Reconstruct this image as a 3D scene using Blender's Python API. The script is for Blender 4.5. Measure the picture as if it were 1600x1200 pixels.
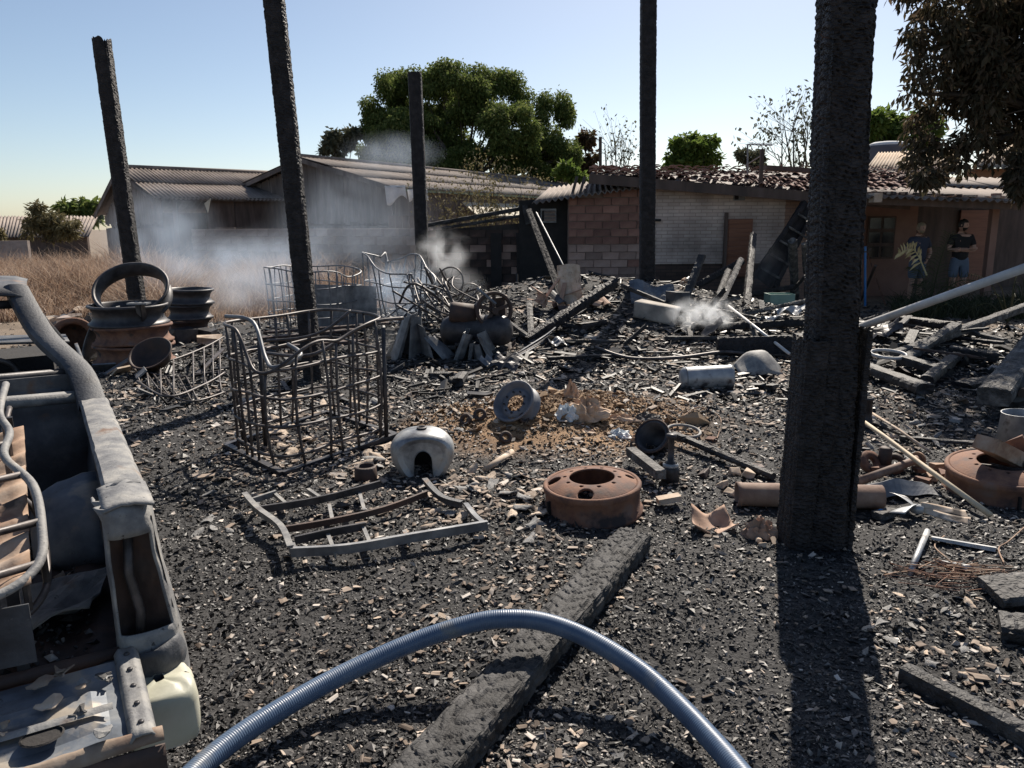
import bpy, math, random
import numpy as np
from mathutils import Vector, Matrix, noise
R = math.radians
random.seed(7); rng = np.random.default_rng(7)
sc = bpy.context.scene
for o in list(bpy.data.objects): bpy.data.objects.remove(o)

# ------------------------------------------------------------------ camera
CAMZ, PITCH, ROLL, F = 1.75, R(11.75), R(-0.5), 1202.0
cam_d = bpy.data.cameras.new('camera'); cam = bpy.data.objects.new('camera', cam_d)
sc.collection.objects.link(cam); sc.camera = cam
cam_d.sensor_fit = 'HORIZONTAL'; cam_d.sensor_width = 36; cam_d.lens = 36 * F / 1600
cam_d.clip_start = .05; cam_d.clip_end = 3000
CR = (Matrix.Rotation(math.pi/2 - PITCH, 3, 'X') @ Matrix.Rotation(ROLL, 3, 'Z'))
cam.location = (0, 0, CAMZ); cam.rotation_euler = CR.to_euler()

# ------------------------------------------------------------------ sky, sun, exposure
SUN_EL, SUN_AZ = R(42), R(19)          # azimuth to the right of the view direction
w = bpy.data.worlds.new('World'); sc.world = w; w.use_nodes = True
nt = w.node_tree; nt.nodes.clear()
sky = nt.nodes.new('ShaderNodeTexSky'); sky.sky_type = 'NISHITA'; sky.sun_disc = False
sky.sun_elevation = SUN_EL; sky.sun_rotation = SUN_AZ
sky.air_density = 0.8; sky.dust_density = 0.75; sky.ozone_density = 1.4; sky.altitude = 100
bg = nt.nodes.new('ShaderNodeBackground'); bg.inputs[1].default_value = 0.066
wo = nt.nodes.new('ShaderNodeOutputWorld')
wb = nt.nodes.new('ShaderNodeMix'); wb.data_type = 'RGBA'; wb.blend_type = 'MULTIPLY'; wb.inputs[0].default_value = 1; wb.inputs[7].default_value = (1.03, 1.0, .95, 1)
nt.links.new(sky.outputs[0], wb.inputs[6]); nt.links.new(wb.outputs[2], bg.inputs[0]); nt.links.new(bg.outputs[0], wo.inputs[0])
sd = bpy.data.lights.new('sun', 'SUN'); sd.energy = 4.6; sd.angle = R(0.5); sd.color = (1, .91, .79)
sun = bpy.data.objects.new('sun', sd); sc.collection.objects.link(sun)
tosun = Vector((math.sin(SUN_AZ)*math.cos(SUN_EL), math.cos(SUN_AZ)*math.cos(SUN_EL), math.sin(SUN_EL)))
sun.rotation_euler = tosun.to_track_quat('Z', 'Y').to_euler(); sun.location = (4, 10, 30)
sc.view_settings.view_transform = 'Standard'; sc.view_settings.look = 'None'
sc.view_settings.exposure = 0.85; sc.view_settings.gamma = 1
sc.cycles.use_denoising = True
sc.cycles.max_bounces = 6; sc.cycles.volume_bounces = 1; sc.cycles.transparent_max_bounces = 12
sc.cycles.volume_step_rate = 1.5; sc.cycles.volume_max_steps = 128

# ------------------------------------------------------------------ ground height and picking
MOUNDS = [(0.5,6.9,.95,.48,.21),(.1,6.4,.55,.42,.09),(1.3,11.6,1.6,1.3,.30),(-.9,11.6,1.2,1.1,.32),(2.9,13.0,1.8,1.1,.52),
          (.5,13.7,1.7,1.0,.60),(3.9,7.2,.7,.5,.10),(3.0,3.4,.6,.5,.06),(-.2,4.9,.9,.35,.04),(5.0,10.6,1.4,1.2,.26),
          (-5.3,12.5,1.5,1.2,.15),(-3.1,9.6,1.0,.7,.10)]
def gh(x, y):
    z = 0.0
    for mx, my, sx, sy, h in MOUNDS:
        d = ((x-mx)/sx)**2 + ((y-my)/sy)**2
        if d < 12: z += h*math.exp(-.7*d)
    if -9 < x < 9 and 0 < y < 17.5:
        z += .035*noise.noise(Vector((x*1.3, y*1.3, 3))) + .018*noise.noise(Vector((x*4, y*4, 7)))
    return z
def ray(px, py):
    return (CR @ Vector(((px-800)/F, -(py-600)/F, -1))).normalized()
def P(px, py, z=0.0):
    d = ray(px, py); t = (z-CAMZ)/d.z
    return Vector((0,0,CAMZ)) + d*t
def at(px, py, Y):
    d = ray(px, py); return Vector((0,0,CAMZ)) + d*(Y/d.y)
def G(px, py, dz=0.0):
    d = ray(px, py); t = .8; p = Vector((0,0,CAMZ))
    while t < 60:
        q = p + d*t
        if q.z <= gh(q.x, q.y): break
        t += .02
    return Vector((q.x, q.y, gh(q.x, q.y)+dz))

# ------------------------------------------------------------------ mesh helpers
COL = sc.collection
class MB:
    def __init__(s): s.v = []; s.f = []
    def add(s, vs, fs):
        o = len(s.v); s.v += [tuple(v) for v in vs]; s.f += [tuple(i+o for i in f) for f in fs]; return s
    def box(s, c, size, M=None, jit=0.0):
        c = Vector(c); hx, hy, hz = size[0]/2, size[1]/2, size[2]/2; vs = []
        for z in (-hz, hz):
            for x, y in ((-hx,-hy),(hx,-hy),(hx,hy),(-hx,hy)):
                v = Vector((x,y,z)) + Vector([random.uniform(-jit,jit) for _ in range(3)])
                vs.append((M @ v if M else v) + c)
        return s.add(vs, [(3,2,1,0),(4,5,6,7),(0,1,5,4),(1,2,6,5),(2,3,7,6),(3,0,4,7)])
    def bar(s, a, b, wd, ht, up=(0,0,1), jit=0.0):
        a, b = Vector(a), Vector(b); y = (b-a); L = y.length; y.normalize()
        x = y.cross(Vector(up)); x.normalize(); z = x.cross(y)
        return s.box((a+b)/2, (wd, L, ht), Matrix((x,y,z)).transposed(), jit)
    def tube(s, pts, r, n=8, closed=False, caps=True):
        pts = [Vector(p) for p in pts]; m = len(pts); rs = r if hasattr(r,'__len__') else [r]*m
        vs = []; prev = None
        for i, p in enumerate(pts):
            if closed: t = pts[(i+1) % m] - pts[i-1]
            else: t = pts[min(i+1,m-1)] - pts[max(i-1,0)]
            t.normalize()
            if prev is None:
                u = t.orthogonal().normalized()
            else:
                u = prev - t*prev.dot(t)
                u = u.normalized() if u.length > 1e-6 else t.orthogonal().normalized()
            prev = u; v = t.cross(u)
            for k in range(n):
                a = 2*math.pi*k/n; vs.append(p + (u*math.cos(a)+v*math.sin(a))*rs[i])
        fs = []
        for i in range(m if closed else m-1):
            j = (i+1) % m
            for k in range(n):
                l = (k+1) % n; fs.append((i*n+k, i*n+l, j*n+l, j*n+k))
        if caps and not closed: fs += [tuple(range(n-1,-1,-1)), tuple(range((m-1)*n, m*n))]
        return s.add(vs, fs)
    def lathe(s, prof, n=32, M=None, closed=False, wob=0.0, a0=0, a1=2*math.pi):
        full = abs(a1-a0-2*math.pi) < 1e-6; na = n if full else n+1; vs = []
        for i in range(na):
            a = a0 + (a1-a0)*i/n
            k = 1 + wob*(noise.noise(Vector((math.cos(a)*1.5, math.sin(a)*1.5, len(prof)))))
            for r, z in prof:
                v = Vector((r*k*math.cos(a), r*k*math.sin(a), z + wob*.5*r*noise.noise(Vector((math.cos(a)*2, math.sin(a)*2, z*4+9)))))
                vs.append(M @ v if M else v)
        m = len(prof); fs = []
        for i in range(n):
            j = (i+1) % na
            for k in range(m if closed else m-1):
                l = (k+1) % m; fs.append((i*m+k, j*m+k, j*m+l, i*m+l))
        return s.add(vs, fs)
    def grid(s, fn, nu, nv):
        vs = [fn(i/nu, j/nv) for j in range(nv+1) for i in range(nu+1)]
        return s.add(vs, [(j*(nu+1)+i, j*(nu+1)+i+1, (j+1)*(nu+1)+i+1, (j+1)*(nu+1)+i) for j in range(nv) for i in range(nu)])
    def build(s, name, mat, parent=None, w=False, origin=None, smooth=False, solid=0.0, bevel=0.0):
        off = Vector((0,0,0))
        if parent is not None and w: off = parent.matrix_basis.inverted()
        vs = s.v
        if parent is not None and w: vs = [off @ Vector(v) for v in vs]
        o_loc = (0,0,0)
        if parent is None:
            if origin is None:
                a = np.array(vs); o_loc = ((a[:,0].min()+a[:,0].max())/2, (a[:,1].min()+a[:,1].max())/2, a[:,2].min())
            else: o_loc = tuple(origin)
            vs = [(v[0]-o_loc[0], v[1]-o_loc[1], v[2]-o_loc[2]) for v in vs]
        me = bpy.data.meshes.new(name); me.from_pydata([tuple(v) for v in vs], [], s.f); me.validate()
        me.materials.append(MAT[mat] if isinstance(mat, str) else mat)
        if smooth: me.polygons.foreach_set('use_smooth', [True]*len(me.polygons))
        o = bpy.data.objects.new(name, me); COL.objects.link(o); o.location = o_loc
        if parent is not None: o.parent = parent; o.location = (0,0,0)
        if solid:
            m = o.modifiers.new('thick', 'SOLIDIFY'); m.thickness = solid; m.offset = 0
        if bevel:
            m = o.modifiers.new('bev', 'BEVEL'); m.width = bevel; m.segments = 2; m.limit_method = 'ANGLE'
        return o
def smooth_by_angle(o, deg=40):
    try:
        me = o.data; me.polygons.foreach_set('use_smooth', [True]*len(me.polygons))
        me.set_sharp_from_angle(angle=R(deg))
    except Exception: pass
    return o
def tag(o, label=None, cat=None, group=None, kind=None):
    if label: o['label'] = label
    if cat: o['category'] = cat
    if group: o['group'] = group
    if kind: o['kind'] = kind
    return o
def thing(name, label, cat, loc=(0,0,0), rot=(0,0,0), group=None):
    o = bpy.data.objects.new(name, None); COL.objects.link(o); o.empty_display_size = .1
    o.location = loc; o.rotation_euler = rot
    o.matrix_basis = Matrix.LocRotScale(Vector(loc), __import__('mathutils').Euler(rot), None)
    return tag(o, label, cat, group)
def copy_tree(o, parent=None):
    c = o.copy(); COL.objects.link(c); c.parent = parent
    for ch in [x for x in o.children]: copy_tree(ch, c)
    return c
def npmesh(name, V, Fq, mat, tone=None, origin=None, parent=None):
    """V (n,3), Fq (m,k) faces; tone per-vertex float -> attribute 'tone'"""
    me = bpy.data.meshes.new(name); n, (m, k) = len(V), Fq.shape
    V = V.astype(np.float32)
    if origin is not None: V = V - np.array(origin, np.float32)
    me.vertices.add(n); me.vertices.foreach_set('co', V.ravel())
    me.loops.add(m*k); me.loops.foreach_set('vertex_index', Fq.astype(np.int32).ravel())
    me.polygons.add(m); me.polygons.foreach_set('loop_start', np.arange(0, m*k, k, dtype=np.int32))
    if tone is not None:
        a = me.attributes.new('tone', 'FLOAT', 'POINT'); a.data.foreach_set('value', tone.astype(np.float32))
    me.update(calc_edges=True); me.polygons.foreach_set('use_smooth',[False]*m); me.materials.append(MAT[mat])
    o = bpy.data.objects.new(name, me); COL.objects.link(o)
    if origin is not None and parent is None: o.location = origin
    if parent is not None: o.parent = parent
    return o
def spline(pts, n=8, closed=False):
    pts = [Vector(p) for p in pts]; out = []; m = len(pts)
    for i in range(m if closed else m-1):
        if closed: p0,p1,p2,p3 = pts[i-1],pts[i],pts[(i+1)%m],pts[(i+2)%m]
        else: p0,p1,p2,p3 = pts[max(i-1,0)],pts[i],pts[i+1],pts[min(i+2,m-1)]
        for k in range(n):
            t = k/n; t2, t3 = t*t, t*t*t
            out.append(.5*((2*p1)+(p2-p0)*t+(2*p0-5*p1+4*p2-p3)*t2+(3*p1-p0-3*p2+p3)*t3))
    if not closed: out.append(pts[-1])
    return out

# ------------------------------------------------------------------ materials
MAT = {}
def mat(name, cols, scale=4, rough=.7, metal=0.0, bump=.4, bscale=40, stretch=(1,1,1), detail=6, lo=.32, hi=.68,
        tone=False, voro=0.0, vscale=30, vstretch=(1,1,1), spec=.5, trans=0.0, rvar=.15, dist=.01, wave=None, spots=None, spots2=None, orand=0.0):
    m = bpy.data.materials.new(name); m.use_nodes = True; n = m.node_tree.nodes; L = m.node_tree.links.new
    b = n['Principled BSDF']; tc = n.new('ShaderNodeTexCoord')
    def mapped(st, src=None):
        mp = n.new('ShaderNodeMapping'); mp.inputs['Scale'].default_value = st
        L(tc.outputs['Object'], mp.inputs['Vector']); return mp.outputs[0]
    v0 = mapped(stretch)
    nz = n.new('ShaderNodeTexNoise'); nz.inputs['Scale'].default_value = scale; nz.inputs['Detail'].default_value = detail
    nz.inputs['Roughness'].default_value = .62; L(v0, nz.inputs['Vector'])
    fac = nz.outputs['Fac']
    if tone:
        at_ = n.new('ShaderNodeAttribute'); at_.attribute_name = 'tone'
        mx = n.new('ShaderNodeMath'); mx.operation = 'MULTIPLY_ADD'; L(nz.outputs['Fac'], mx.inputs[0]); mx.inputs[1].default_value = .25
        L(at_.outputs['Fac'], mx.inputs[2]); fac = mx.outputs[0]; lo, hi = .125, 1.125
    rp = n.new('ShaderNodeValToRGB'); e = rp.color_ramp.elements
    k = len(cols)
    for i, c in enumerate(cols):
        pos = lo + (hi-lo)*i/max(k-1,1)
        if i < 2: el = e[i]; el.position = pos
        else: el = e.new(pos)
        el.color = (*c, 1)
    if k == 1: e[1].color = (*cols[0], 1); e[0].color = (*cols[0], 1)
    L(fac, rp.inputs[0]); colout = rp.outputs[0]
    if spots:                          # (colour, scale, threshold)
        sn = n.new('ShaderNodeTexNoise'); sn.inputs['Scale'].default_value = spots[1]; sn.inputs['Detail'].default_value = 8; L(v0, sn.inputs['Vector'])
        sr = n.new('ShaderNodeMapRange'); sr.inputs[1].default_value = spots[2]; sr.inputs[2].default_value = spots[2]+.08; L(sn.outputs['Fac'], sr.inputs[0])
        mxc = n.new('ShaderNodeMix'); mxc.data_type = 'RGBA'; L(sr.outputs[0], mxc.inputs[0]); L(colout, mxc.inputs[6]); mxc.inputs[7].default_value = (*spots[0],1)
        colout = mxc.outputs[2]
    if spots2:
        sn = n.new('ShaderNodeTexNoise'); sn.inputs['Scale'].default_value = spots2[1]; sn.inputs['Detail'].default_value = 10; sn.inputs['Roughness'].default_value = .75; L(v0, sn.inputs['Vector'])
        sr = n.new('ShaderNodeMapRange'); sr.inputs[1].default_value = spots2[2]; sr.inputs[2].default_value = spots2[2]+.05; L(sn.outputs['Fac'], sr.inputs[0])
        mxc = n.new('ShaderNodeMix'); mxc.data_type = 'RGBA'; L(sr.outputs[0], mxc.inputs[0]); L(colout, mxc.inputs[6]); mxc.inputs[7].default_value = (*spots2[0],1)
        colout = mxc.outputs[2]
    if orand:
        oi = n.new('ShaderNodeObjectInfo'); orr = n.new('ShaderNodeMapRange'); orr.inputs[3].default_value = 1-orand; orr.inputs[4].default_value = 1+orand*.6; L(oi.outputs['Random'], orr.inputs[0])
        om = n.new('ShaderNodeMix'); om.data_type = 'RGBA'; om.blend_type = 'MULTIPLY'; om.inputs[0].default_value = 1; L(colout, om.inputs[6]); L(orr.outputs[0], om.inputs[7]); colout = om.outputs[2]
    L(colout, b.inputs['Base Color'])
    b.inputs['Metallic'].default_value = metal; b.inputs['Specular IOR Level'].default_value = spec
    rr = n.new('ShaderNodeMapRange'); rr.inputs[3].default_value = max(rough-rvar,.05); rr.inputs[4].default_value = min(rough+rvar,1)
    L(nz.outputs['Fac'], rr.inputs[0]); L(rr.outputs[0], b.inputs['Roughness'])
    h = None
    if bump:
        bn = n.new('ShaderNodeTexNoise'); bn.inputs['Scale'].default_value = bscale; bn.inputs['Detail'].default_value = 6; L(v0, bn.inputs['Vector'])
        bp = n.new('ShaderNodeBump'); bp.inputs['Strength'].default_value = bump; bp.inputs['Distance'].default_value = dist
        h = bn.outputs['Fac']
        if voro:
            vv = mapped(vstretch); vn = n.new('ShaderNodeTexVoronoi'); vn.feature = 'DISTANCE_TO_EDGE'; vn.inputs['Scale'].default_value = vscale
            L(vv, vn.inputs['Vector'])
            cl = n.new('ShaderNodeMapRange'); cl.inputs[1].default_value = 0; cl.inputs[2].default_value = .18; L(vn.outputs['Distance'], cl.inputs[0])
            ad = n.new('ShaderNodeMath'); ad.operation = 'MULTIPLY_ADD'; L(cl.outputs[0], ad.inputs[0]); ad.inputs[1].default_value = voro; L(h, ad.inputs[2]); h = ad.outputs[0]
        L(h, bp.inputs['Height']); L(bp.outputs[0], b.inputs['Normal'])
    if trans:
        tr = n.new('ShaderNodeBsdfTranslucent'); L(colout, tr.inputs[0]); ms = n.new('ShaderNodeMixShader'); ms.inputs[0].default_value = trans
        L(b.outputs[0], ms.inputs[1]); L(tr.outputs[0], ms.inputs[2]); L(ms.outputs[0], n['Material Output'].inputs[0])
    MAT[name] = m; return m

mat('char', [(.011,.0095,.0095),(.022,.0195,.020),(.042,.037,.038)], scale=9, rough=.62, spec=.3, bump=.5, bscale=60, voro=1.2, vscale=22, vstretch=(1,1,2.2), dist=.012)
mat('char_beam', [(.012,.011,.011),(.03,.029,.03),(.075,.073,.074)], scale=7, rough=.65, bump=.6, bscale=80, voro=.5, vscale=45, vstretch=(1,1,1), dist=.006, spec=.35)
mat('char_grey', [(.014,.013,.013),(.045,.044,.044),(.10,.097,.096)], scale=6, rough=.75, bump=.6, bscale=80, voro=.35, vscale=50, dist=.006, spec=.3)
mat('char_ash', [(.02,.019,.019),(.075,.072,.07),(.21,.20,.19)], scale=8, rough=.8, bump=.6, bscale=60, voro=.8, vscale=28, dist=.01)
mat('chips', [(.007,.0068,.007),(.016,.015,.015),(.05,.047,.046),(.15,.137,.128),(.38,.33,.285)], scale=60, rough=.55, bump=.3, bscale=200, tone=True, dist=.002)
mat('flakes', [(.07,.052,.04),(.17,.13,.10),(.29,.225,.175),(.42,.35,.29),(.54,.49,.44)], scale=30, rough=.85, bump=.3, bscale=120, tone=True, dist=.002)
mat('rust', [(.05,.03,.026),(.13,.064,.045),(.21,.105,.065),(.19,.125,.10)], scale=6, detail=10, rough=.85, bump=.5, bscale=70, dist=.004, spots=((.045,.035,.034),5,.60), spots2=((.25,.21,.18),22,.65))
mat('rust_lip', [(.16,.10,.07),(.26,.2,.15),(.34,.29,.24)], scale=6, rough=.8, bump=.35, bscale=60, dist=.004)
mat('rust_dark', [(.025,.018,.017),(.055,.034,.028),(.09,.05,.035)], scale=7, rough=.7, bump=.35, bscale=70, dist=.004)
mat('rust_pale', [(.20,.11,.07),(.33,.22,.15),(.42,.33,.26)], scale=7, rough=.85, bump=.4, bscale=60, dist=.004, spots=((.06,.04,.03),9,.6))
mat('iron', [(.02,.019,.021),(.045,.043,.047),(.075,.07,.073)], scale=9, rough=.5, metal=.25, bump=.25, bscale=90, dist=.003)
mat('burnt_wire', [(.035,.03,.03),(.075,.065,.062),(.14,.12,.115)], scale=12, rough=.5, metal=.3, bump=.25, bscale=90, dist=.002)
mat('burnt_paint', [(.10,.10,.105),(.16,.16,.162),(.235,.23,.22),(.31,.295,.27)], scale=11, detail=10, rough=.7, bump=.5, bscale=90, dist=.004, spots=((.15,.09,.06),5,.62), spots2=((.05,.047,.047),34,.60))
mat('burnt_body', [(.018,.019,.024),(.05,.054,.063),(.12,.12,.125)], scale=5, detail=10, rough=.65, bump=.5, bscale=90, dist=.004, spots=((.10,.06,.04),6,.61), spots2=((.20,.19,.18),14,.64))
mat('tailgate_blue', [(.05,.055,.065),(.12,.14,.17),(.24,.25,.26)], scale=4, rough=.55, metal=.2, bump=.25, bscale=50, dist=.003, spots=((.33,.29,.24),7,.56), spots2=((.03,.03,.032),13,.61))
mat('grey_metal', [(.09,.095,.105),(.18,.185,.195),(.30,.30,.30)], scale=6, rough=.5, metal=.35, bump=.2, bscale=60, dist=.003)
mat('zinc', [(.20,.21,.22),(.36,.37,.38),(.52,.51,.49)], scale=5, rough=.5, metal=.35, bump=.25, bscale=50, dist=.003, spots=((.09,.08,.08),6,.6))
mat('hose', [(.05,.085,.15),(.07,.11,.18),(.10,.14,.205)], scale=7, rough=.42, bump=.15, bscale=90, dist=.002, spots=((.13,.145,.165),5,.62), spots2=((.05,.055,.065),18,.65))
mat('beige_plastic', [(.36,.36,.28),(.46,.45,.36),(.50,.48,.40)], scale=6, rough=.45, bump=.15, bscale=40, dist=.003)
mat('clay', [(.26,.16,.115),(.38,.25,.18),(.47,.33,.25)], scale=6, rough=.85, bump=.3, bscale=70, dist=.003)
mat('clay_pale', [(.34,.25,.18),(.48,.38,.29),(.58,.50,.42)], scale=9, rough=.9, bump=.3, bscale=70, dist=.003, spots=((.08,.065,.055),7,.6))
mat('wood_pale', [(.40,.30,.19),(.55,.44,.30),(.62,.52,.38)], scale=6, stretch=(1,1,1), rough=.7, bump=.3, bscale=60, dist=.002)
mat('pvc', [(.42,.41,.40),(.52,.51,.50),(.6,.59,.58)], scale=4, rough=.4, bump=.1, bscale=30, dist=.002)
mat('brick', [(.17,.085,.07),(.28,.145,.11),(.35,.20,.155)], scale=3, rough=.9, bump=.5, bscale=40, dist=.008, spots=((.09,.06,.055),1.6,.60), spots2=((.42,.33,.28),9,.66), orand=.38)
mat('brick_sooty', [(.04,.03,.028),(.085,.058,.05),(.17,.105,.085)], scale=2.5, rough=.9, bump=.4, bscale=40, dist=.006, orand=.5)
mat('block', [(.19,.155,.14),(.28,.23,.205),(.36,.305,.275)], scale=3, rough=.95, bump=.4, bscale=40, dist=.006, orand=.28)
mat('mortar', [(.2,.15,.13),(.3,.24,.21)], scale=5, rough=.95, bump=.4, bscale=60)
mat('mortar_sooty', [(.02,.018,.018),(.055,.05,.05)], scale=5, rough=.95, bump=.4, bscale=60)
mat('soot', [(.012,.011,.011),(.03,.027,.026)], scale=5, rough=.95, bump=.4, bscale=60)
mat('plaster_low', [(.24,.155,.125),(.36,.245,.20),(.43,.31,.26)], scale=2.2, rough=.95, bump=.5, bscale=40, dist=.008, spots=((.09,.07,.065),1.8,.60), spots2=((.16,.11,.09),7,.63), orand=.32)
mat('house_paint', [(.21,.125,.10),(.29,.18,.145)], scale=2, rough=.9, bump=.3, bscale=40, dist=.004)
mat('dark_wood', [(.055,.04,.034),(.095,.066,.054),(.14,.10,.085)], scale=5, stretch=(1,1,.2), rough=.8, bump=.3, bscale=60, dist=.004)
mat('barn_wood', [(.065,.054,.05),(.12,.10,.092),(.21,.18,.165)], scale=3, stretch=(1,1,.15), rough=.9, bump=.4, bscale=40, dist=.006)
mat('fibre_cement', [(.12,.098,.085),(.19,.155,.135),(.26,.22,.19)], scale=1.2, rough=.95, bump=.3, bscale=30, dist=.01)
mat('fibre_tan', [(.22,.165,.12),(.30,.23,.17),(.36,.29,.22)], scale=1.2, rough=.95, bump=.3, bscale=30, dist=.01)
mat('roof_tile', [(.17,.10,.08),(.26,.165,.135),(.35,.25,.21)], scale=1.6, rough=.95, bump=.4, bscale=40, dist=.006, spots=((.11,.075,.065),2.2,.58), spec=.2)
mat('green_paint', [(.16,.23,.18),(.24,.31,.25)], scale=3, rough=.7, bump=.2)
mat('cream_board', [(.42,.37,.28),(.55,.49,.38)], scale=2, rough=.8, bump=.2)
mat('white_cloth', [(.5,.5,.51),(.68,.68,.68)], scale=5, rough=.9, bump=.2)
mat('shutter_wood', [(.22,.10,.065),(.32,.155,.10)], scale=4, stretch=(.3,1,3), rough=.7, bump=.3)
mat('glass_dark', [(.012,.013,.016)], rough=.15, bump=0)
mat('bark', [(.05,.04,.034),(.10,.085,.07)], scale=8, stretch=(1,1,.3), rough=.95, bump=.6, bscale=30, dist=.02)
mat('tank_blue', [(.05,.075,.13),(.075,.10,.16)], scale=3, rough=.5, bump=.1)
mat('bag_paper', [(.30,.19,.12),(.46,.32,.22),(.56,.44,.34)], scale=8, rough=.9, bump=.3, bscale=60)
mat('bag_white', [(.45,.5,.53),(.6,.64,.66),(.7,.7,.7)], scale=8, rough=.6, bump=.3, bscale=60)
mat('skin', [(.40,.24,.18),(.48,.30,.23)], scale=9, rough=.55, bump=.05)
mat('hair', [(.012,.01,.009),(.03,.025,.02)], scale=20, rough=.6, bump=.3)
mat('hair_pale', [(.22,.17,.11),(.32,.26,.18)], scale=20, rough=.7, bump=.3)
mat('shirt_navy', [(.035,.042,.07),(.05,.06,.095)], scale=6, rough=.9, bump=.3)
mat('shirt_black', [(.01,.01,.012),(.018,.018,.02)], scale=6, rough=.9, bump=.3)
mat('shorts_blue', [(.08,.11,.17),(.12,.16,.22)], scale=6, rough=.9, bump=.3)
mat('eye', [(.01,.01,.01)], rough=.2, bump=0)
mat('blue_plastic', [(.03,.16,.40)], rough=.4, bump=.1)
mat('green_plastic', [(.20,.32,.26),(.28,.40,.33)], scale=5, rough=.5, bump=.1)
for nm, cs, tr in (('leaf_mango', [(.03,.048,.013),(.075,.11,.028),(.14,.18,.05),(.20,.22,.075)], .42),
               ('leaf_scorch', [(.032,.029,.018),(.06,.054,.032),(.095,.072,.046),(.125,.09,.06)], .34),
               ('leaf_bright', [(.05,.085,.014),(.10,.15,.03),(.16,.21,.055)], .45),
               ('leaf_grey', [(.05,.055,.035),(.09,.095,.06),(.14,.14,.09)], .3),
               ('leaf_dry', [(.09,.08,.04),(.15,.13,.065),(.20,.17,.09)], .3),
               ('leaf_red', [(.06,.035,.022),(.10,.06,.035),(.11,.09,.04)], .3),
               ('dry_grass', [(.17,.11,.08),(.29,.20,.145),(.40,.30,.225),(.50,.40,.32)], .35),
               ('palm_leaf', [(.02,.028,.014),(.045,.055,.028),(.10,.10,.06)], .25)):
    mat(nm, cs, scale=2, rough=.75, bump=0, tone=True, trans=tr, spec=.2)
mat('palm_dry', [(.45,.36,.17),(.6,.5,.28)], rough=.7, bump=.1)
mat('foam', [(.09,.09,.09),(.22,.20,.18),(.40,.36,.31)], scale=2.5, rough=.9, bump=.3, lo=.25, hi=.55)
mat('tank_shell',[(.10,.10,.11),(.24,.25,.26),(.40,.41,.41),(.33,.27,.21)],scale=4.5,rough=.45,metal=.35,bump=.15,bscale=40,dist=.003)
mat('grey_wheel',[(.08,.085,.10),(.14,.145,.165),(.20,.20,.215)],scale=6,rough=.6,bump=.15,bscale=60,dist=.002)
mat('rust_pipe',[(.13,.075,.055),(.22,.145,.11),(.31,.23,.18)],scale=6,rough=.75,bump=.3,bscale=60,dist=.003)
# ------------------------------------------------------------------ ground
def ground_material():
    m = bpy.data.materials.new('ground'); m.use_nodes = True; n = m.node_tree.nodes; L = m.node_tree.links.new
    b = n['Principled BSDF']; tc = n.new('ShaderNodeTexCoord'); o = tc.outputs['Object']
    def nz(s, d=6):
        t = n.new('ShaderNodeTexNoise'); t.inputs['Scale'].default_value = s; t.inputs['Detail'].default_value = d; L(o, t.inputs['Vector']); return t.outputs['Fac']
    def ramp(f, st):
        r = n.new('ShaderNodeValToRGB'); e = r.color_ramp.elements
        for i, (p, c) in enumerate(st):
            el = e[i] if i < 2 else e.new(p)
            el.position = p; el.color = (*c, 1)
        L(f, r.inputs[0]); return r.outputs[0]
    def mix(f, a, c):
        x = n.new('ShaderNodeMix'); x.data_type = 'RGBA'; L(f, x.inputs[0]); L(a, x.inputs[6]); L(c, x.inputs[7]); return x.outputs[2]
    def blob(cx, cy, sx, sy, soft, namp=.55, ns=2.5):
        sp = n.new('ShaderNodeMapping'); sp.vector_type = 'POINT'
        sp.inputs['Location'].default_value = (-cx/sx, -cy/sy, 0); sp.inputs['Scale'].default_value = (1/sx, 1/sy, 0); L(o, sp.inputs['Vector'])
        ln = n.new('ShaderNodeVectorMath'); ln.operation = 'LENGTH'; L(sp.outputs[0], ln.inputs[0])
        a = n.new('ShaderNodeMath'); a.operation = 'MULTIPLY_ADD'; L(nz(ns), a.inputs[0]); a.inputs[1].default_value = namp; L(ln.outputs['Value'], a.inputs[2])
        r = n.new('ShaderNodeMapRange'); r.inputs[1].default_value = 1+namp*.5-soft; r.inputs[2].default_value = 1+namp*.5+soft; r.inputs[3].default_value = 1; r.inputs[4].default_value = 0
        L(a.outputs[0], r.inputs[0]); return r.outputs[0]
    ash = ramp(nz(2.2), [(.3,(.008,.008,.0085)),(.5,(.018,.017,.0172)),(.7,(.05,.047,.045))])
    fine = ramp(nz(55,4), [(.42,(.008,.008,.009)),(.62,(.05,.049,.05))])
    f5 = n.new('ShaderNodeValue'); f5.outputs[0].default_value = .5
    char = mix(f5.outputs[0], ash, fine)
    soil = ramp(nz(7), [(.3,(.13,.074,.036)),(.55,(.26,.155,.08)),(.75,(.36,.235,.135))])
    dirt = ramp(nz(.9), [(.3,(.11,.08,.055)),(.6,(.19,.145,.105)),(.8,(.25,.2,.15))])
    burnt = blob(.6, 8.5, 7.6, 9.6, .12, .35, .6)
    c = mix(burnt, dirt, char)
    c = mix(blob(.4, 6.55, 1.2, .85, .25), c, soil)
    c = mix(blob(1.1, 7.35, .75, .4, .25), c, soil)
    L(c, b.inputs['Base Color']); b.inputs['Roughness'].default_value = .9
    bp = n.new('ShaderNodeBump'); bp.inputs['Strength'].default_value = .8; bp.inputs['Distance'].default_value = .02
    L(nz(60,8), bp.inputs['Height']); L(bp.outputs[0], b.inputs['Normal']); MAT['ground'] = m
ground_material()
def grid_axis(parts):
    out = []
    for a, b, s in parts:
        k = max(1, int(round((b-a)/s))); out += [a+(b-a)*i/k for i in range(k)]
    return out + [parts[-1][1]]
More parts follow.
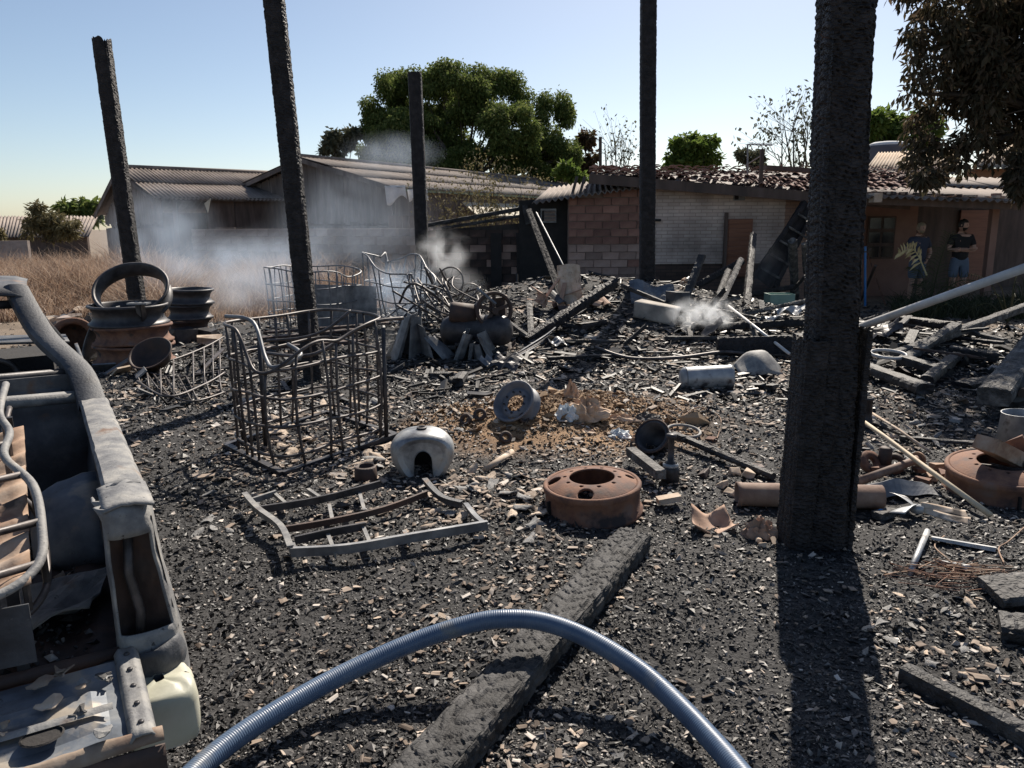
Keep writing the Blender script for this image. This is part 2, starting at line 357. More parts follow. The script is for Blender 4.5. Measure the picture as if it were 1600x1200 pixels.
gx = grid_axis([(-400,-60,60),(-60,-9,4),(-9,-4,.12),(-4,4.5,.045),(4.5,9,.12),(9,60,4),(60,400,60)])
gy = grid_axis([(-30,0,4),(0,1.2,.2),(1.2,9,.045),(9,17.5,.08),(17.5,60,3),(60,600,60)])
gv = [(x, y, gh(x, y)) for y in gy for x in gx]; nx = len(gx)
V = np.array(gv); ii = np.arange(len(gy)-1)[:,None]*nx + np.arange(nx-1)[None,:]
Fq = np.stack([ii, ii+1, ii+nx+1, ii+nx], -1).reshape(-1,4)
go = npmesh('ground', V, Fq, 'ground'); go['kind'] = 'structure'
go.data.polygons.foreach_set('use_smooth', [True]*len(go.data.polygons))

# loose charcoal chips and pale ash flakes over the burnt ground (nobody could count them)
GXI = np.array(gx); GYI = np.array(gy); GZ = V[:,2].reshape(len(gy), nx)
def ghv(x, y):
    i = np.clip(np.searchsorted(GXI, x)-1, 0, nx-2); j = np.clip(np.searchsorted(GYI, y)-1, 0, len(gy)-2)
    fx = (x-GXI[i])/(GXI[i+1]-GXI[i]); fy = (y-GYI[j])/(GYI[j+1]-GYI[j])
    return GZ[j,i]*(1-fx)*(1-fy)+GZ[j,i+1]*fx*(1-fy)+GZ[j+1,i]*(1-fx)*fy+GZ[j+1,i+1]*fx*fy
def rotm(n, flat=1.0):
    a = rng.uniform(0, 2*np.pi, n); t = rng.normal(0, flat, n); s = rng.uniform(0, 2*np.pi, n)
    ca, sa, ct, st, cs, ss = np.cos(a), np.sin(a), np.cos(t), np.sin(t), np.cos(s), np.sin(s)
    z = np.zeros(n); o = np.ones(n)
    Rz = np.stack([ca,-sa,z,sa,ca,z,z,z,o],-1).reshape(n,3,3); Rx = np.stack([o,z,z,z,ct,-st,z,st,ct],-1).reshape(n,3,3)
    Rz2 = np.stack([cs,-ss,z,ss,cs,z,z,z,o],-1).reshape(n,3,3)
    return Rz @ Rx @ Rz2
OCT = np.array([(1,0,0),(-1,0,0),(0,1,0),(0,-1,0),(0,0,1),(0,0,-1)], float)
OCTF = np.array([(0,2,4),(2,1,4),(1,3,4),(3,0,4),(2,0,5),(1,2,5),(3,1,5),(0,3,5)])
def view_points(n, y0, y1, margin=.12, power=1.0):
    """ground points inside the camera's field with density falling with distance"""
    u = rng.uniform(0, 1, n); y = y0*(y1/y0)**(u**power)
    hw = (800/F+margin)*y*1.02+.25; x = rng.uniform(-1, 1, n)*hw
    return x, y
def chips(name, x, y, size, tone, zoff=.3, aspect=(1,.75,.5), flat=.6):
    n = len(x); J = OCT[None]*np.array(aspect)[None,None] * rng.uniform(.55,1.25,(n,6,3)) + rng.normal(0,.16,(n,6,3))
    J *= size[:,None,None]; J = np.einsum('nij,nkj->nki', rotm(n, flat), J)
    J[:,:,0] += x[:,None]; J[:,:,1] += y[:,None]; J[:,:,2] += (ghv(x,y)+size*zoff)[:,None]
    Fq = (OCTF[None] + np.arange(n)[:,None,None]*6).reshape(-1,3)
    return npmesh(name, J.reshape(-1,3), Fq, 'chips', np.repeat(tone, 6))
def fbm(x, y, s, seed=0):
    # cheap smooth value noise, vectorised
    tot = 0; amp = 1; r = np.random.default_rng(seed); 
    for k in range(3):
        T = r.random((64,64)); u = x*s*2**k; v = y*s*2**k; i = np.floor(u).astype(int); j = np.floor(v).astype(int); fu = u-i; fv = v-j
        fu = fu*fu*(3-2*fu); fv = fv*fv*(3-2*fv)
        g = lambda a,b: T[a%64,b%64]
        tot = tot+amp*(g(i,j)*(1-fu)*(1-fv)+g(i+1,j)*fu*(1-fv)+g(i,j+1)*(1-fu)*fv+g(i+1,j+1)*fu*fv); amp *= .5
    return tot/1.75
def soil_mask(x, y):
    return np.exp(-(((x-.4)/1.0)**2+((y-6.6)/.68)**2)*1.4)+np.exp(-(((x-1.1)/.75)**2+((y-7.35)/.35)**2)*1.4)
x, y = view_points(190000, 1.5, 9.5)
keep = (rng.random(len(x)) > soil_mask(x,y)*1.0) & (fbm(x,y,1.1,3) > .08+rng.random(len(x))*.42)
x, y = x[keep], y[keep]
size = .0046*np.exp(rng.normal(0,.48,len(x)))*(1+.20*(y-1.5))
tn = np.clip(rng.beta(1.1,2.3,len(x)) + (fbm(x,y,.9,5)-.5)*.85, 0, .8); tn[rng.random(len(x)) < .018] = .95
tag(chips('charcoal_gravel', x, y, size, tn, .3, (1,.7,.42)), 'loose black charcoal crumbs covering the burnt ground', 'charcoal', kind='stuff')
x, y = view_points(42000, 2.2, 17); keep = (rng.random(len(x)) > soil_mask(x,y)*1.1) & ((y > 6.5) | (rng.random(len(x)) < .35)) & (x > -7.5+0*x)
x, y = x[keep], y[keep]
size = .012*np.exp(rng.normal(0,.5,len(x)))*(1+.10*(y-2)); size = np.minimum(size, .013+.0035*y); tn = np.clip(rng.beta(1.5,2.6,len(x)),0,.8); tn[rng.random(len(x)) < .03] = .95
tag(chips('charred_rubble', x, y, size, tn, .35, (1.3,.5,.3)), 'lumps of charred wood strewn over the burnt yard', 'rubble', kind='stuff')

def shard_mesh(n, L, Wd, curl):
    """n curved thin shards -> verts (n,6,3): 3x2 grid bent along its width"""
    u = np.array([-1,0,1,-1,0,1.]); v = np.array([-1,-1,-1,1,1,1.])
    S = np.zeros((n,6,3)); S[:,:,0] = u[None]*Wd[:,None]/2*rng.uniform(.7,1.2,(n,6)); S[:,:,1] = v[None]*L[:,None]/2*rng.uniform(.55,1.25,(n,6))
    S[:,:,2] = -(u[None]**2)*curl[:,None]*Wd[:,None] + rng.normal(0,.04,(n,6))*Wd[:,None]
    return S
SHF = np.array([(0,1,4,3),(1,2,5,4)])
def flakes(name, x, y, L, Wd, tone, flat=.3, mat_='flakes', lift=.012):
    n = len(x); S = shard_mesh(n, L, Wd, rng.uniform(-.05,.3,n)); S = np.einsum('nij,nkj->nki', rotm(n, flat), S)
    S[:,:,0] += x[:,None]; S[:,:,1] += y[:,None]; S[:,:,2] += (ghv(x,y)+lift+.12*Wd)[:,None]
    T = S.copy(); T[:,:,2] -= (.0035+.04*Wd)[:,None]
    VV = np.concatenate([S,T],1)
    Fb = np.concatenate([SHF, SHF[:,::-1]+6, np.array([(1,0,6,7),(2,1,7,8),(5,2,8,11),(4,5,11,10),(3,4,10,9),(0,3,9,6)])])
    return npmesh(name, VV.reshape(-1,3), (Fb[None]+np.arange(n)[:,None,None]*12).reshape(-1,4), mat_, np.repeat(tone,12))
x, y = view_points(76000, 1.6, 16.5)
# pale litter lies thick in the cage, between frame and rim, on the heap, and right of the post
den = .014+.15*np.clip((y-5)/5,0,1) + .9*np.exp(-(((x+1.6)/.75)**2+((y-6.0)/.7)**2)) + .75*np.exp(-(((x+.2)/.9)**2+((y-4.75)/.42)**2)) + .35*np.exp(-(((x-.1)/.35)**2+((y-3.7)/.6)**2)) \
    + 1.0*np.exp(-(((x-1.3)/2.8)**2+((y-10.8)/2.2)**2)) + .8*np.exp(-(((x-4.8)/1.6)**2+((y-8.5)/2.0)**2)) + .22*np.exp(-(((x-1.9)/.5)**2+((y-2.5)/.6)**2)) + .5*np.exp(-(((x-3.6)/.9)**2+((y-6.6)/.8)**2)) \
    + .42*np.exp(-(((x-.1)/2.3)**2+((y-6.3)/1.7)**2)) + .35*np.exp(-(((x-2.0)/2.5)**2+((y-9.0)/2.0)**2)) + .6*np.exp(-(((x+3.7)/1.3)**2+((y-8.0)/.6)**2)) + .2*np.exp(-(((x+.5)/.5)**2+((y-2.9)/.5)**2)) + .25*np.exp(-(((x+.1)/.4)**2+((y-2.35)/.25)**2))
keep = rng.random(len(x)) < den*(.5+fbm(x,y,1.5,9))*.62*np.clip(1-soil_mask(x,y)*.95,0,1)
x, y = x[keep], y[keep]
L_ = (.016+.0042*(y-1.5))*np.exp(rng.normal(0,.45,len(x))); W_ = L_*rng.uniform(.3,.8,len(x))
tag(flakes('ash_flakes', x, y, L_, W_, np.clip(rng.beta(1.6,2.0,len(x)),0,1)), 'pale ash flakes and splinters littering the burnt ground', 'ash', kind='stuff')
# charred sticks and splinters, thick on the heap
n = 7500; y = rng.uniform(7.2,16,n); x = rng.uniform(-.62,.72,n)*y
dd_ = np.exp(-(((x-1.2)/3.0)**2+((y-11.5)/3.0)**2))+.8*np.exp(-(((x-5)/1.8)**2+((y-9.5)/2.2)**2))+.35; keep = (rng.random(n) < dd_) & ((x > -2.5) | (y < 12)); x, y = x[keep], y[keep]; n = len(x)
BX = np.array([(a,b,c) for a in (-1,1) for b in (-1,1) for c in (-1,1)],float); BF = np.array([(0,1,3,2),(4,6,7,5),(0,4,5,1),(2,3,7,6),(0,2,6,4),(1,5,7,3)])
ln_ = np.clip(.05*np.exp(rng.normal(0,.5,n)),0,.17); J = BX[None]*np.stack([ln_,ln_*rng.uniform(.08,.28,n),ln_*rng.uniform(.06,.16,n)],-1)[:,None]*rng.uniform(.7,1.2,(n,8,3)); J = np.einsum('nij,nkj->nki', rotm(n,.38), J)
J[:,:,0] += x[:,None]; J[:,:,1] += y[:,None]; J[:,:,2] += (ghv(x,y)+.02+.25*ln_*rng.random(n))[:,None]
tag(npmesh('charred_splinters', J.reshape(-1,3), (BF[None]+np.arange(n)[:,None,None]*8).reshape(-1,4), 'chips', np.repeat(np.clip(rng.beta(1.0,4.2,n)*.9,0,.8),8)), 'charred sticks and splinters heaped over the yard', 'splinters', kind='stuff')
# brown soil clods on the dug patch
x = rng.normal(.45,.55,8000); y = rng.normal(6.7,.36,8000); size = .0095*np.exp(rng.normal(0,.6,8000))
mat('clods', [(.10,.058,.03),(.20,.125,.07),(.30,.20,.115),(.36,.25,.155)], scale=30, rough=.95, bump=.3, bscale=120, tone=True)
so = chips('soil_clods', x, y, size, rng.random(8000)); so.data.materials[0] = MAT['clods']
tag(so, 'brown soil clods on the dug patch beside the tank', 'soil', kind='stuff')

# ------------------------------------------------------------------ smoke helper, used last
def smoke(name, c, size, dens, label, nscale=1.3, rotx=0.0, col=(.78,.84,.92), thr=.42, aniso=.35, wid=.28):
    mb = MB(); mb.lathe([(0.0001,-.5),(.3,-.42),(.46,-.2),(.5,.05),(.42,.3),(.2,.46),(.0001,.5)], 20)
    m = bpy.data.materials.new(name+'_air'); m.use_nodes = True; n = m.node_tree.nodes; L = m.node_tree.links.new
    n.remove(n['Principled BSDF']); pv = n.new('ShaderNodeVolumePrincipled'); tc = n.new('ShaderNodeTexCoord')
    pv.inputs['Color'].default_value = (*col,1); pv.inputs['Anisotropy'].default_value = aniso
    ln = n.new('ShaderNodeVectorMath'); ln.operation = 'LENGTH'; L(tc.outputs['Object'], ln.inputs[0])
    fall = n.new('ShaderNodeMapRange'); fall.interpolation_type = 'SMOOTHSTEP'; fall.inputs[1].default_value = .08; fall.inputs[2].default_value = .46; fall.inputs[3].default_value = 1; fall.inputs[4].default_value = 0
    L(ln.outputs['Value'], fall.inputs[0])
    mp = n.new('ShaderNodeMapping'); mp.inputs['Scale'].default_value = size; mp.inputs['Location'].default_value = tuple(c); L(tc.outputs['Object'], mp.inputs['Vector'])
    nz = n.new('ShaderNodeTexNoise'); nz.inputs['Scale'].default_value = nscale; nz.inputs['Detail'].default_value = 5; nz.inputs['Distortion'].default_value = .8; L(mp.outputs[0], nz.inputs['Vector'])
    th = n.new('ShaderNodeMapRange'); th.inputs[1].default_value = thr; th.inputs[2].default_value = thr+wid; L(nz.outputs['Fac'], th.inputs[0])
    m1 = n.new('ShaderNodeMath'); m1.operation = 'MULTIPLY'; L(fall.outputs[0], m1.inputs[0]); L(th.outputs[0], m1.inputs[1])
    m2 = n.new('ShaderNodeMath'); m2.operation = 'MULTIPLY'; L(m1.outputs[0], m2.inputs[0]); m2.inputs[1].default_value = dens; L(m2.outputs[0], pv.inputs['Density'])
    L(pv.outputs[0], n['Material Output'].inputs['Volume'])
    o = mb.build(name, m, origin=(0,0,0)); o.location = c; o.scale = size; o.rotation_euler = (rotx,0,0)
    return tag(o, label, 'smoke', kind='stuff')
# ------------------------------------------------------------------ charred timber
def char_bar(p0, p1, wd, ht, res=.03, cell=(.05,.06), depth=.008, up=(0,0,1), ragged=.0, taper=1.0, seed=0, bend=0.0, erode=0.0, wear=0.14):
    """a squared timber with alligator char relief; returns MB in world coordinates"""
    p0, p1 = Vector(p0), Vector(p1); ax = p1-p0; Ln = ax.length; ax.normalize()
    sx = ax.cross(Vector(up))
    if sx.length < 1e-3: sx = ax.cross(Vector((1,0,0)))
    sx.normalize(); sy = sx.cross(ax); r = np.random.default_rng(seed+11)
    nl = max(3, int(Ln/res)); ka = max(2, int(wd/res)); kb = max(2, int(ht/res))
    ring = []
    for i in range(ka): ring.append((-wd/2+wd*i/ka, -ht/2, 0,-1))
    for i in range(kb): ring.append((wd/2, -ht/2+ht*i/kb, 1,0))
    for i in range(ka): ring.append((wd/2-wd*i/ka, ht/2, 0,1))
    for i in range(kb): ring.append((-wd/2, ht/2-ht*i/kb, -1,0))
    ring = np.array(ring); n = len(ring); per = 2*(wd+ht)
    ang = np.arange(n)/n*per
    nx_, ny_ = ring[:,2].copy(), ring[:,3].copy()
    for c in (0, ka, ka+kb, 2*ka+kb):      # rounded corners
        a, b = (nx_[c], ny_[c]), (nx_[c-1], ny_[c-1]); nx_[c] = (a[0]+b[0])*.7; ny_[c] = (a[1]+b[1])*.7
    U, A = np.meshgrid(np.linspace(0,Ln,nl+1), ang, indexing='ij')
    row = np.floor(A/cell[1]+.25*np.sin(U*3+seed)); hsh = np.modf(np.abs(np.sin(row*12.9898+seed)*43758.5453))[0]
    uu = (U + .35*cell[0]*np.sin(A*40+seed) + .3*cell[0]*np.sin(A*17+U*9))/(cell[0]*(.75+.5*hsh)) + hsh*7
    fu = np.abs(np.modf(uu)[0]-.5)*2; fv = np.abs((A/cell[1]+.25*np.sin(U*3+seed))-row-.5)*2
    bumpv = (1-fu**5)*(1-.75*fv**6)
    bumpv = bumpv*(.7+.5*np.modf(np.abs(np.sin(np.floor(uu)*78.233+row*37.7)*9631.7))[0])
    D = -depth + depth*1.6*bumpv + depth*.5*(fbm(U*4+seed, A*4, 2.0, seed)-.5)
    D = D - erode*np.clip(fbm(U+seed*3, A+5, 2.2, seed+4)-.52,0,1)*3*min(wd,ht)
    cor = np.zeros(n)
    for c in (0, ka, ka+kb, 2*ka+kb):
        dist_ = np.minimum(np.abs(np.arange(n)-c), n-np.abs(np.arange(n)-c))*per/n; cor = np.maximum(cor, np.exp(-(dist_/(.12*min(wd,ht)+.004))**2))
    D = D - wear*min(wd,ht)*cor[None]*(.25+1.1*fbm(U*3+seed, A*0+row*0+np.round(A/per*4), 2.5, seed+9))
    tp = 1+(taper-1)*(U/Ln)
    off = bend*np.sin(U/Ln*math.pi)
    PX = ring[None,:,0]*tp + nx_[None]*D; PY = ring[None,:,1]*tp + ny_[None]*D + off
    Ue = U.copy()
    if ragged:
        rag = ragged*(r.random(n)*.7+.3*np.sin(ang*30+seed)); w_ = np.clip((U-(Ln-ragged*3))/(ragged*3),0,1); Ue = U - w_*np.abs(rag)[None]
    Pw = np.array(p0)[None,None] + Ue[...,None]*np.array(ax) + PX[...,None]*np.array(sx) + PY[...,None]*np.array(sy)
    Pw = Pw.reshape(-1,3); i0 = np.arange(nl)[:,None]*n + np.arange(n)[None]; i1 = np.arange(nl)[:,None]*n + (np.arange(n)[None]+1)%n
    Fq = np.stack([i0,i1,i1+n,i0+n],-1).reshape(-1,4)
    mb = MB(); mb.v = [tuple(v) for v in Pw.tolist()]; mb.f = [tuple(f) for f in Fq.tolist()]
    c0 = Pw[:n].mean(0); c1 = Pw[-n:].mean(0) - np.array(ax)*ragged*.8
    b = len(mb.v); mb.v += [tuple(c0), tuple(c1)]; last = nl*n
    for k in range(n):
        mb.f.append((b, (k+1)%n, k)); mb.f.append((b+1, last+k, last+(k+1)%n))
    return mb
def timber(name, label, cat, p0, p1, wd, ht, m='char_beam', group=None, parent=None, **k):
    o = char_bar(p0, p1, wd, ht, **k).build(name, m, parent, w=parent is not None, smooth=False)
    if parent is None: tag(o, label, cat, group)
    return o
GRP = 'charred roof posts left standing'
def post(px0, py0, px1, py1, Y, label, wd, top=None, res=.03, ragged=0.0, **k):
    """base pixel, upper pixel, distance; extends along the same line up to height top"""
    b = at(px0, py0, Y); t = at(px1, py1, Y); d = (t-b)/(t.z-b.z)
    b = b - d*(b.z - gh(b.x,b.y) + .05)
    if top: t = b + d*(top-b.z)
    return timber('charred_post', label, 'post', b, t, wd, wd, 'char', GRP, up=(0,1,0), res=res, ragged=ragged, **k)
post(207, 415, 158, 58, 12.0, 'burnt post with jagged broken top rising behind the stack of rims', .225, res=.025, ragged=.10, cell=(.05,.07), depth=.006, seed=1)
post(487, 560, 428, 0, 8.7, 'thick leaning burnt post standing behind the wire cage', .205, top=5.4, res=.022, cell=(.04,.07), depth=.007, seed=2)
post(661, 420, 648, 114, 15.6, 'burnt post with flat sawn top before the big tree', .255, res=.03, cell=(.06,.08), depth=.004, seed=3)
post(1011, 440, 1013, 0, 13.3, 'slender upright burnt post before the pale house wall', .25, top=6.0, res=.026, cell=(.045,.07), depth=.006, seed=4)
pb = G(1282, 848); big = thing('charred_post', 'nearest and widest charred post with a plank fixed along its foot', 'post', pb, group=GRP)
bt = at(1322, 0, pb.y+.02)
dirp = (bt-pb)/(bt.z-pb.z)
timber('shaft', None, None, pb - dirp*.06, pb + dirp*4.2, .215, .25, 'char', parent=big, up=(0,1,0), res=.0105, cell=(.030,.13), depth=.0095, seed=5, wear=.08)
timber('splice_plank', None, None, pb + Vector((-.165,-.02,-.05)), pb + Vector((-.14,-.02,1.17)), .125, .23, 'char', parent=big, up=(0,1,0), res=.0105, cell=(.022,.05), depth=.006, ragged=.03, seed=6, wear=.08)
timber('cleat', None, None, pb + Vector((.115,-.05,-.05)), pb + Vector((.125,-.05,1.22)), .03, .13, 'char', parent=big, up=(0,1,0), res=.013, cell=(.04,.04), depth=.006, ragged=.02, seed=8)
for k,(hz,sx_) in enumerate(((1.95,-1),(2.25,-1),(2.32,-1),(2.62,-1),(1.6,1))):
    q = pb + dirp*hz + Vector((sx_*.105,-.08,0)); mb = MB().tube([q, q+Vector((sx_*.035,-.005,.004)), q+Vector((sx_*.045,-.005,.02))], .0035, 6)
    mb.build('nail', 'rust_dark', big, w=True)
# ------------------------------------------------------------------ buildings behind the yard
def corr(a, b, c, d, waves, amp, nv=2, sag=0.0):
    """corrugated sheet: a-b along the ridge, c-d along the eave (a above c)"""
    a,b,c,d = map(Vector,(a,b,c,d)); nrm = (b-a).cross(c-a).normalized(); nrm = nrm if nrm.z > 0 else -nrm
    return MB().grid(lambda u,v: a.lerp(b,u).lerp(c.lerp(d,u),v) + nrm*(amp*math.sin(u*waves*2*math.pi) - sag*math.sin(v*math.pi)), waves*6, nv)
def roof_sheets(parent, a, b, c, d, n, rows, mat_, waves=7, amp=.028, jit=.03):
    a,b,c,d = map(Vector,(a,b,c,d))
    for r in range(rows):
        for i in range(n):
            u0, u1 = i/n, (i+1)/n+.004; v0, v1 = r/rows, (r+1)/rows+.03
            q = lambda u,v: a.lerp(b,u).lerp(c.lerp(d,u),v) + Vector((0,0,-r*.035 + random.uniform(-jit,jit)*.4))
            corr(q(u0,v0),q(u1,v0),q(u0,v1),q(u1,v1), waves, amp).build('roof_sheet', mat_, parent, w=True, smooth=True, solid=.008)
def slab(mb, pts, thick):
    """prism from polygon pts extruded by vector thick"""
    n = len(pts); t = Vector(thick); pts = [Vector(p) for p in pts]
    return mb.add(pts+[p+t for p in pts], [tuple(range(n)), tuple(range(2*n-1,n-1,-1))]+[(i,i+n,(i+1)%n+n,(i+1)%n) for i in range(n)])

def brick_tex(name, c1, c2, mortar, bw, bh, soot=None):
    m = bpy.data.materials.new(name); m.use_nodes = True; n = m.node_tree.nodes; L = m.node_tree.links.new; b = n['Principled BSDF']
    tc = n.new('ShaderNodeTexCoord'); sp = n.new('ShaderNodeSeparateXYZ'); L(tc.outputs['Object'], sp.inputs[0]); cb = n.new('ShaderNodeCombineXYZ'); L(sp.outputs[0], cb.inputs[0]); L(sp.outputs[2], cb.inputs[1])
    bt = n.new('ShaderNodeTexBrick'); bt.inputs['Scale'].default_value = 1; bt.inputs['Brick Width'].default_value = bw; bt.inputs['Row Height'].default_value = bh; bt.inputs['Mortar Size'].default_value = .007
    bt.inputs['Color1'].default_value = (*c1,1); bt.inputs['Color2'].default_value = (*c2,1); bt.inputs['Mortar'].default_value = (*mortar,1); L(cb.outputs[0], bt.inputs['Vector'])
    nz = n.new('ShaderNodeTexNoise'); nz.inputs['Scale'].default_value = 1.3; nz.inputs['Detail'].default_value = 7; L(tc.outputs['Object'], nz.inputs['Vector'])
    r = n.new('ShaderNodeMapRange'); r.inputs[1].default_value = .3; r.inputs[2].default_value = .75; r.inputs[3].default_value = .38; r.inputs[4].default_value = 1.12; L(nz.outputs['Fac'], r.inputs[0])
    mx = n.new('ShaderNodeMix'); mx.data_type = 'RGBA'; mx.blend_type = 'MULTIPLY'; mx.inputs[0].default_value = 1; L(bt.outputs['Color'], mx.inputs[6]); L(r.outputs[0], mx.inputs[7])
    L(mx.outputs[2], b.inputs['Base Color']); b.inputs['Roughness'].default_value = .95
    bp = n.new('ShaderNodeBump'); bp.invert = True; bp.inputs['Strength'].default_value = .7; bp.inputs['Distance'].default_value = .008; L(bt.outputs['Fac'], bp.inputs['Height']); L(bp.outputs[0], b.inputs['Normal'])
    MAT[name] = m
brick_tex('white_brick', (.60,.48,.42), (.72,.60,.53), (.48,.37,.32), .24, .075)
brick_tex('brown_brick', (.38,.24,.18), (.45,.29,.22), (.28,.19,.16), .24, .075)
brick_tex('tan_brick', (.20,.13,.10), (.26,.17,.13), (.14,.10,.085), .24, .075)
brick_tex('soot_brick', (.09,.062,.052), (.14,.09,.072), (.06,.05,.046), .24, .075)

def shared_brick(w_, h_, d_, mat_):
    mb = MB().box((0,0,0),(w_,d_,h_), jit=.004); me = bpy.data.meshes.new('brick'); me.from_pydata(mb.v,[],mb.f); me.materials.append(MAT[mat_]); return me
def lay_bricks(parent, x0, x1, z0, z1, Y, bw, bh, mats, topf=None, slope=0.0, skip=0.04):
    meshes = {}
    rows = int((z1-z0)/bh)
    for r in range(rows):
        z = z0+bh*(r+.5); off = (r % 2)*bw/2; x = x0-off
        while x < x1-.02:
            a, b = max(x, x0), min(x+bw, x1); x += bw
            if b-a < .08 or (topf and z+bh*.5 > topf((a+b)/2)) or random.random() < skip: continue
            mt = mats(r, rows); key = (mt, round(b-a,1))
            if key not in meshes: meshes[key] = shared_brick(b-a-.014, bh-.014, .05, mt)
            o = bpy.data.objects.new('brick', meshes[key]); COL.objects.link(o); o.parent = parent
            o.location = Vector(((a+b)/2, Y+slope*((a+b)/2-x0)+random.uniform(-.007,.005), z)) - parent.location
def XZ(px, py, Y): q = at(px, py, Y); return q.x, q.z

# --- brick house
HY = 17.0
hx0, _ = XZ(830,345,HY)
house = thing('brick_house', 'low brick house with pale whitewashed wall and clay tile roof beyond the heap', 'house', (XZ(1000,345,HY)[0], HY, 0))
x830, x890, x1000, x1225, x1350 = [XZ(p,345,HY)[0] for p in (826,888,1002,1226,1352)]
ztop = lambda x: 2.33 + (x-x890)/(x1000-x890)*.22
def wallpoly(x0, x1, zf, Y, th, name, m, z0=-.1):
    mb = MB(); pts = [(x0,Y,z0),(x1,Y,z0)] + [(x1-(x1-x0)*i/6, Y, zf(x1-(x1-x0)*i/6)) for i in range(7)]
    slab(mb, pts, (0,th,0)); return mb.build(name, m, house, w=True)
wallpoly(x890, x1000, ztop, HY+.03, .2, 'lean_to_wall', 'mortar')
lay_bricks(house, x890, x1000, -.02, 2.6, HY+.02, .37, .165, lambda r,n: 'brick' if r > n*.50 else ('plaster_low' if random.random() < .9 else 'brick'), topf=ztop, skip=.01)
zt2 = lambda x: XZ(1000+(x-x1000)/(x1350-x1000)*350, 283+(x-x1000)/(x1350-x1000)*30, HY)[1]
wallpoly(x1000+.004, x1226 if False else x1225, lambda x: zt2(x), HY, .22, 'whitewashed_wall', 'white_brick', z0=XZ(1100,412,HY)[1])
wallpoly(x1000+.004, x1225, lambda x: XZ(1100,412,HY)[1]-.004, HY+.03, .2, 'sooty_wall_foot', 'soot_brick')
wallpoly(x1225+.004, x1350, lambda x: zt2(x), HY+.02, .2, 'bare_wall', 'brown_brick')
MB().box((x1000+.35, HY-.02, XZ(1030,344,HY)[1]), (.13,.1,.05)).build('pipe_stub','soot',house,w=True)
c = XZ(1155,307,HY); MB().box((c[0],HY-.012,c[1]),(.24,.03,.17)).build('vent_frame','grey_metal',house,w=True); MB().box((c[0]-.06,HY-.03,c[1]),(.08,.02,.13)).build('vent_shade_box','soot',house,w=True)  # solid dark box imitates the shade inside the vent
# wooden shutter with slats and a jamb
s0, s1 = XZ(1137,342,HY-.08), XZ(1172,432,HY-.08)
sh = thing('x','x','x'); bpy.data.objects.remove(sh)
mbs = MB().box(((s0[0]+s1[0])/2, HY-.05, (s0[1]+s1[1])/2),(s1[0]-s0[0],.05,s0[1]-s1[1])); shut = mbs.build('shutter','shutter_wood',house,w=True)
nslat = 13
for i in range(nslat):
    z = s1[1]+(s0[1]-s1[1])*(i+.5)/nslat
    MB().box(((s0[0]+s1[0])/2-house.location.x, HY-.095-house.location.y, z),(s1[0]-s0[0]-.06,.03,(s0[1]-s1[1])/nslat*.72), Matrix.Rotation(R(22),3,'X')).build('slat','shutter_wood',shut)
j0, j1 = XZ(1131,332,HY-.1), XZ(1136,425,HY-.1); MB().box(((j0[0]+j1[0])/2, HY-.08, (j0[1]+j1[1])/2),(.06,.09,j0[1]-j1[1])).build('jamb','dark_wood',house,w=True)
# sooty doorway with louvre block
wallpoly(x830-.2, x890+.2, lambda x: 2.26+(x-x830)*.05, HY+.25, .2, 'doorway_wall', 'soot')
lx, lz = XZ(857,337,HY+.2); lv = MB().box((lx,HY+.22,lz),(.34,.06,.30)).build('louvre_block','grey_metal',house,w=True)
for i in range(3): MB().box((lx-house.location.x+.03,HY+.165-house.location.y,lz-.08+i*.08),(.24,.06,.035),Matrix.Rotation(R(30),3,'X')).build('louvre','mortar',lv)
MB().box((lx-.12,HY+.185,lz),(.05,.02,.22)).build('louvre_shade_box','soot',house,w=True)  # solid dark box, its colour standing for shade between the louvres
# corrugated lean-to roof
a, b = at(832,318,HY-.25), at(1004,292,HY-.25)
roof_sheets(house, a+Vector((0.5,3.0,.45)), b+Vector((.2,3.0,.40)), a, b, 3, 1, 'fibre_cement', waves=6, amp=.03)
for px in (893,905):
    q = at(px,300,HY+.5); MB().bar(q+Vector((0,0,-.1)), q+Vector((.12,0,.33)),.05,.06).build('rafter_stub','barn_wood',house,w=True)
# tiled roof
FL, FR, BL, BR = at(921,271,16.6), at(1425,313,16.3), at(925,263.5,20.5), at(1470,263,21.5)
MB().bar(FL+Vector((0,.06,-.10)), FR+Vector((0,.06,-.09)), .06, .2).build('barge_board','dark_wood',house,w=True)
slab(MB(),[FL+Vector((0,.1,-.05)),FR+Vector((0,.1,-.05)),BR+Vector((0,0,-.06)),BL+Vector((0,0,-.06))],(0,0,-.04)).build('roof_deck','dark_wood',house,w=True)
mb = MB(); NC, NR = 46, 15
for r in range(NR):
    for cI in range(NC):
        if random.random() < .12: continue
        u0, u1 = cI/NC, (cI+.96)/NC; v0, v1 = r/NR, (r+1.12)/NR
        q = lambda u,v: FL.lerp(FR,u).lerp(BL.lerp(BR,u),v)
        jz = random.uniform(-.015,.035); tl = random.uniform(-.06,.06); u0 += random.uniform(-.004,.004); u1 += random.uniform(-.004,.004); v1 += random.uniform(-.015,.02); vs = []
        for v in (v0,v1):
            for k in range(5):
                p = q(u0+(u1-u0)*k/4, min(v,1)); vs.append(p+Vector((0,0,.032*math.sin(math.pi*k/4)+jz*1.5+(.045 if v==v0 else .0)+tl*(k/4-.5))))
        fs = [(k,k+1,k+6,k+5) for k in range(4)]
        vs += [Vector(x)-Vector((0,0,.018)) for x in vs[:5]]; fs += [(k+10,k+11,k+1,k) for k in range(4)]
        mb.add(vs, fs)
tag(mb.build('roof_tiles','roof_tile',house,w=True), kind='stuff')
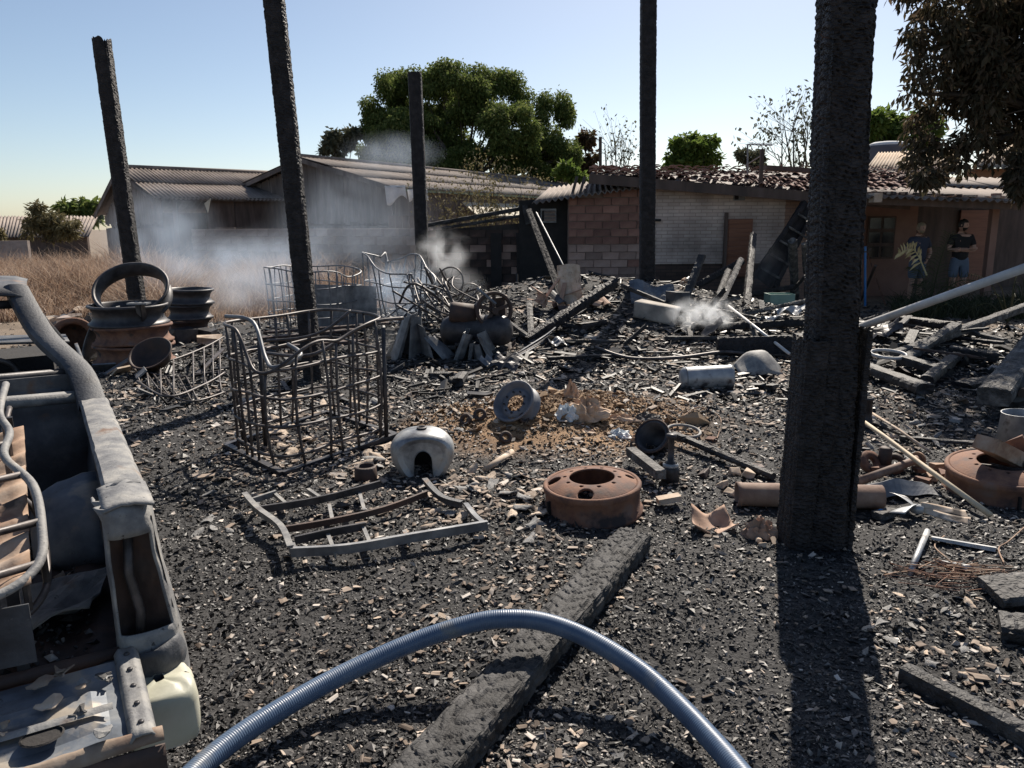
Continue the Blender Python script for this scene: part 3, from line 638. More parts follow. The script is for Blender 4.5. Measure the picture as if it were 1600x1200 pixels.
for p0_,p1_ in (((1195,262),(1285,268)),((1280,263),(1345,262))):
    q0, q1 = at(*p0_,18.5), at(*p1_,18.5); MB().bar(q0,q1,.25,.10).build('loose_ridge_board','dark_wood',house,w=True)
# right wing with porch
pz = 2.42
WX0, WX1 = XZ(1335,345,18.3)[0], XZ(1432,345,18.3)[0]
mb = MB(); slab(mb,[(WX0,18.3,-.1),(WX1,18.3,-.1),(WX1,18.3,2.4),(WX0,18.3,2.4)],(0,.2,0)); mb.build('porch_wall','house_paint',house,w=True)
WX2 = XZ(1720,345,20.5)[0]
mb = MB(); slab(mb,[(WX1,20.6,-.1),(WX2,20.6,-.1),(WX2,20.6,2.7),(WX1,20.6,2.7)],(0,.2,0)); mb.build('inner_wall','dark_wood',house,w=True)  # dark colour put on to imitate the shaded porch interior
mb = MB(); slab(mb,[(WX1+.004,18.5,-.1),(WX1+.004,20.6,-.1),(WX1+.004,20.6,2.6),(WX1+.004,18.5,2.6)],(.12,0,0)); mb.build('side_wall','house_paint',house,w=True)
for px, wd in ((1552,.14),(1700,.14)):
    q = at(px,345,16.2); MB().box((q.x,16.2,1.1),(wd,wd,2.36)).build('porch_post','house_paint',house,w=True)
q = at(1528,345,20.5); MB().box((q.x,20.54,1.0),(.9,.06,2.0)).build('inner_door','shutter_wood',house,w=True)
w0, w1 = XZ(1357,338,18.28), XZ(1394,404,18.28); wc = ((w0[0]+w1[0])/2, (w0[1]+w1[1])/2)
wn = MB().box((wc[0],18.27,wc[1]),(w1[0]-w0[0],.05,w0[1]-w1[1])).build('window','dark_wood',house,w=True)
for i in range(2):
    for j in range(3):
        MB().box((w0[0]+(w1[0]-w0[0])*(i+.5)/2-house.location.x,18.25-house.location.y,w1[1]+(w0[1]-w1[1])*(j+.5)/3),((w1[0]-w0[0])*.40,.03,(w0[1]-w1[1])*.25)).build('pane','glass_dark',wn)
a,b = at(1342,303,15.6), at(1720,317,15.4)
roof_sheets(house, a+Vector((.1,5.6,.75)), b+Vector((1.5,5.6,.75)), a, b, 5, 2, 'fibre_cement', waves=6)
for i in range(60):
    q = a.lerp(b, random.random()*.75)+Vector((0,random.uniform(0,.5),.045)); MB().box(q,(random.uniform(.05,.2),random.uniform(.05,.12),random.uniform(.02,.06)),Matrix.Rotation(random.random()*3,3,'Z')).build('roof_litter',random.choice(['clay','rust_dark','clay_pale']),house,w=True)
MB().bar(a+Vector((0,.08,-.12)), b+Vector((0,.08,-.12)),.07,.14).build('eave_beam','dark_wood',house,w=True)
q = at(1367,309,15.55); MB().box(q,(.16,.3,.18)).build('gutter_end','clay_pale',house,w=True)

# --- burnt boundary wall joining the house on the left
WY = 17.5
bwx0, bwx1 = XZ(668,345,WY)[0], x830
bw = thing('burnt_wall', 'soot-blackened brick wall joining the left end of the house', 'wall', ((bwx0+bwx1)/2, WY, 0))
mb = MB(); slab(mb,[(bwx0,WY+.03,-.1),(bwx1+.05,WY+.03,-.1),(bwx1+.05,WY+.03,1.78),(bwx0,WY+.03,1.62)],(0,.18,0)); mb.build('core','mortar_sooty',bw,w=True)
lay_bricks(bw, bwx0, bwx1-.02, -.02, 1.7, WY+.02, .37, .165, lambda r,n: random.choice(['brick_sooty','brick_sooty','brick_sooty','plaster_low']) if r < n*.75 else 'brick_sooty', skip=.05)
for px in (775,816):
    q = at(px,420,WY-.2); MB().box((q.x,WY-.16,.75),(.24,.14,1.6),jit=.01).build('pier','soot',bw,w=True)
for k,(p0_,p1_,w_) in enumerate((((668,352),(838,322),.07),((690,357),(835,334),.05),((820,320),(826,350),.1))):
    timber('charred_rafter',('upper charred rafter lying along the top of the sooty wall','lower charred rafter lying along the top of the sooty wall')[k] if k<2 else 'short charred stub at the wall top beside the doorway','rafter', at(*p0_,WY-.1-.1*k), at(*p1_,WY-.1-.1*k), w_, w_*1.3, res=.06, group='charred rafters on the wall' if k<2 else None, seed=20+k)

# --- pale block boundary wall, further back on the left
BY0, BY1 = 24.0, 18.6
p0_, p1_ = at(300,345,BY0), at(672,345,BY1)
dx = p1_.x-p0_.x; sl = (BY1-BY0)/dx
blk = thing('block_wall', 'pale concrete block boundary wall behind the dry grass', 'wall', (p0_.x, BY0, 0))
mb = MB(); slab(mb,[(p0_.x,BY0+.03,-.1),(p1_.x,BY1+.03,-.1),(p1_.x,BY1+.03,1.66),(p0_.x,BY0+.03,1.66)],(.05,.16,0)); mb.build('core','mortar',blk,w=True)
lay_bricks(blk, p0_.x, p1_.x, 0, 1.68, BY0, .40, .21, lambda r,n: 'block', slope=sl, skip=.01)

# --- timber barns
def barn(name, label, peak, ridge_dir, length, hw, zr, ze, wall_mat, sheets, rows, left_drop=None, front_open=False):
    peak = Vector((peak[0],peak[1],0)); d = Vector((math.sin(ridge_dir), math.cos(ridge_dir), 0)); p = Vector((d.y,-d.x,0))
    t = thing(name, label, 'barn', peak)
    zl = left_drop if left_drop else ze
    a, b = peak+Vector((0,0,zr)), peak+d*length+Vector((0,0,zr))
    ov = .35
    roof_sheets(t, a-d*ov, b, a-d*ov+p*hw*1.08+Vector((0,0,ze-zr)), b+p*hw*1.08+Vector((0,0,ze-zr)), sheets, rows, 'fibre_cement', waves=7)
    roof_sheets(t, a-d*ov, b, a-d*ov-p*hw*1.08+Vector((0,0,zl-zr)), b-p*hw*1.08+Vector((0,0,zl-zr)), max(2,sheets//3), 1, 'fibre_cement', waves=14)
    mb = MB().tube([a-d*ov+Vector((0,0,.03)), b+Vector((0,0,.03))], .09, 8); mb.build('ridge_cap','fibre_cement',t,w=True,smooth=True)
    for s, zz in ((1,ze),(-1,zl)):
        MB().bar(a-d*(ov-.02)+Vector((0,0,-.12)), a-d*(ov-.02)+p*s*hw*1.06+Vector((0,0,zz-zr-.12)),.05,.16).build('barge_board','barn_wood',t,w=True)
    # gable end of upright planks, each one a board
    npl = int(2*hw/.22)
    for i in range(npl):
        f = -1+2*(i+.5)/npl; zt = zr+((ze if f > 0 else zl)-zr)*abs(f)-.14
        for zz0, zz1 in ((random.uniform(1.75,1.9),zt),(-.1,1.74+random.uniform(-.03,.0))):
            if zz1-zz0 < .15: continue
            q = peak+p*(f*hw)+d*random.uniform(0,.025)
            mb = MB().box((0,0,0),(2*hw/npl-.012,.03,zz1-zz0)); M = Matrix((p,d,Vector((0,0,1)))).transposed()
            mb.v = [tuple(M @ Vector(v)+q+Vector((0,0,(zz0+zz1)/2))) for v in mb.v]; mb.build('plank',wall_mat,t,w=True)
    # long side walls and far gable
    for s in (1,-1):
        q0, q1 = peak+p*s*(hw-.05)+d*(.2 if not (front_open and s==1) else 1.6), peak+p*s*(hw-.05)+d*length
        slab(MB(),[q0,q1,q1+Vector((0,0,(ze if s>0 else zl)+.05)),q0+Vector((0,0,(ze if s>0 else zl)+.05))],p*(-s*.08)).build('side_wall',wall_mat,t,w=True)
    return t, peak, d, p
b2, pk, d2, p2 = barn('plank_barn','weathered plank barn with grey corrugated roof behind the smoke', (at(484,345,30).x,30), R(30), 25.5, 4.0, at(484,246,30).z, 3.12, 'barn_wood', 18, 3)
# green eave board, cream awning board and white cloths on the long side of that barn
e0 = pk+p2*4.33+d2*.0; MB().bar(e0+Vector((0,0,3.0)), e0+d2*16+Vector((0,0,3.0)),.04,.16).build('eave_board','green_paint',b2,w=True)
slab(MB(),[e0+d2*4.0+Vector((0,0,2.62)),e0+d2*14+Vector((0,0,2.62)),e0+d2*14+p2*.7+Vector((0,0,2.1)),e0+d2*4+p2*.7+Vector((0,0,2.1))],(0,0,-.04)).build('awning','cream_board',b2,w=True)
for k,(px0,px1,py0,py1,lb) in enumerate(((601,634,290,321,'larger white cloth hanging beside the plank barn gable'),(636,668,296,316,'smaller white cloth hanging just left of the far burnt post'))):
    A = at(px0,py0,25.5); B_ = at(px1,py1,25.5); nm = MB().grid(lambda u,v: (A.x+(B_.x-A.x)*u+.05*v, A.y+.05*math.sin(u*11+k), A.z+(B_.z-A.z)*v*(.75+.25*math.sin(u*5+1+k))), 12, 6)
    tag(nm.build('hanging_cloth','white_cloth',smooth=True,solid=.006), lb, 'cloth')
A = at(598,289,25.5); B_ = at(690,297,25.5)
cl = MB().tube([A,(A+B_)/2-Vector((0,0,.06)),B_],.006,5).build('clothes_line','iron'); tag(cl,'thin clothes line carrying the white cloths by the barn','line')
for k in range(5):
    q = at(612+k*11,345,25.9); MB().box((q.x,25.9+random.uniform(-.03,.03),1.0),(.21,.03,2.05+random.uniform(-.1,.15))).build('fence_board','dark_wood',b2,w=True)
b1, pk1, d1, p1v = barn('open_barn','brown open-sided barn with corrugated roof behind the leftmost post', (at(206,345,30).x,30), R(47), 7.2, 3.3, at(206,262,30).z, 2.78, 'dark_wood', 7, 2, left_drop=2.3, front_open=True)  # dark long wall stands in for shade within the open front
for k in (.5,2.6,5.0):
    q = pk1+p1v*3.2+d1*k; MB().box((q.x,q.y,1.4),(.15,.15,2.8)).build('post','dark_wood',b1,w=True)
q0 = pk1+p1v*3.52+d1*.4; MB().bar(q0+Vector((0,0,2.72)), q0+d1*7+Vector((0,0,2.72)),.05,.13).build('eave_board','barn_wood',b1,w=True)
q = at(319,318,28); MB().add([q,q+Vector((.24,0,.18)),q+Vector((.1,0,-.32)),q+Vector((0,.04,0)),q+Vector((.24,.04,.18)),q+Vector((.1,.04,-.32))],[(0,1,2),(5,4,3),(0,3,4,1),(1,4,5,2),(2,5,3,0)]).build('hanging_board','cream_board',b1,w=True)
q = at(350,356,24.5); MB().box((q.x,24.6,1.45),(.62,.06,.55)).build('crate_board','barn_wood',b1,w=True)
# left low lean-to of the barn (dark slope at the far left of it)
qa, qb = at(166,330,32), at(120,372,29)
# --- far low roof on the left edge
fs = thing('far_shed','long brown roofed shed far off at the left edge','shed',(at(40,345,46).x,46,0))
a,b,c,d = at(-140,338,50), at(152,338,50), at(-140,371,45), at(138,369,45)
roof_sheets(fs,a,b,c,d,9,1,'fibre_cement',waves=6,amp=.05)
slab(MB(),[Vector((c.x,45.4,-.1)),Vector((d.x-.3,45.4,-.1)),Vector((d.x-.3,45.4,d.z)),Vector((c.x,45.4,c.z))],(0,.2,0)).build('wall','dark_wood',fs,w=True)
lw = MB(); q0, q1 = at(-60,377,27), at(42,376,27); slab(lw,[(q0.x,27,-.1),(q1.x,27,-.1),(q1.x,27,q1.z),(q0.x,27,q0.z)],(0,.15,0)); tag(lw.build('low_wall','block'),'short pale wall end at the left edge behind the grass','wall')
# --- houses behind on the right
rb = thing('tan_roofed_house','house with tan corrugated roof below the blue water tank','house',(at(1400,345,25).x,25,0))
a,b,c,d = at(1372,238,28), at(1500,236,28), at(1346,273,24), at(1500,272,24)
roof_sheets(rb,a,b,c,d,4,1,'fibre_tan',waves=7)
slab(MB(),[Vector((c.x+.2,24.4,0)),Vector((d.x,24.4,0)),Vector((d.x,24.4,d.z-.05)),Vector((c.x+.2,24.4,c.z-.05))],(0,.2,0)).build('wall','house_paint',rb,w=True)
rc = thing('orange_walled_house','orange walled house with tan corrugated roof at the right edge','house',(at(1580,345,24).x,24,0))
a,b,c,d = at(1545,226,26.5), at(1760,220,26.5), at(1518,262,22.5), at(1760,258,22.5)
roof_sheets(rc,a,b,c,d,4,1,'fibre_tan',waves=7)
mat('orange_wall', [(.26,.14,.08),(.32,.18,.11)], scale=2, rough=.9, bump=.2)
slab(MB(),[Vector((c.x+.2,23,0)),Vector((d.x,23,0)),Vector((d.x,23,d.z)),Vector((c.x+.2,23,c.z))],(0,.2,0)).build('wall','orange_wall',rc,w=True)
q = at(1385,250,30); wt = thing('water_tank','blue plastic water tank with pale domed lid above the tan roof','water tank',(q.x,30,q.z-.6))
MB().lathe([(0.001,0),(.52,0),(.56,.1),(.66,1.02),(.70,1.05),(.70,1.1),(.66,1.12)],32).build('body','tank_blue',wt,smooth=True)
MB().lathe([(.72,1.1),(.72,1.15),(.5,1.24),(.2,1.27),(.001,1.28)],32).build('lid','white_cloth',wt,smooth=True)
mb = MB().box((0,0,-(q.z-.6)/2-.02),(1.3,1.3,(q.z-.6)+.0)); mb.build('tank_tower','orange_wall',wt)
# --- television aerial on the tiled roof
b0 = at(1188,300,16.7); t0 = at(1191,233,16.7)
ae = thing('roof_aerial','thin wooden pole with television aerial on the tiled roof','aerial',b0)
MB().bar(b0-Vector((0,0,.1)),t0,.07,.07,up=(0,1,0)).build('pole','dark_wood',ae,w=True)
m0, m1 = at(1168,280,18.2), at(1168,226,18.2); MB().tube([m0,m1],.018,6).build('mast','grey_metal',ae,w=True)
q0, q1 = at(1167,226,18.2), at(1207,227,18.2); MB().tube([q0,q1],.012,6).build('boom','grey_metal',ae,w=True)
for i in range(7):
    q = q0.lerp(q1,(i+.5)/7); MB().tube([q-Vector((.03,.35,0)),q+Vector((.03,.35,.03))],.008,5).build('element','grey_metal',ae,w=True)
MB().bar(b0+Vector((0,.05,.75)), q0+Vector((0,0,-.45)),.02,.02).build('stay','grey_metal',ae,w=True)
# ------------------------------------------------------------------ trees, shrubs and grass
def leaf_cloud(blobs, n, L, Wd, droop=.6, shell=.55, down=0.25):
    """blobs (x,y,z,rx,ry,rz): leaf quads (folded diamonds) spread mostly through the outer shell of each blob"""
    B = np.array(blobs, float); vol = B[:,3]*B[:,4]*B[:,5]; pr = vol**.75; pr /= pr.sum(); idx = rng.choice(len(B), n, p=pr)
    d = rng.normal(0,1,(n,3)); d /= np.linalg.norm(d,axis=1)[:,None]
    rad = shell + (1-shell)*rng.random(n)**.6; rad *= 1+rng.normal(0,.10,n)
    cl = .82+.36*fbm(d[:,0]*2+B[idx,0]*3+9, d[:,2]*2+d[:,1]*2+B[idx,2]*3+9, 1.6, 3)
    c = B[idx,:3] + d*B[idx,3:]*(rad*cl)[:,None]
    dirv = d*.55 + rng.normal(0,.5,(n,3)); dirv[:,2] -= droop; dirv /= np.linalg.norm(dirv,axis=1)[:,None]
    side = np.cross(dirv, rng.normal(0,1,(n,3))); side /= np.linalg.norm(side,axis=1)[:,None]; nr = np.cross(dirv, side)
    l = L*np.exp(rng.normal(0,.25,n)); w_ = Wd*np.exp(rng.normal(0,.25,n))
    p0 = c; p1 = c+dirv*(l*.5)[:,None]+side*(w_*.5)[:,None]+nr*(l*.07)[:,None]; p2 = c+dirv*l[:,None]; p3 = c+dirv*(l*.5)[:,None]-side*(w_*.5)[:,None]+nr*(l*.07)[:,None]
    V = np.stack([p0,p1,p2,p3],1).reshape(-1,3); Fq = np.arange(4*n).reshape(n,4)
    t = np.clip(rng.random(n)*.75+.25*(d[:,2]*.5+.5),0,1)  # leaves paler toward each blob's top, light from above put into the tone
    return V, Fq, np.repeat(t,4)
def limbs(mb, base, tips, r0, mid=.45, jit=.25):
    base = Vector(base)
    for t in tips:
        t = Vector(t); m = base.lerp(t, mid)+Vector((random.uniform(-jit,jit),random.uniform(-jit,jit),random.uniform(0,jit)))
        pts = spline([base,m,t],5); k = len(pts); mb.tube(pts,[r0*(1-.85*i/(k-1)) for i in range(k)],6)
def tree(name, label, base, blobs, nleaf, L, Wd, leafm, trunk_r, fork=.35, cat='tree', group=None, **k):
    base = Vector(base); t = thing(name,label,cat,base,group=group)
    top = max(b[2] for b in blobs); cz = base.z+(top-base.z)*fork; cx = sum(b[0] for b in blobs)/len(blobs); cy = sum(b[1] for b in blobs)/len(blobs)
    f = Vector((base.x+(cx-base.x)*.4, base.y+(cy-base.y)*.4, cz)); mb = MB()
    pts = spline([base-Vector((0,0,.1)), base.lerp(f,.5)+Vector((trunk_r*.4,0,0)), f],5); mb.tube(pts,[trunk_r*(1.15-.5*i/(len(pts)-1)) for i in range(len(pts))],10)
    bl_ = [b[:3] for b in blobs]; limbs(mb,f,bl_[::max(1,len(bl_)//7)],trunk_r*.42); limbs(mb,f,bl_[1::3],trunk_r*.13)
    mb.build('trunk','bark',t,w=True,smooth=True)
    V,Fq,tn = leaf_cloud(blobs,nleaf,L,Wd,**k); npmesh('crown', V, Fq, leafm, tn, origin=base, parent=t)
    return t
def pblobs(lst, Y, ydep=1.0):
    """(px,py,rpx,rpy[,dy]) -> blobs in metres at distance Y"""
    out = []
    for e in lst:
        px,py,rx,ry = e[:4]; dy = e[4] if len(e)>4 else 0; yy = Y+dy; q = at(px,py,yy); s = yy/F
        out.append((q.x,q.y,q.z,rx*s,(rx+ry)/2*s*ydep,ry*s))
    return out
def sub(blobs, n, f=.42):
    out = []
    for b in blobs:
        for _ in range(n):
            d = Vector((random.gauss(0,1),random.gauss(0,1),random.gauss(0,1))).normalized()
            out.append((b[0]+d.x*b[3]*.75,b[1]+d.y*b[4]*.75,b[2]+d.z*b[5]*.75,b[3]*f*random.uniform(.7,1.2),b[4]*f,b[5]*f*random.uniform(.7,1.1)))
    return out
gb = lambda px,Y: (at(px,345,Y).x, Y, 0)
big_b = pblobs([(615,165,48,52),(660,150,55,45,2),(715,145,62,45),(775,160,52,45,1),(640,215,62,42,-1),(720,205,70,55,1),(790,215,52,50,-2),(805,195,42,35,-3),(865,205,32,60,1),(850,250,45,38),(600,235,40,38,1),(585,200,22,34,0),(700,250,80,30,-1),(885,240,22,35)],47)
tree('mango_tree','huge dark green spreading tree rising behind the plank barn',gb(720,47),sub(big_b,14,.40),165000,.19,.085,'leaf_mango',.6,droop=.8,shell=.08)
tree('small_tree','small airy grey-green tree left of the huge tree, above the barn ridge',gb(530,46),sub(pblobs([(525,222,24,20),(545,215,18,16),(512,232,12,10)],46),5),1700,.34,.15,'leaf_grey',.12)
tree('rusty_tree','thin reddish tree just right of the huge tree',gb(915,50),sub(pblobs([(915,235,17,24),(925,255,15,18),(905,260,15,14)],50),4),1500,.34,.16,'leaf_red',.12)
tree('round_tree','round bright green tree alone above the tiled roof',gb(1080,42),sub(pblobs([(1075,238,32,22),(1095,230,22,18),(1060,248,22,16),(1110,250,15,14),(1078,258,38,15)],42),7,.42),4600,.32,.16,'leaf_bright',.2)
tree('grey_bush_tree','small grey-green tree behind the aerial pole',gb(1178,40),sub(pblobs([(1172,243,18,15),(1182,250,14,12)],40),5),900,.26,.12,'leaf_grey',.1)
tree('hedge_tree','yellow-green tree behind the blue water tank',gb(1400,44),sub(pblobs([(1400,185,38,18),(1375,200,28,22),(1425,205,40,28),(1385,225,45,22)],44),7),4500,.36,.18,'leaf_bright',.25)
tree('bright_shrub_tree','low lime green shrub between the barn roof and the tiled roof',gb(885,40),sub(pblobs([(884,268,14,12),(905,276,16,7)],40),5),1000,.28,.14,'leaf_bright',.08,cat='shrub')
tree('dark_bushy_tree','dark rounded tree above the far shed roof',gb(128,60),sub(pblobs([(118,325,22,13),(140,328,20,14),(128,338,25,12)],60),6),2200,.45,.22,'leaf_mango',.25)
tree('pale_shrub','tall pale feathery shrub in front of the far shed',gb(62,36),sub(pblobs([(62,330,16,14),(80,345,24,14),(58,355,22,16),(110,352,24,11),(85,362,35,10)],36),6),3200,.26,.07,'leaf_dry',.07,cat='shrub')
tree('pale_bush','small pale bush at the left edge above the grass',gb(8,30),sub(pblobs([(5,368,16,8),(-10,365,14,10)],30),5),700,.2,.07,'leaf_dry',.04,cat='shrub')
# sparse branching shrub before the awning
def twig_tree(name,label,base,tips,r,lf,nl,L,Wd,cat='tree',sprd=.35):
    base = Vector(base); t = thing(name,label,cat,base); mb = MB(); tipsl = []
    for tp in tips:
        tp = Vector(tp); m = base.lerp(tp,.5)+Vector((random.uniform(-.25,.25),random.uniform(-.3,.3),.1)); pts = spline([base-Vector((0,0,.05)),m,tp],5); k = len(pts)
        mb.tube(pts,[r*(1-.8*i/(k-1)) for i in range(k)],5)
        for _ in range(7):
            s_ = pts[random.randint(3,k-1)]; L1 = (tp-base).length*random.uniform(.12,.3); dr = ((tp-base).normalized()+Vector((random.gauss(0,.7),random.gauss(0,.7),random.gauss(.1,.4)))).normalized(); e_ = s_+dr*L1
            mb.tube([s_,s_.lerp(e_,.5)+Vector((random.uniform(-.05,.05),0,random.uniform(-.05,.05))),e_],[r*.22,r*.15,r*.07],4); tipsl.append(e_)
            for _ in range(3):
                f_ = e_+(dr+Vector((random.gauss(0,.6),random.gauss(0,.6),random.gauss(0,.5)))).normalized()*L1*.6; mb.tube([s_.lerp(e_,random.random()),f_],[r*.10,r*.05],3); tipsl.append(f_)
    mb.build('trunk','bark',t,w=True)
    bl = [(q.x,q.y,q.z,sprd,sprd,sprd) for q in tipsl]
    V,Fq,tn = leaf_cloud(bl,nl,L,Wd,shell=.1); npmesh('crown',V,Fq,lf,tn,origin=base,parent=t)
tips = [at(px,py,22) for px,py in ((690,315),(705,295),(730,285),(745,300),(770,290),(790,305),(815,300),(830,315),(760,320),(715,330))]
twig_tree('thorny_shrub','sparse yellow-green shrub growing over the sooty wall',(at(755,345,22).x,22,0),tips,.035,'leaf_dry',2600,.09,.04,cat='shrub',sprd=.30)
tips = [at(px,py,48) for px,py in ((945,225),(960,215),(975,232),(985,238),(955,240),(970,250))]
twig_tree('bare_tree','pale leafless tree right of the reddish tree',(at(962,345,48).x,48,0),tips,.10,'leaf_grey',350,.2,.1)
tips = [at(px,py,36) for px,py in ((1225,195),(1240,192),(1255,200),(1262,215),(1222,215),(1245,220),(1215,240))]
twig_tree('bare_twiggy_tree','thin twiggy tree with few leaves just left of the nearest post',(at(1250,345,36).x,36,0),tips,.09,'leaf_grey',700,.2,.1)
q0,q1 = at(940,270,45), at(938,214,45); MB_ = MB().tube([Vector((q0.x,45,0)),q1],.09,6); tag(MB_.build('utility_pole','bark'),'thin dark utility pole by the pale leafless tree','pole')

# overhanging scorched tree at the right, near the camera
rbl = pblobs([(1450,40,32,50),(1500,15,50,55),(1440,120,28,45),(1490,110,48,60),(1550,60,60,80),(1600,40,60,90),(1455,190,30,45),(1500,190,45,55),(1545,160,50,60),(1600,140,55,75),(1445,250,26,32),(1475,255,30,35),(1515,240,35,32),(1660,60,60,110),(1580,210,26,30),(1635,180,40,55),(1480,-50,60,60),(1580,-60,80,80),(1660,-60,70,90)],11.5,1.4)
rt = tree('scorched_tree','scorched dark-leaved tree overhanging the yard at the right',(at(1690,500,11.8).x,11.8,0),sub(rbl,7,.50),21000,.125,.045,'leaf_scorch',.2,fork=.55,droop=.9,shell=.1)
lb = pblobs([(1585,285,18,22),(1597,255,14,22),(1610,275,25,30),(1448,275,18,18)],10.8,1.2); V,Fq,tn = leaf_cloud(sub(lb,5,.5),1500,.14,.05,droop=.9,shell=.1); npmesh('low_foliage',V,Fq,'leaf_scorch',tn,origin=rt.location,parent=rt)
mb = MB(); s0 = rt.location+Vector((0,0,3.4)); mb.tube(spline([s0,at(1640,210,11.2),at(1600,250,10.9),at(1585,285,10.8)],5),.02,5); mb.build('low_branch','bark',rt,w=True)

# dry grass beyond the burnt patch
def blades(name,label,x,y,h,mat_='dry_grass',lean=.45,wd=.012,cat='grass'):
    n = len(x); a = rng.uniform(0,2*np.pi,n); k = rng.normal(0,lean,(n,2))*h[:,None]; z0 = ghv(x,y)-.02
    sx,sy = np.cos(a)*wd, np.sin(a)*wd; mx_,my_ = x+k[:,0]*.35, y+k[:,1]*.35
    p = lambda X_,Y_,Z_: np.stack([X_,Y_,Z_],-1)
    V = np.stack([p(x-sx,y-sy,z0),p(x+sx,y+sy,z0),p(mx_+sx*.7,my_+sy*.7,z0+h*.6),p(mx_-sx*.7,my_-sy*.7,z0+h*.6),p(x+k[:,0]+sx*.12,y+k[:,1]+sy*.12,z0+h),p(x+k[:,0]-sx*.12,y+k[:,1]-sy*.12,z0+h)],1).reshape(-1,3)
    tn = np.repeat(np.clip(rng.random(n)*.7+.3*fbm(x,y,.5,2),0,1),6)
    return tag(npmesh(name,V,(np.array([(0,1,2,3),(3,2,4,5)])[None]+np.arange(n)[:,None,None]*6).reshape(-1,4),mat_,tn),label,cat,kind='stuff')
n = 75000; y = rng.uniform(13.2,26,n); x = rng.uniform(-1.0,.02,n)*y*.78 - .4
edge = 13.6+ .9*np.sin(x*1.3)+.8*np.sin(x*.6+1)+ np.clip(x+6.5,0,9)*.75; keep = (y > edge) & (x < -1.5); x,y = x[keep],y[keep]
h = (.35+1.25*fbm(x,y,.55,6)**1.5)*rng.uniform(.6,1.25,len(x)); h *= .9*np.clip((y-edge[keep])/1.5,.35,1)
blades('dry_grass','tall dry straw-coloured grass beyond the burnt patch',x,y,h,lean=.5,wd=.011)
n = 5000; x = rng.uniform(5.5,11,n); y = rng.uniform(13.6,16.0,n); keep = (x > y*.50) ; x,y = x[keep],y[keep]
blades('weeds','low dark weeds by the porch at the right',x,y,rng.uniform(.08,.38,len(x)),'palm_leaf',.7,.012)
# palm-like plant in front of the people
def frond(mb, b, tip, arch, nl=18, ll=.36, wd=.009):
    b, tip = Vector(b), Vector(tip); m = b.lerp(tip,.5)+Vector((0,0,arch)); pts = spline([b,m,tip],8); mb.tube(pts,[.018*(1-.75*i/(len(pts)-1)) for i in range(len(pts))],5)
    ax = (tip-b).normalized(); s_ = ax.cross(Vector((0,1,0))).normalized()
    for i in range(nl):
        f = .25+.73*i/nl; k = f*(len(pts)-1); a = pts[int(k)].lerp(pts[min(int(k)+1,len(pts)-1)],k-int(k))
        for sg in (1,-1):
            dr = (ax*.7+s_*sg*.9+Vector((random.uniform(-.15,.15),random.uniform(-.5,.5),-.25))).normalized(); L1 = ll*(1-.5*f)*random.uniform(.8,1.15); e_ = a+dr*L1+Vector((0,0,-.12*L1))
            w_ = ax*wd; mm = a.lerp(e_,.5)+Vector((0,0,.03)); mb.add([a-w_*.4,a+w_*.4,mm+w_,e_,mm-w_],[(0,1,2,4),(4,2,3)])
pb_ = G(1452,478); pl = thing('palm_plant','young palm with one yellowed drooping frond in front of the two people','palm',pb_)
YP = pb_.y
for k,(px,py,ar) in enumerate(((1484,362,.15),(1425,418,.25),(1466,385,.1),(1535,440,.25),(1435,445,.15),(1495,450,.2))):
    mb = MB(); frond(mb,pb_,at(px,py,YP+random.uniform(-.4,.3)),ar); nm = mb.build('frond','palm_leaf',pl,w=True)
    a_ = nm.data.attributes.new('tone','FLOAT','POINT'); a_.data.foreach_set('value',[.3+.6*random.random()]*len(nm.data.vertices))
mb = MB(); frond(mb,at(1448,430,YP-.1),at(1402,400,YP-.2),.32,12,.3,.03); mb.build('dry_frond','palm_dry',pl,w=True)
for k,(px,py,tx,ty,lb) in enumerate(((1575,505,1545,440,'arching grass tuft behind the white pipe'),(1600,500,1590,440,'arching grass tuft at the right edge behind the white pipe'))):
    b_ = G(px,py); tt = thing('arching_plant',lb,'plant',b_)
    for j in range(12):
        mb = MB(); tip = at(tx+random.uniform(-40,50),ty+random.uniform(-15,55),b_.y+random.uniform(-.5,.5)); pts = spline([b_,b_.lerp(tip,.5)+Vector((0,0,.25)),tip],6); mb.tube(pts,[.012*(1-.8*i/(len(pts)-1)) for i in range(len(pts))],4)
        nm = mb.build('blade','palm_leaf',tt,w=True); a_ = nm.data.attributes.new('tone','FLOAT','POINT'); a_.data.foreach_set('value',[.4+.6*random.random()]*len(nm.data.vertices))
# ------------------------------------------------------------------ things in the burnt yard
def Mrot(n, spin=0.0):
    """matrix whose z axis is n"""
    n = Vector(n).normalized(); return n.to_track_quat('Z','Y').to_matrix() @ Matrix.Rotation(spin,3,'Z')
def circ(c, r, n=32, M=None, wob=0.0):
    c = Vector(c); out = []
    for i in range(n):
        a = 2*math.pi*i/n; v = Vector((math.cos(a)*r, math.sin(a)*r, wob*r*math.sin(2*a+1))); out.append((M @ v if M else v)+c)
    return out
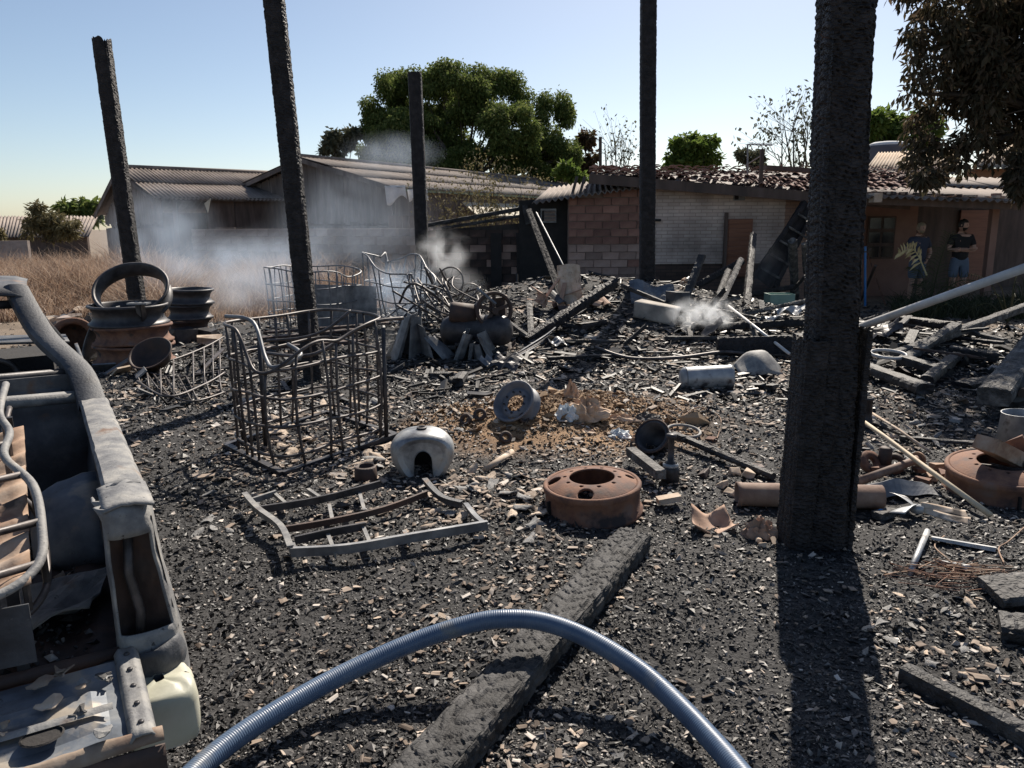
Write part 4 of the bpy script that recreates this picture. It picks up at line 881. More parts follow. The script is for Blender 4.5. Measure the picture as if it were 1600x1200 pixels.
# --- wire tank cages
def cage(label, corners, zs, nup, top_fn, r=.011, seed=0, twist=0.0, base=True, matn='burnt_wire'):
    random.seed(seed); cs = [Vector((c.x,c.y,0)) for c in corners]; ctr = sum(cs,Vector())/4
    loop = []
    for i in range(4):
        a, b, p = cs[i], cs[(i+1)%4], cs[i-1]; rr = .27
        q0 = a+(p-a).normalized()*rr; q1 = a+(b-a).normalized()*rr
        loop += [q0, a.lerp((q0+q1)/2,.55), q1]
        for k in (.3,.5,.7): loop.append(q1.lerp(b-(b-a).normalized()*rr,k)+ (q1-ctr).normalized()*.0)
    ring = spline(loop, 4, closed=True); n = len(ring); z0 = gh(ctr.x,ctr.y)
    t = thing('wire_cage',label,'cage',(ctr.x,ctr.y,z0), group='burnt tank cages')
    P_ = lambda i,z,f: Vector((ring[i%n].x, ring[i%n].y, z0+z)) + Vector((twist*math.sin(i/n*6.28+seed)*z*f, twist*math.cos(i/n*9+seed)*z*f, 0))
    for li, z in enumerate(zs):
        pts = [P_(i, min(z + .012*math.sin(i/n*19+li*2), top_fn(i/n)+.0 if li < len(zs)-1 else 9) if li < len(zs)-1 else top_fn(i/n), 1) for i in range(n)]
        MB().tube(pts, r*(1.15 if li==len(zs)-1 else 1), 7, closed=True).build('hoop',matn,t,w=True,smooth=True)
    for k in range(nup):
        i = int((k+.5)/nup*n); zt = top_fn((i%n)/n); j = random.uniform(-.03,.03)
        pts = [P_(i,zt*f,1)+Vector((j*math.sin(f*3.1),j*.6*math.sin(f*4),0)) for f in (0.0,.2,.4,.6,.8,1.0)]
        MB().tube(pts, r*1.05, 6).build('upright',matn,t,w=True,smooth=True)
    if base:
        for i in range(4):
            a, b = cs[i], cs[(i+1)%4]; a = Vector((a.x,a.y,gh(a.x,a.y)+.035)); b = Vector((b.x,b.y,gh(b.x,b.y)+.035)); MB().bar(a-Vector((0,0,.015)),b-Vector((0,0,.015)),.05,.03).build('base_rail','iron',t,w=True)
    return t
L_, F_, Rr = G(354,700), G(442,744), G(618,684)
B_ = L_+Rr-F_ + Vector((-.10,.12,0))
def sag(f):      # loop order L,F,Rr,B: deep sag along L-F-R, high along the back
    return 1.0 - .30*math.exp(-((f-.26)/.075)**2) - .10*math.exp(-((f-.42)/.06)**2) + .012*math.sin(f*12)
cg = cage('nearest burnt wire tank cage with its front rim sagging, around a post', [L_,F_,Rr,B_], [.10,.30,.52,.74,1.0], 20, sag, .0115, 3, .03)
# buckled second rim strand and hanging bracket of that cage
z0 = cg.location.z
st = spline([at(352,494,L_.y),at(395,503,L_.y-.1),at(415,560,L_.y-.35),at(430,574,F_.y+.2),at(470,555,F_.y+.3),at(450,538,F_.y+.5)],6); MB().tube(st,.016,7).build('bent_strand','grey_metal',cg,w=True,smooth=True)
st = spline([at(418,532,B_.y-.6),at(470,528,B_.y-.7),at(510,515,B_.y-.8),at(548,485,B_.y-.7)],6); MB().tube(st,.013,7).build('bent_strand','burnt_wire',cg,w=True,smooth=True)
st = spline([at(415,552,B_.y-.8),at(485,555,F_.y+.6),at(540,525,Rr.y-.2),at(585,503,Rr.y-.1),at(630,497,Rr.y+.05)],6); MB().tube(st,.015,7).build('bent_strand','burnt_wire',cg,w=True,smooth=True)
for px in (604,415): 
    q = G(px,690 if px==604 else 700); MB().tube([q,q+Vector((.01,.02,.95))],.019,6).build('corner_post','iron',cg,w=True,smooth=True)
Lb, Fb, Rb = G(413,514), G(500,531), G(575,512); Bb = Lb+Rb-Fb
cage('smoke-veiled wire cage standing behind the thick leaning post', [Lb,Fb,Rb,Bb],[.08,.3,.52,.76,1.0],26,lambda f:1.02-.10*math.exp(-((f-.45)/.1)**2)+.02*math.sin(f*22),.010,5,.04,base=False,matn='grey_metal')
Lb, Fb, Rb = G(570,508), G(628,520), G(690,505); Bb = Lb+Rb-Fb
cage('collapsed wire cage in the smoke beside the tangled tubes', [Lb,Fb,Rb,Bb],[.12,.38,.62,1.0],20,lambda f:.98-.35*math.exp(-((f-.45)/.16)**2)+.09*math.sin(f*20),.011,9,.18,base=False,matn='grey_metal')
a,b = G(490,521), G(583,516); mb = MB().grid(lambda u,v:(a.x+(b.x-a.x)*u, a.y+.02*math.sin(u*9), a.z+.78*v*(1-.05*u)),8,4); tag(mb.build('sheet_of_metal','grey_metal',solid=.01),'flat grey metal panel standing inside the smoky cage','panel')
# --- tangled tubes heap
random.seed(21)
for k in range(30):
    c = G(random.uniform(640,722),random.uniform(470,522)); pts = [c+Vector((random.uniform(-.55,.55),random.uniform(-.5,.5),random.uniform(.02,.85)*(1-.3*abs(j-2)/2))) for j in range(random.randint(3,5))]
    pts.sort(key=lambda v:v.x*(1 if k%2 else .3)+v.z*(.2 if k%3 else 1)); tag(MB().tube(spline(pts,6),random.choice((.011,.014,.018)),6).build('bent_tube',random.choice(('grey_metal','burnt_wire','burnt_wire')),smooth=True),'bent burnt tube in the smoking tangle left of the compressor','tube','tubes of the smoking tangle')
for k,(px,py,r_) in enumerate(((702,442,.26),(655,450,.30),(735,462,.2))):
    c = at(px,py,12.6); M = Mrot((random.uniform(-.5,.5),-1,random.uniform(-.2,.5))); w_ = thing('bicycle_rim',('warped wire wheel at the top of the smoking tangle','faint wire wheel hoop in the smoke above the cages','small wire wheel between the tangle and the charred stub')[k],'wheel',c)
    MB().tube(circ((0,0,0),r_,28,M,.05),.014,6,closed=True).build('rim','burnt_wire',w_,smooth=True)
    for j in range(9):
        a_ = 2*math.pi*j/9; MB().tube([Vector((0,0,0)),M@Vector((math.cos(a_)*r_,math.sin(a_)*r_,0))],.005,4).build('spoke','burnt_wire',w_)
    MB().tube([M@Vector((0,0,-.04)),M@Vector((0,0,.04))],.02,8).build('hub','iron',w_)
for k,(b0,sz,lb) in enumerate((((655,558),(.55,.62),'tall crumpled fan of corrugated sheet below the smoking tangle'),((742,558),(.34,.42),'small dark crumpled sheet in front of the compressor tank'))):
    q = G(*b0); mb = MB().grid(lambda u,v:(q.x+(u-.5)*sz[0]*(1.7-1.1*v)+.05*math.sin(u*40), q.y+.16*math.sin(u*26+k)*(1-.4*v)-.1*v, q.z-.03+sz[1]*v*(.75+.25*math.sin(u*5+k*2))),34,5); tag(mb.build('crumpled_sheet','grey_metal',solid=.004),lb,'sheet metal')
# strips of folded metal lying right of it
q = G(835,552); ss = thing('metal_strips','bundle of bright bent metal strips on the ash below the leaning beam','metal strips',q)
for k in range(7):
    st = spline([G(785+k*5,572-k*3,.02+.006*k),G(822+k*5,556-k*3,.05+.012*k),G(850+k*3,541-k*2,.06+.015*k)],5); mb = MB()
    for i in range(len(st)-1): mb.bar(st[i],st[i+1],.022,.006)
    mb.build('strip','burnt_wire' if k%2 else 'grey_metal',ss,w=True)
# --- compressor
cq = G(745,548); cp = thing('air_compressor','burnt air compressor with round tank, motor and spoked flywheel','compressor',cq)
YC = cq.y
t0,t1 = at(690,517,YC+.15), at(800,516,YC-.1); ax = (t1-t0).normalized(); M = ax.to_track_quat('Z','Y').to_matrix(); Lt = (t1-t0).length; rt_ = .20
mb = MB().lathe([(.001,0),(.10,.01),(.17,.05),(rt_,.12),(rt_,Lt-.12),(.17,Lt-.05),(.10,Lt-.01),(.001,Lt)],24,M); mb.v=[tuple(Vector(v)+t0) for v in mb.v]; mb.build('tank','iron',cp,w=True,smooth=True)
m0,m1 = at(703,487,YC), at(745,492,YC); mb = MB().tube([m0,m0.lerp(m1,.1),m1],[.12,.135,.135],16); mb.build('motor','rust_dark',cp,w=True,smooth=True)
fc = at(772,485,YC-.08); fa = Vector((.28,-1,.05)).normalized(); M = Mrot(fa)
mb = MB().lathe([(.235,-.035),(.245,-.03),(.245,.03),(.235,.035),(.205,.035),(.2,0),(.205,-.035)],36,M,closed=True); mb.v=[tuple(Vector(v)+fc) for v in mb.v]; fw = mb.build('flywheel','rust_dark',cp,w=True,smooth=True)
mb = MB().tube([fc-fa*.06-cp.location,fc+fa*.07-cp.location],.045,12); mb.build('hub','rust_dark',fw)
for j in range(5):
    a_ = 2*math.pi*j/5+.3; mb = MB().bar(fc-cp.location,fc+M@Vector((math.cos(a_)*.21,math.sin(a_)*.21,0))-cp.location,.045,.03,up=fa); mb.build('spoke','rust_dark',fw)
MB().box(fc+Vector((.05,.18,-.02)),(.22,.2,.36),jit=.02).build('pump_block','rust_dark',cp,w=True)
MB().bar(at(722,499,YC-.02),at(762,462,YC-.02),.07,.04,up=(0,-1,0)).build('belt_guard','grey_metal',cp,w=True)
MB().tube([at(745,450,YC-.1),at(775,475,YC-.15)],.02,6).build('pipe','grey_metal',cp,w=True)
for px in (715,785): MB().box((at(px,540,YC).x,YC,cq.z+.05),(.06,.25,.14)).build('foot','iron',cp,w=True)
# --- stacks of rims left
rimprof = lambda R_,h: [(R_,0),(R_+.025,.005),(R_+.03,.03),(R_,.045),(R_-.03,.09),(R_-.035,h*.5),(R_-.03,h-.09),(R_,h-.045),(R_+.03,h-.03),(R_+.025,h-.005),(R_,h),(R_-.012,h-.02),(R_-.045,h-.09),(R_-.05,h*.5),(R_-.045,.09),(R_-.012,.02)]
def rim(label, loc, R_, h, m, tilt=(0,0,1), group=None, disc=None):
    t = thing('wheel_rim',label,'wheel rim',loc,group=group); M = Mrot(tilt)
    MB().lathe(rimprof(R_,h),44,M,closed=True,wob=.02).build('barrel',m,t,smooth=True)
    if disc is not None: MB().lathe([(R_-.04,h*disc),(.6*R_,h*disc+.02),(.42*R_,h*disc),(.42*R_,h*disc-.015),(.6*R_,h*disc+.005),(R_-.04,h*disc-.015)],40,M,closed=True).build('disc',m,t,smooth=True)
    return t
s1 = G(212,566); RS = .46
rim('rusty bottom rim of the tall stack by the leftmost post', s1, RS+.01, .26,'rust', (.02,0,1),'rims stacked by the leftmost post',.3)
rim('rusty middle rim of the tall stack by the leftmost post', s1+Vector((.01,.0,.26)), RS, .24,'rust', (-.02,.01,1),'rims stacked by the leftmost post',.5)
rim('dark top rim of the tall stack by the leftmost post', s1+Vector((-.02,0,.50)), RS-.005, .27,'iron',(.01,-.01,1),'rims stacked by the leftmost post')
rim('wide dark rim leaning open on top of the tall stack', s1+Vector((-.01,.20,.80)), RS-.02, .24,'iron',(.12,-.66,.74))
s2 = G(298,522)
for k,(m_,lb) in enumerate((('rust_dark','bottom rim of the smaller stack wrapped in smoke'),('iron','middle rim of the smaller stack wrapped in smoke'),('iron','topmost rim of the smaller stack wrapped in smoke'))): rim(lb,s2+Vector((.02*k,0,.235*k)),.30+.012*k,.235,m_,(.03*(k-1),0,1),'smaller stack of rims',.25 if k==2 else None)
# channel post, dished basin, curved guard beside the tall stack
a,b = at(217,474,s1.y-.50), G(232,556); cpst = thing('channel_bar','flanged steel channel leaning against the tall stack of rims','steel bar',b)
MB().bar(b,a,.10,.03,up=(0,-1,0)).build('web','grey_metal',cpst,w=True); MB().bar(b+Vector((.05,-.03,0)),a+Vector((.05,-.03,0)),.02,.08,up=(0,-1,0)).build('flange','iron',cpst,w=True); MB().box(a,(.24,.14,.02)).build('cap_plate','grey_metal',cpst,w=True)
bq = G(240,582); mb = MB().lathe([(.001,.0),(.12,.005),(.2,.05),(.24,.17),(.262,.175),(.255,.188),(.232,.178),(.19,.07),(.12,.03),(.001,.025)],32,Mrot((-.08,-.62,.78))); mb.v=[tuple(Vector(v)+bq+Vector((0,.10,.10))) for v in mb.v]; tag(mb.build('basin','rust_dark',smooth=True),'round dished basin leaning at the foot of the tall rim stack','basin')
q = G(150,568); mb = MB().grid(lambda u,v:(q.x-.12+.34*v*v+.05*u, q.y-.1+.35*u, q.z+.72*v),6,12); tag(mb.build('curved_guard','grey_metal',solid=.008,smooth=True),'curved grey sheet guard standing left of the tall rim stack','guard')
q = G(118,560); mb = MB().lathe([(.001,-.2),(.26,-.2),(.28,-.18),(.28,.18),(.26,.2),(.2,.19),(.19,.1)],28,Mrot((.55,-.8,.15))); mb.v=[tuple(Vector(v)+q+Vector((0,0,.27))) for v in mb.v]; tag(mb.build('drum','rust',smooth=True),'rusty drum lying between the truck cab and the rim stack','drum')
random.seed(31)
for k in range(16):
    q = G(random.uniform(70,150) if k < 11 else random.uniform(255,330),random.uniform(492,512) if k < 11 else random.uniform(515,550)); mb = MB().box((0,0,0),(random.uniform(.15,.45),random.uniform(.1,.3),random.uniform(.06,.22)),Matrix.Rotation(random.random()*3,3,'Z')@Matrix.Rotation(random.uniform(-.4,.4),3,'X'),.03); mb.v=[tuple(Vector(v)+q+Vector((0,0,.08))) for v in mb.v]
    tag(mb.build('rubble_block',random.choice(('iron','block','rust_dark','clay_pale'))),'broken rubble block behind the truck cab' if k<11 else 'broken rubble block right of the rim stacks','rubble','rubble behind the truck cab' if k<11 else 'rubble right of the rim stacks')
# twisted ladder-like racks left of the cage
def rack(label, rails, rungs, r=.011, m='burnt_wire'):
    a = [spline([G(*p[:2],p[2]) for p in rl],6) for rl in rails]; t = thing('wire_rack',label,'rack',a[0][0])
    for rl in a: MB().tube(rl,r*1.2,6).build('rail',m,t,w=True,smooth=True)
    for i in range(rungs):
        f = (i+.5)/rungs; p0 = a[0][int(f*(len(a[0])-1))]; p1 = a[1][int(f*(len(a[1])-1))]; MB().tube([p0,p1],r,5).build('rung',m,t,w=True,smooth=True)
rack('twisted ladder-like rack lying between the basin and the cage',[[(205,582,.04),(262,578,.10),(320,560,.14),(352,548,.2)],[(215,600,.03),(262,626,.04),(320,608,.05),(352,590,.06)]],8)
rack('second flattened rack along the ash left of the cage',[[(228,588,.05),(280,596,.05),(350,585,.05)],[(252,618,.03),(300,632,.03),(352,618,.03)]],7,.009)
for k,(p0_,p1_,m_,lb) in enumerate((((165,590),(205,575),'grey_metal','bent metal angle lying below the rim stack'),((290,562),(345,545),'iron','dark flat bar by the left side of the cage'),((310,590),(350,560),'burnt_wire','short thin rod by the left side of the cage'))):
    mb = MB().bar(G(*p0_,.04),G(*p1_,.12),.05,.02); tag(mb.build('metal_bar',m_),lb,'metal bar')
for k in range(3):
    q = G(165+k*28,582+k*5); mb = MB().box((0,0,0),(.26,.02,.14),Matrix.Rotation(R(20+k*50),3,'Z')@Matrix.Rotation(R(50),3,'X')); mb.v=[tuple(Vector(v)+q+Vector((0,0,.07))) for v in mb.v]; tag(mb.build('bent_plate',('grey_metal','clay_pale','grey_metal')[k]),('grey bent plate nearest the truck among the racks','pale bent plate between two grey plates by the racks','grey bent plate nearest the basin')[k],'plate')
# ash-grey timber floor in the far left of cage behind post 2
for k,(p0_,p1_,w_) in enumerate((((400,540),(560,530),.16),((410,556),(575,548),.14),((415,530),(610,520),.12))):
    timber('scorched_board',('scorched brown board behind the cage, nearest of three','scorched brown board behind the cage, middle of three','scorched brown board behind the cage, farthest of three')[(1,0,2)[k]],'board',G(*p0_,.10),G(*p1_,.14),w_,.04,'rust_dark','boards behind the cage',res=.05,seed=40+k)
# --- flat bed frame
fr = thing('bed_frame','flattened rusty metal bed frame lying on the ash in front of the cage','bed frame',G(540,850))
def fbar(pts, wd=.045, ht=.05, z=.055, m='burnt_paint'):
    ps = [G(p[0],p[1],z if len(p)<3 else p[2]) for p in pts]; sp = spline(ps,4) if len(ps)>2 else ps; mb = MB()
    for i in range(len(sp)-1): mb.bar(sp[i],sp[i+1],.010,ht*.7); mb.bar(sp[i]+Vector((0,0,ht*.35)),sp[i+1]+Vector((0,0,ht*.35)),wd*.62,.008)
    mb.build('rail',m,fr,w=True)
fbar([(384,797),(405,822),(440,850),(456,886)],.055,.06,.09,'burnt_paint'); fbar([(456,886),(545,881),(640,862),(762,842)],.04,.07,.075,'grey_metal')
fbar([(386,800),(432,784)],.03); fbar([(402,816),(500,800),(595,774)],.03,.06,.07,'iron'); fbar([(436,846),(520,832),(600,812),(668,786)],.03,.05,.06,'rust_dark')
fbar([(462,862),(515,850),(572,838)],.03,.06,.06,'iron'); fbar([(664,768),(690,795),(722,804)],.06,.06,.06,'burnt_body'); fbar([(728,806),(745,828),(762,842)],.05,.05,.06,'grey_metal')
for a_,b_ in (((430,785),(452,806)),((482,778),(502,792)),((515,802),(520,826)),((562,782),(570,812)),((512,848),(525,882)),((568,838),(582,872)),((632,846),(640,862)),((458,864),(466,884)),((405,800),(398,812))): fbar([a_,b_],.035,.04,.045,'burnt_paint')
# --- fuel tank of a motorcycle
def fuel_tank():
    q = G(661,735); t = thing('fuel_tank','silver-grey motorcycle fuel tank standing on end with its dark tunnel facing out','fuel tank',q,(0,0,R(8))); mb = MB(); n = 26; rings = []
    secs = [(-.17,.62),(-.185,.80),(-.17,.92),(-.12,1.0),(-.02,1.03),(.10,.95),(.19,.78),(.25,.5),(.27,.2)]
    for y_,s_ in secs:
        ring = []
        for i in range(n+1):
            a_ = math.pi*(1.17-1.34*i/n); ca,sa = math.cos(a_),math.sin(a_)
            x_ = math.copysign(abs(ca)**.85,ca)*.222*s_*(1-.55*max(0,-sa)); z_ = .15+math.copysign(abs(sa)**.8,sa)*(.165 if sa>0 else .28)*s_
            ring.append(Vector((x_,y_,max(z_,-.01))))
        inn = []
        for i in range(n+1):
            a_ = math.pi*(-.0+i/n); inn.append(Vector((math.cos(a_)*.062,y_,.11+math.sin(a_)*.085)) if 0.0 < i/n < 1.0 else Vector((math.cos(a_)*.066,y_,-.01)))
        rings.append(ring+inn)
    m = len(rings[0]); vs = [v for r_ in rings for v in r_]; fs = []
    for k in range(len(rings)-1):
        for i in range(m): j=(i+1)%m; fs.append((k*m+i,k*m+j,(k+1)*m+j,(k+1)*m+i))
    o_ = n+1
    for i in range(n): fs.append((i,i+1,o_+n-i-1,o_+n-i))     # front face joins shell and tunnel
    fs.append(tuple(range((len(rings)-1)*m,(len(rings)-1)*m+n+1)))
    mb.add(vs,fs); smooth_by_angle(mb.build('shell','tank_shell',t),50)
    mb = MB().grid(lambda u,v:(-.075+.15*u,.13,.0+.20*v),2,2); mb.build('tunnel_shade_panel','soot',t)  # black panel across the tunnel, colour standing for the shade inside
    MB().lathe([(.028,0),(.036,.004),(.036,.012),(.024,.014),(.022,.002)],20).build('filler_neck','iron',t).location=(0,-.03,.318)

fuel_tank()
# --- rusty truck rim with holes
def holed_disc(R0, R1, z0, z1, holes, ns=180, nr=22, th=.012):
    """annulus from R0 (height z0) to R1 (height z1) with round holes (r,angle,hole radius), two skins"""
    V_ = []; idx = {}; F_ = []
    inside = lambda x,y: any(math.hypot(x-h[0]*math.cos(h[1]),y-h[0]*math.sin(h[1])) < h[2] for h in holes)
    for i in range(nr+1):
        r_ = R0+(R1-R0)*i/nr; z_ = z0+(z1-z0)*(i/nr)**2
        for j in range(ns):
            a_ = 2*math.pi*j/ns; x,y = r_*math.cos(a_),r_*math.sin(a_)
            for h in holes:
                hx,hy = h[0]*math.cos(h[1]),h[0]*math.sin(h[1]); d = math.hypot(x-hx,y-hy)
                if h[2]*.62 < d < h[2]+.004 and d>1e-5: x,y = hx+(x-hx)/d*h[2]*1.002,hy+(y-hy)/d*h[2]*1.002
            V_.append((x,y,z_))
    for i in range(nr):
        for j in range(ns):
            k=(j+1)%ns; q=(i*ns+j,i*ns+k,(i+1)*ns+k,(i+1)*ns+j); cx=sum(V_[t][0] for t in q)/4; cy=sum(V_[t][1] for t in q)/4
            if not inside(cx,cy): F_.append(q)
    return MB().add(V_,F_)
def truck_rim(name,label,loc,R_,H,m,tilt,spin,hand,bolts,group=None):
    t = thing('wheel_rim',label,'wheel rim',loc,Mrot(tilt,spin).to_euler(),group)
    MB().lathe([(R_,0),(R_+.012,.006),(R_+.012,.03),(R_-.004,.04),(R_-.006,H-.05),(R_+.004,H-.04),(R_+.006,H-.012),(R_-.004,H),(R_-.02,H-.003),(R_-.03,H-.03),(R_-.03,.03),(R_-.012,.0)],64,closed=True).build('barrel',m,t,smooth=True)
    holes = [(R_*.68*.83,2*math.pi*k/bolts+.2,.0125) for k in range(bolts)]+[(R_*.795,a_,r_) for a_,r_ in hand]
    o = holed_disc(R_*.47,R_-.025,H+.028,H-.012,holes).build('disc',m,t,smooth=True,solid=.012)
    MB().box((-.05,-R_-.0,H*.42),(.012,.03,H*.5)).build('split_seam','soot',t)
    return t
q = G(931,812); truck_rim('wheel_rim','rusty brown truck wheel rim lying flat beside the long beam',q+Vector((0,.16,-.015)),.300,.20,'rust',(-.05,-.03,1),R(2),[(R(-128),.047),(R(-48),.047),(R(62),.03),(R(130),.03)],10)
q = G(1585,800); truck_rim('wheel_rim','rusty truck wheel rim at the right edge heaped with scrap',q+Vector((.14,.36,-.02)),.33,.20,'rust',(-.06,-.08,1),R(30),[],12)
for k,(px,py,sz,rz,ty,m_,lb) in enumerate(((1555,712,(.30,.16,.09),20,25,'rust_pale','open rusty metal box on the scrap-filled rim'),(1590,728,(.30,.03,.16),-40,55,'rust','bent rusty plate on the scrap-filled rim'),(1560,742,(.03,.34,.05),60,-12,'burnt_wire','angle iron lying across the scrap-filled rim'),(1585,748,(.03,.36,.05),35,12,'char_ash','ashy stick lying across the scrap-filled rim'))):
    q = at(px+8,py-8,G(1585,800).y+.34); mb = MB()
    if k==0:
        M = Matrix.Rotation(R(rz),3,'Z')@Matrix.Rotation(R(ty),3,'Y'); a_,b_,c_=sz
        for c0,s0_ in (((0,0,-c_/2),(a_,b_,.006)),((0,b_/2,0),(a_,.006,c_)),((0,-b_/2,0),(a_,.006,c_)),((a_/2,0,0),(.006,b_,c_)),((-a_/2,0,0),(.006,b_,c_))): 
            m2 = MB().box(c0,s0_); mb.add([M@Vector(v) for v in m2.v],m2.f)
    else: mb.box((0,0,0),sz,Matrix.Rotation(R(rz),3,'Z')@Matrix.Rotation(R(ty),3,'Y'),.006)
    mb.v=[tuple(Vector(v)+q) for v in mb.v]; tag(mb.build('scrap_piece',m_),lb,'scrap')
# grey car wheel half buried
q = G(806,655); t = thing('car_wheel','grey steel car wheel half buried upright in the brown soil','wheel',q+Vector((.01,.06,.105)),Mrot((-.50,-.62,.60)).to_euler())
MB().lathe([(.185,-.07),(.195,-.065),(.196,-.055),(.18,-.045),(.168,.0),(.178,.045),(.196,.055),(.196,.065),(.186,.072),(.172,.06),(.155,.03),(.14,.012),(.13,.03),(.105,.04),(.09,.03),(.078,.028),(.078,.018),(.10,.022),(.13,.015),(.14,.0),(.155,.0),(.158,-.06)],44,closed=True).build('rim','grey_wheel',t,smooth=True)

for j in range(9):
    a_=2*math.pi*j/9; MB().lathe([(.008,0),(.010,.012),(.005,.014)],8).build('stud','iron',t).location=(math.cos(a_)*.10,math.sin(a_)*.10,.038)
# crumpled bags
def crumple(label,px,py,sx,sy,sz,m,seed,cat='bag',name='crumpled_bag',dz=0.0,fold=9):
    q = G(px,py); mb = MB()
    def fn(u,v):
        a_=2*math.pi*u; r_=math.sin(math.pi*min(v,.999)*.5+.02); n_=noise.noise(Vector((math.cos(a_)*2.2+seed,math.sin(a_)*2.2,v*3)))+.5*noise.noise(Vector((math.cos(a_)*fold*.6,math.sin(a_)*fold*.6+seed,v*6)))
        return (q.x+math.cos(a_)*sx*r_*(1+.45*n_), q.y+math.sin(a_)*sy*r_*(1+.45*n_), q.z-.02+dz+sz*(math.cos(math.pi*v*.5))*(1+.6*n_))
    mb.grid(fn,26,10); return tag(mb.build(name,m),label,cat)
crumple('large crumpled brown paper sack on the soil behind the grey wheel',915,652,.17,.14,.15,'bag_paper',3)
crumple('white plastic end of a sack lying on the soil left of the brown sack',886,652,.10,.09,.11,'bag_white',5)
crumple('upright scrap of brown paper behind the sacks',893,622,.07,.06,.13,'bag_paper',8)
crumple('crumpled silver foil piece left of the toppled pot',968,682,.10,.09,.06,'bag_white',11,'foil','crumpled_foil')
crumple('torn brown paper in front of the toppled pot',1002,690,.13,.08,.06,'bag_paper',13,'paper','torn_paper')
crumple('torn brown paper on the soil right of the sacks',968,655,.16,.06,.05,'bag_paper',14,'paper','torn_paper')
crumple('flat brown cardboard scrap below the sacks',912,672,.10,.07,.02,'bag_paper',17,'paper','torn_paper')
crumple('sooty sagging sack right of the sacks',1010,655,.14,.07,.05,'char_ash',19)
# toppled pot, ring, bottle jack
q = G(1025,708); t = thing('metal_pot','toppled dark metal pot behind the truck rim','pot',q+Vector((0,.05,.09)),Mrot((-.5,-.62,.55)).to_euler())
MB().lathe([(.001,-.12),(.085,-.12),(.095,-.11),(.115,.06),(.135,.065),(.137,.072),(.110,.072),(.09,-.105),(.001,-.11)],32).build('body','iron',t,smooth=True)
MB().tube(circ((0,0,.07),.138,32),.007,6,closed=True).build('rolled_rim','rust_dark',t,smooth=True)
q = G(1068,680); tag(MB().tube(circ(q+Vector((0,0,.03)),.135,36,Mrot((.05,-.12,1))),.013,8,closed=True).build('steel_ring','burnt_paint',smooth=True),'pale steel ring lying on the ash behind the pot','ring')
q = G(1047,752); t = thing('bottle_jack','dark bottle jack standing behind the truck rim','jack',q)
MB().lathe([(.001,0),(.06,0),(.062,.09),(.05,.11),(.035,.12),(.034,.14),(.022,.145),(.020,.30),(.034,.305),(.034,.33),(.001,.332)],22).build('body','iron',t,smooth=True)
MB().lathe([(.052,.105),(.054,.12),(.044,.13)],20).build('collar','zinc',t,smooth=True); MB().tube([(.05,0,.05),(.09,-.02,.06)],.012,8).build('valve','iron',t)
q = G(1006,752); mb = MB().bar(G(985,728,.11),G(1032,768,.11),.07,.06); tag(mb.build('timber_offcut','char_ash'),'short ashy wood offcut leaning on the truck rim','offcut')
mb = MB().bar(G(1027,792,.04),G(1062,790,.05),.07,.035); tag(mb.build('timber_offcut','clay_pale'),'pale brick-like offcut at the foot of the bottle jack','offcut')
# rusty pipe behind the big post
a,b = G(1150,790,.075), G(1376,795,.075); d = (b-a).normalized(); t = thing('steel_pipe','thick rusty steel pipe passing behind the nearest post','pipe',a-Vector((0,0,.075)))
M = d.to_track_quat('Z','Y').to_matrix(); Lp=(b-a).length; mb = MB().lathe([(.078,0),(.078,.03),(.074,.035),(.074,Lp),(.064,Lp),(.064,.03),(.066,.0)],28,M,closed=True); mb.v=[tuple(Vector(v)+a) for v in mb.v]; mb.build('wall','rust_pipe',t,w=True,smooth=True)

mb = MB().lathe([(.03,.12),(.035,.12),(.035,.15),(.06,.15)],16,M); mb.v=[tuple(Vector(v)+a) for v in mb.v]; mb.build('inner_sleeve','iron',t,w=True)
# seat pan and broken tile in front of it
q = G(1112,828); mb = MB().grid(lambda u,v:(q.x+(u-.5)*.26*(1-.25*v), q.y-.05+(v-.2)*.20, q.z+.012+.11*abs(u-.5)**2*2+.05*v*v-.03*math.sin(v*3)+.008*math.sin(u*9+v*7)),14,10); tag(mb.build('seat_pan','clay',solid=.007,smooth=True),'curved tan seat pan lying left of the nearest post','seat pan')
crumple('broken tan tile heap at the foot of the nearest post',1188,838,.10,.06,.10,'clay',23,'tile','broken_tile')
q = G(1130,800); mb=MB().tube([q,q+Vector((.02,.1,.03)),q+Vector((.1,.12,.05))],.008,6)
# charred branch and stones behind
timber('charred_stick','charred square stick running from the pot to the nearest post','stick',G(1052,694,.08),G(1208,752,.03),.055,.05,'char_beam',res=.02,seed=50,erode=.15)
for k,(px,py,r_,m_) in enumerate(((1148,742,.05,'clay_pale'),(1170,745,.07,'clay_pale'),(1165,765,.05,'clay'),(1130,762,.05,'clay_pale'),(1140,775,.045,'clay_pale'),(1182,735,.06,'block'),(1185,848,.03,'clay_pale'),(1190,855,.03,'clay_pale'),(1100,745,.06,'rust_dark'),(1110,690,.05,'rust'))):
    q=G(px,py); mb=MB().box((0,0,0),(r_*1.6,r_,r_*.9),Matrix.Rotation(k*1.3,3,'Z')@Matrix.Rotation(.4,3,'X'),r_*.25); mb.v=[tuple(Vector(v)+q+Vector((0,0,r_*.3))) for v in mb.v]; tag(mb.build('broken_piece',m_,bevel=.008),'broken pale piece of masonry left of the nearest post','rubble','masonry bits left of the nearest post')
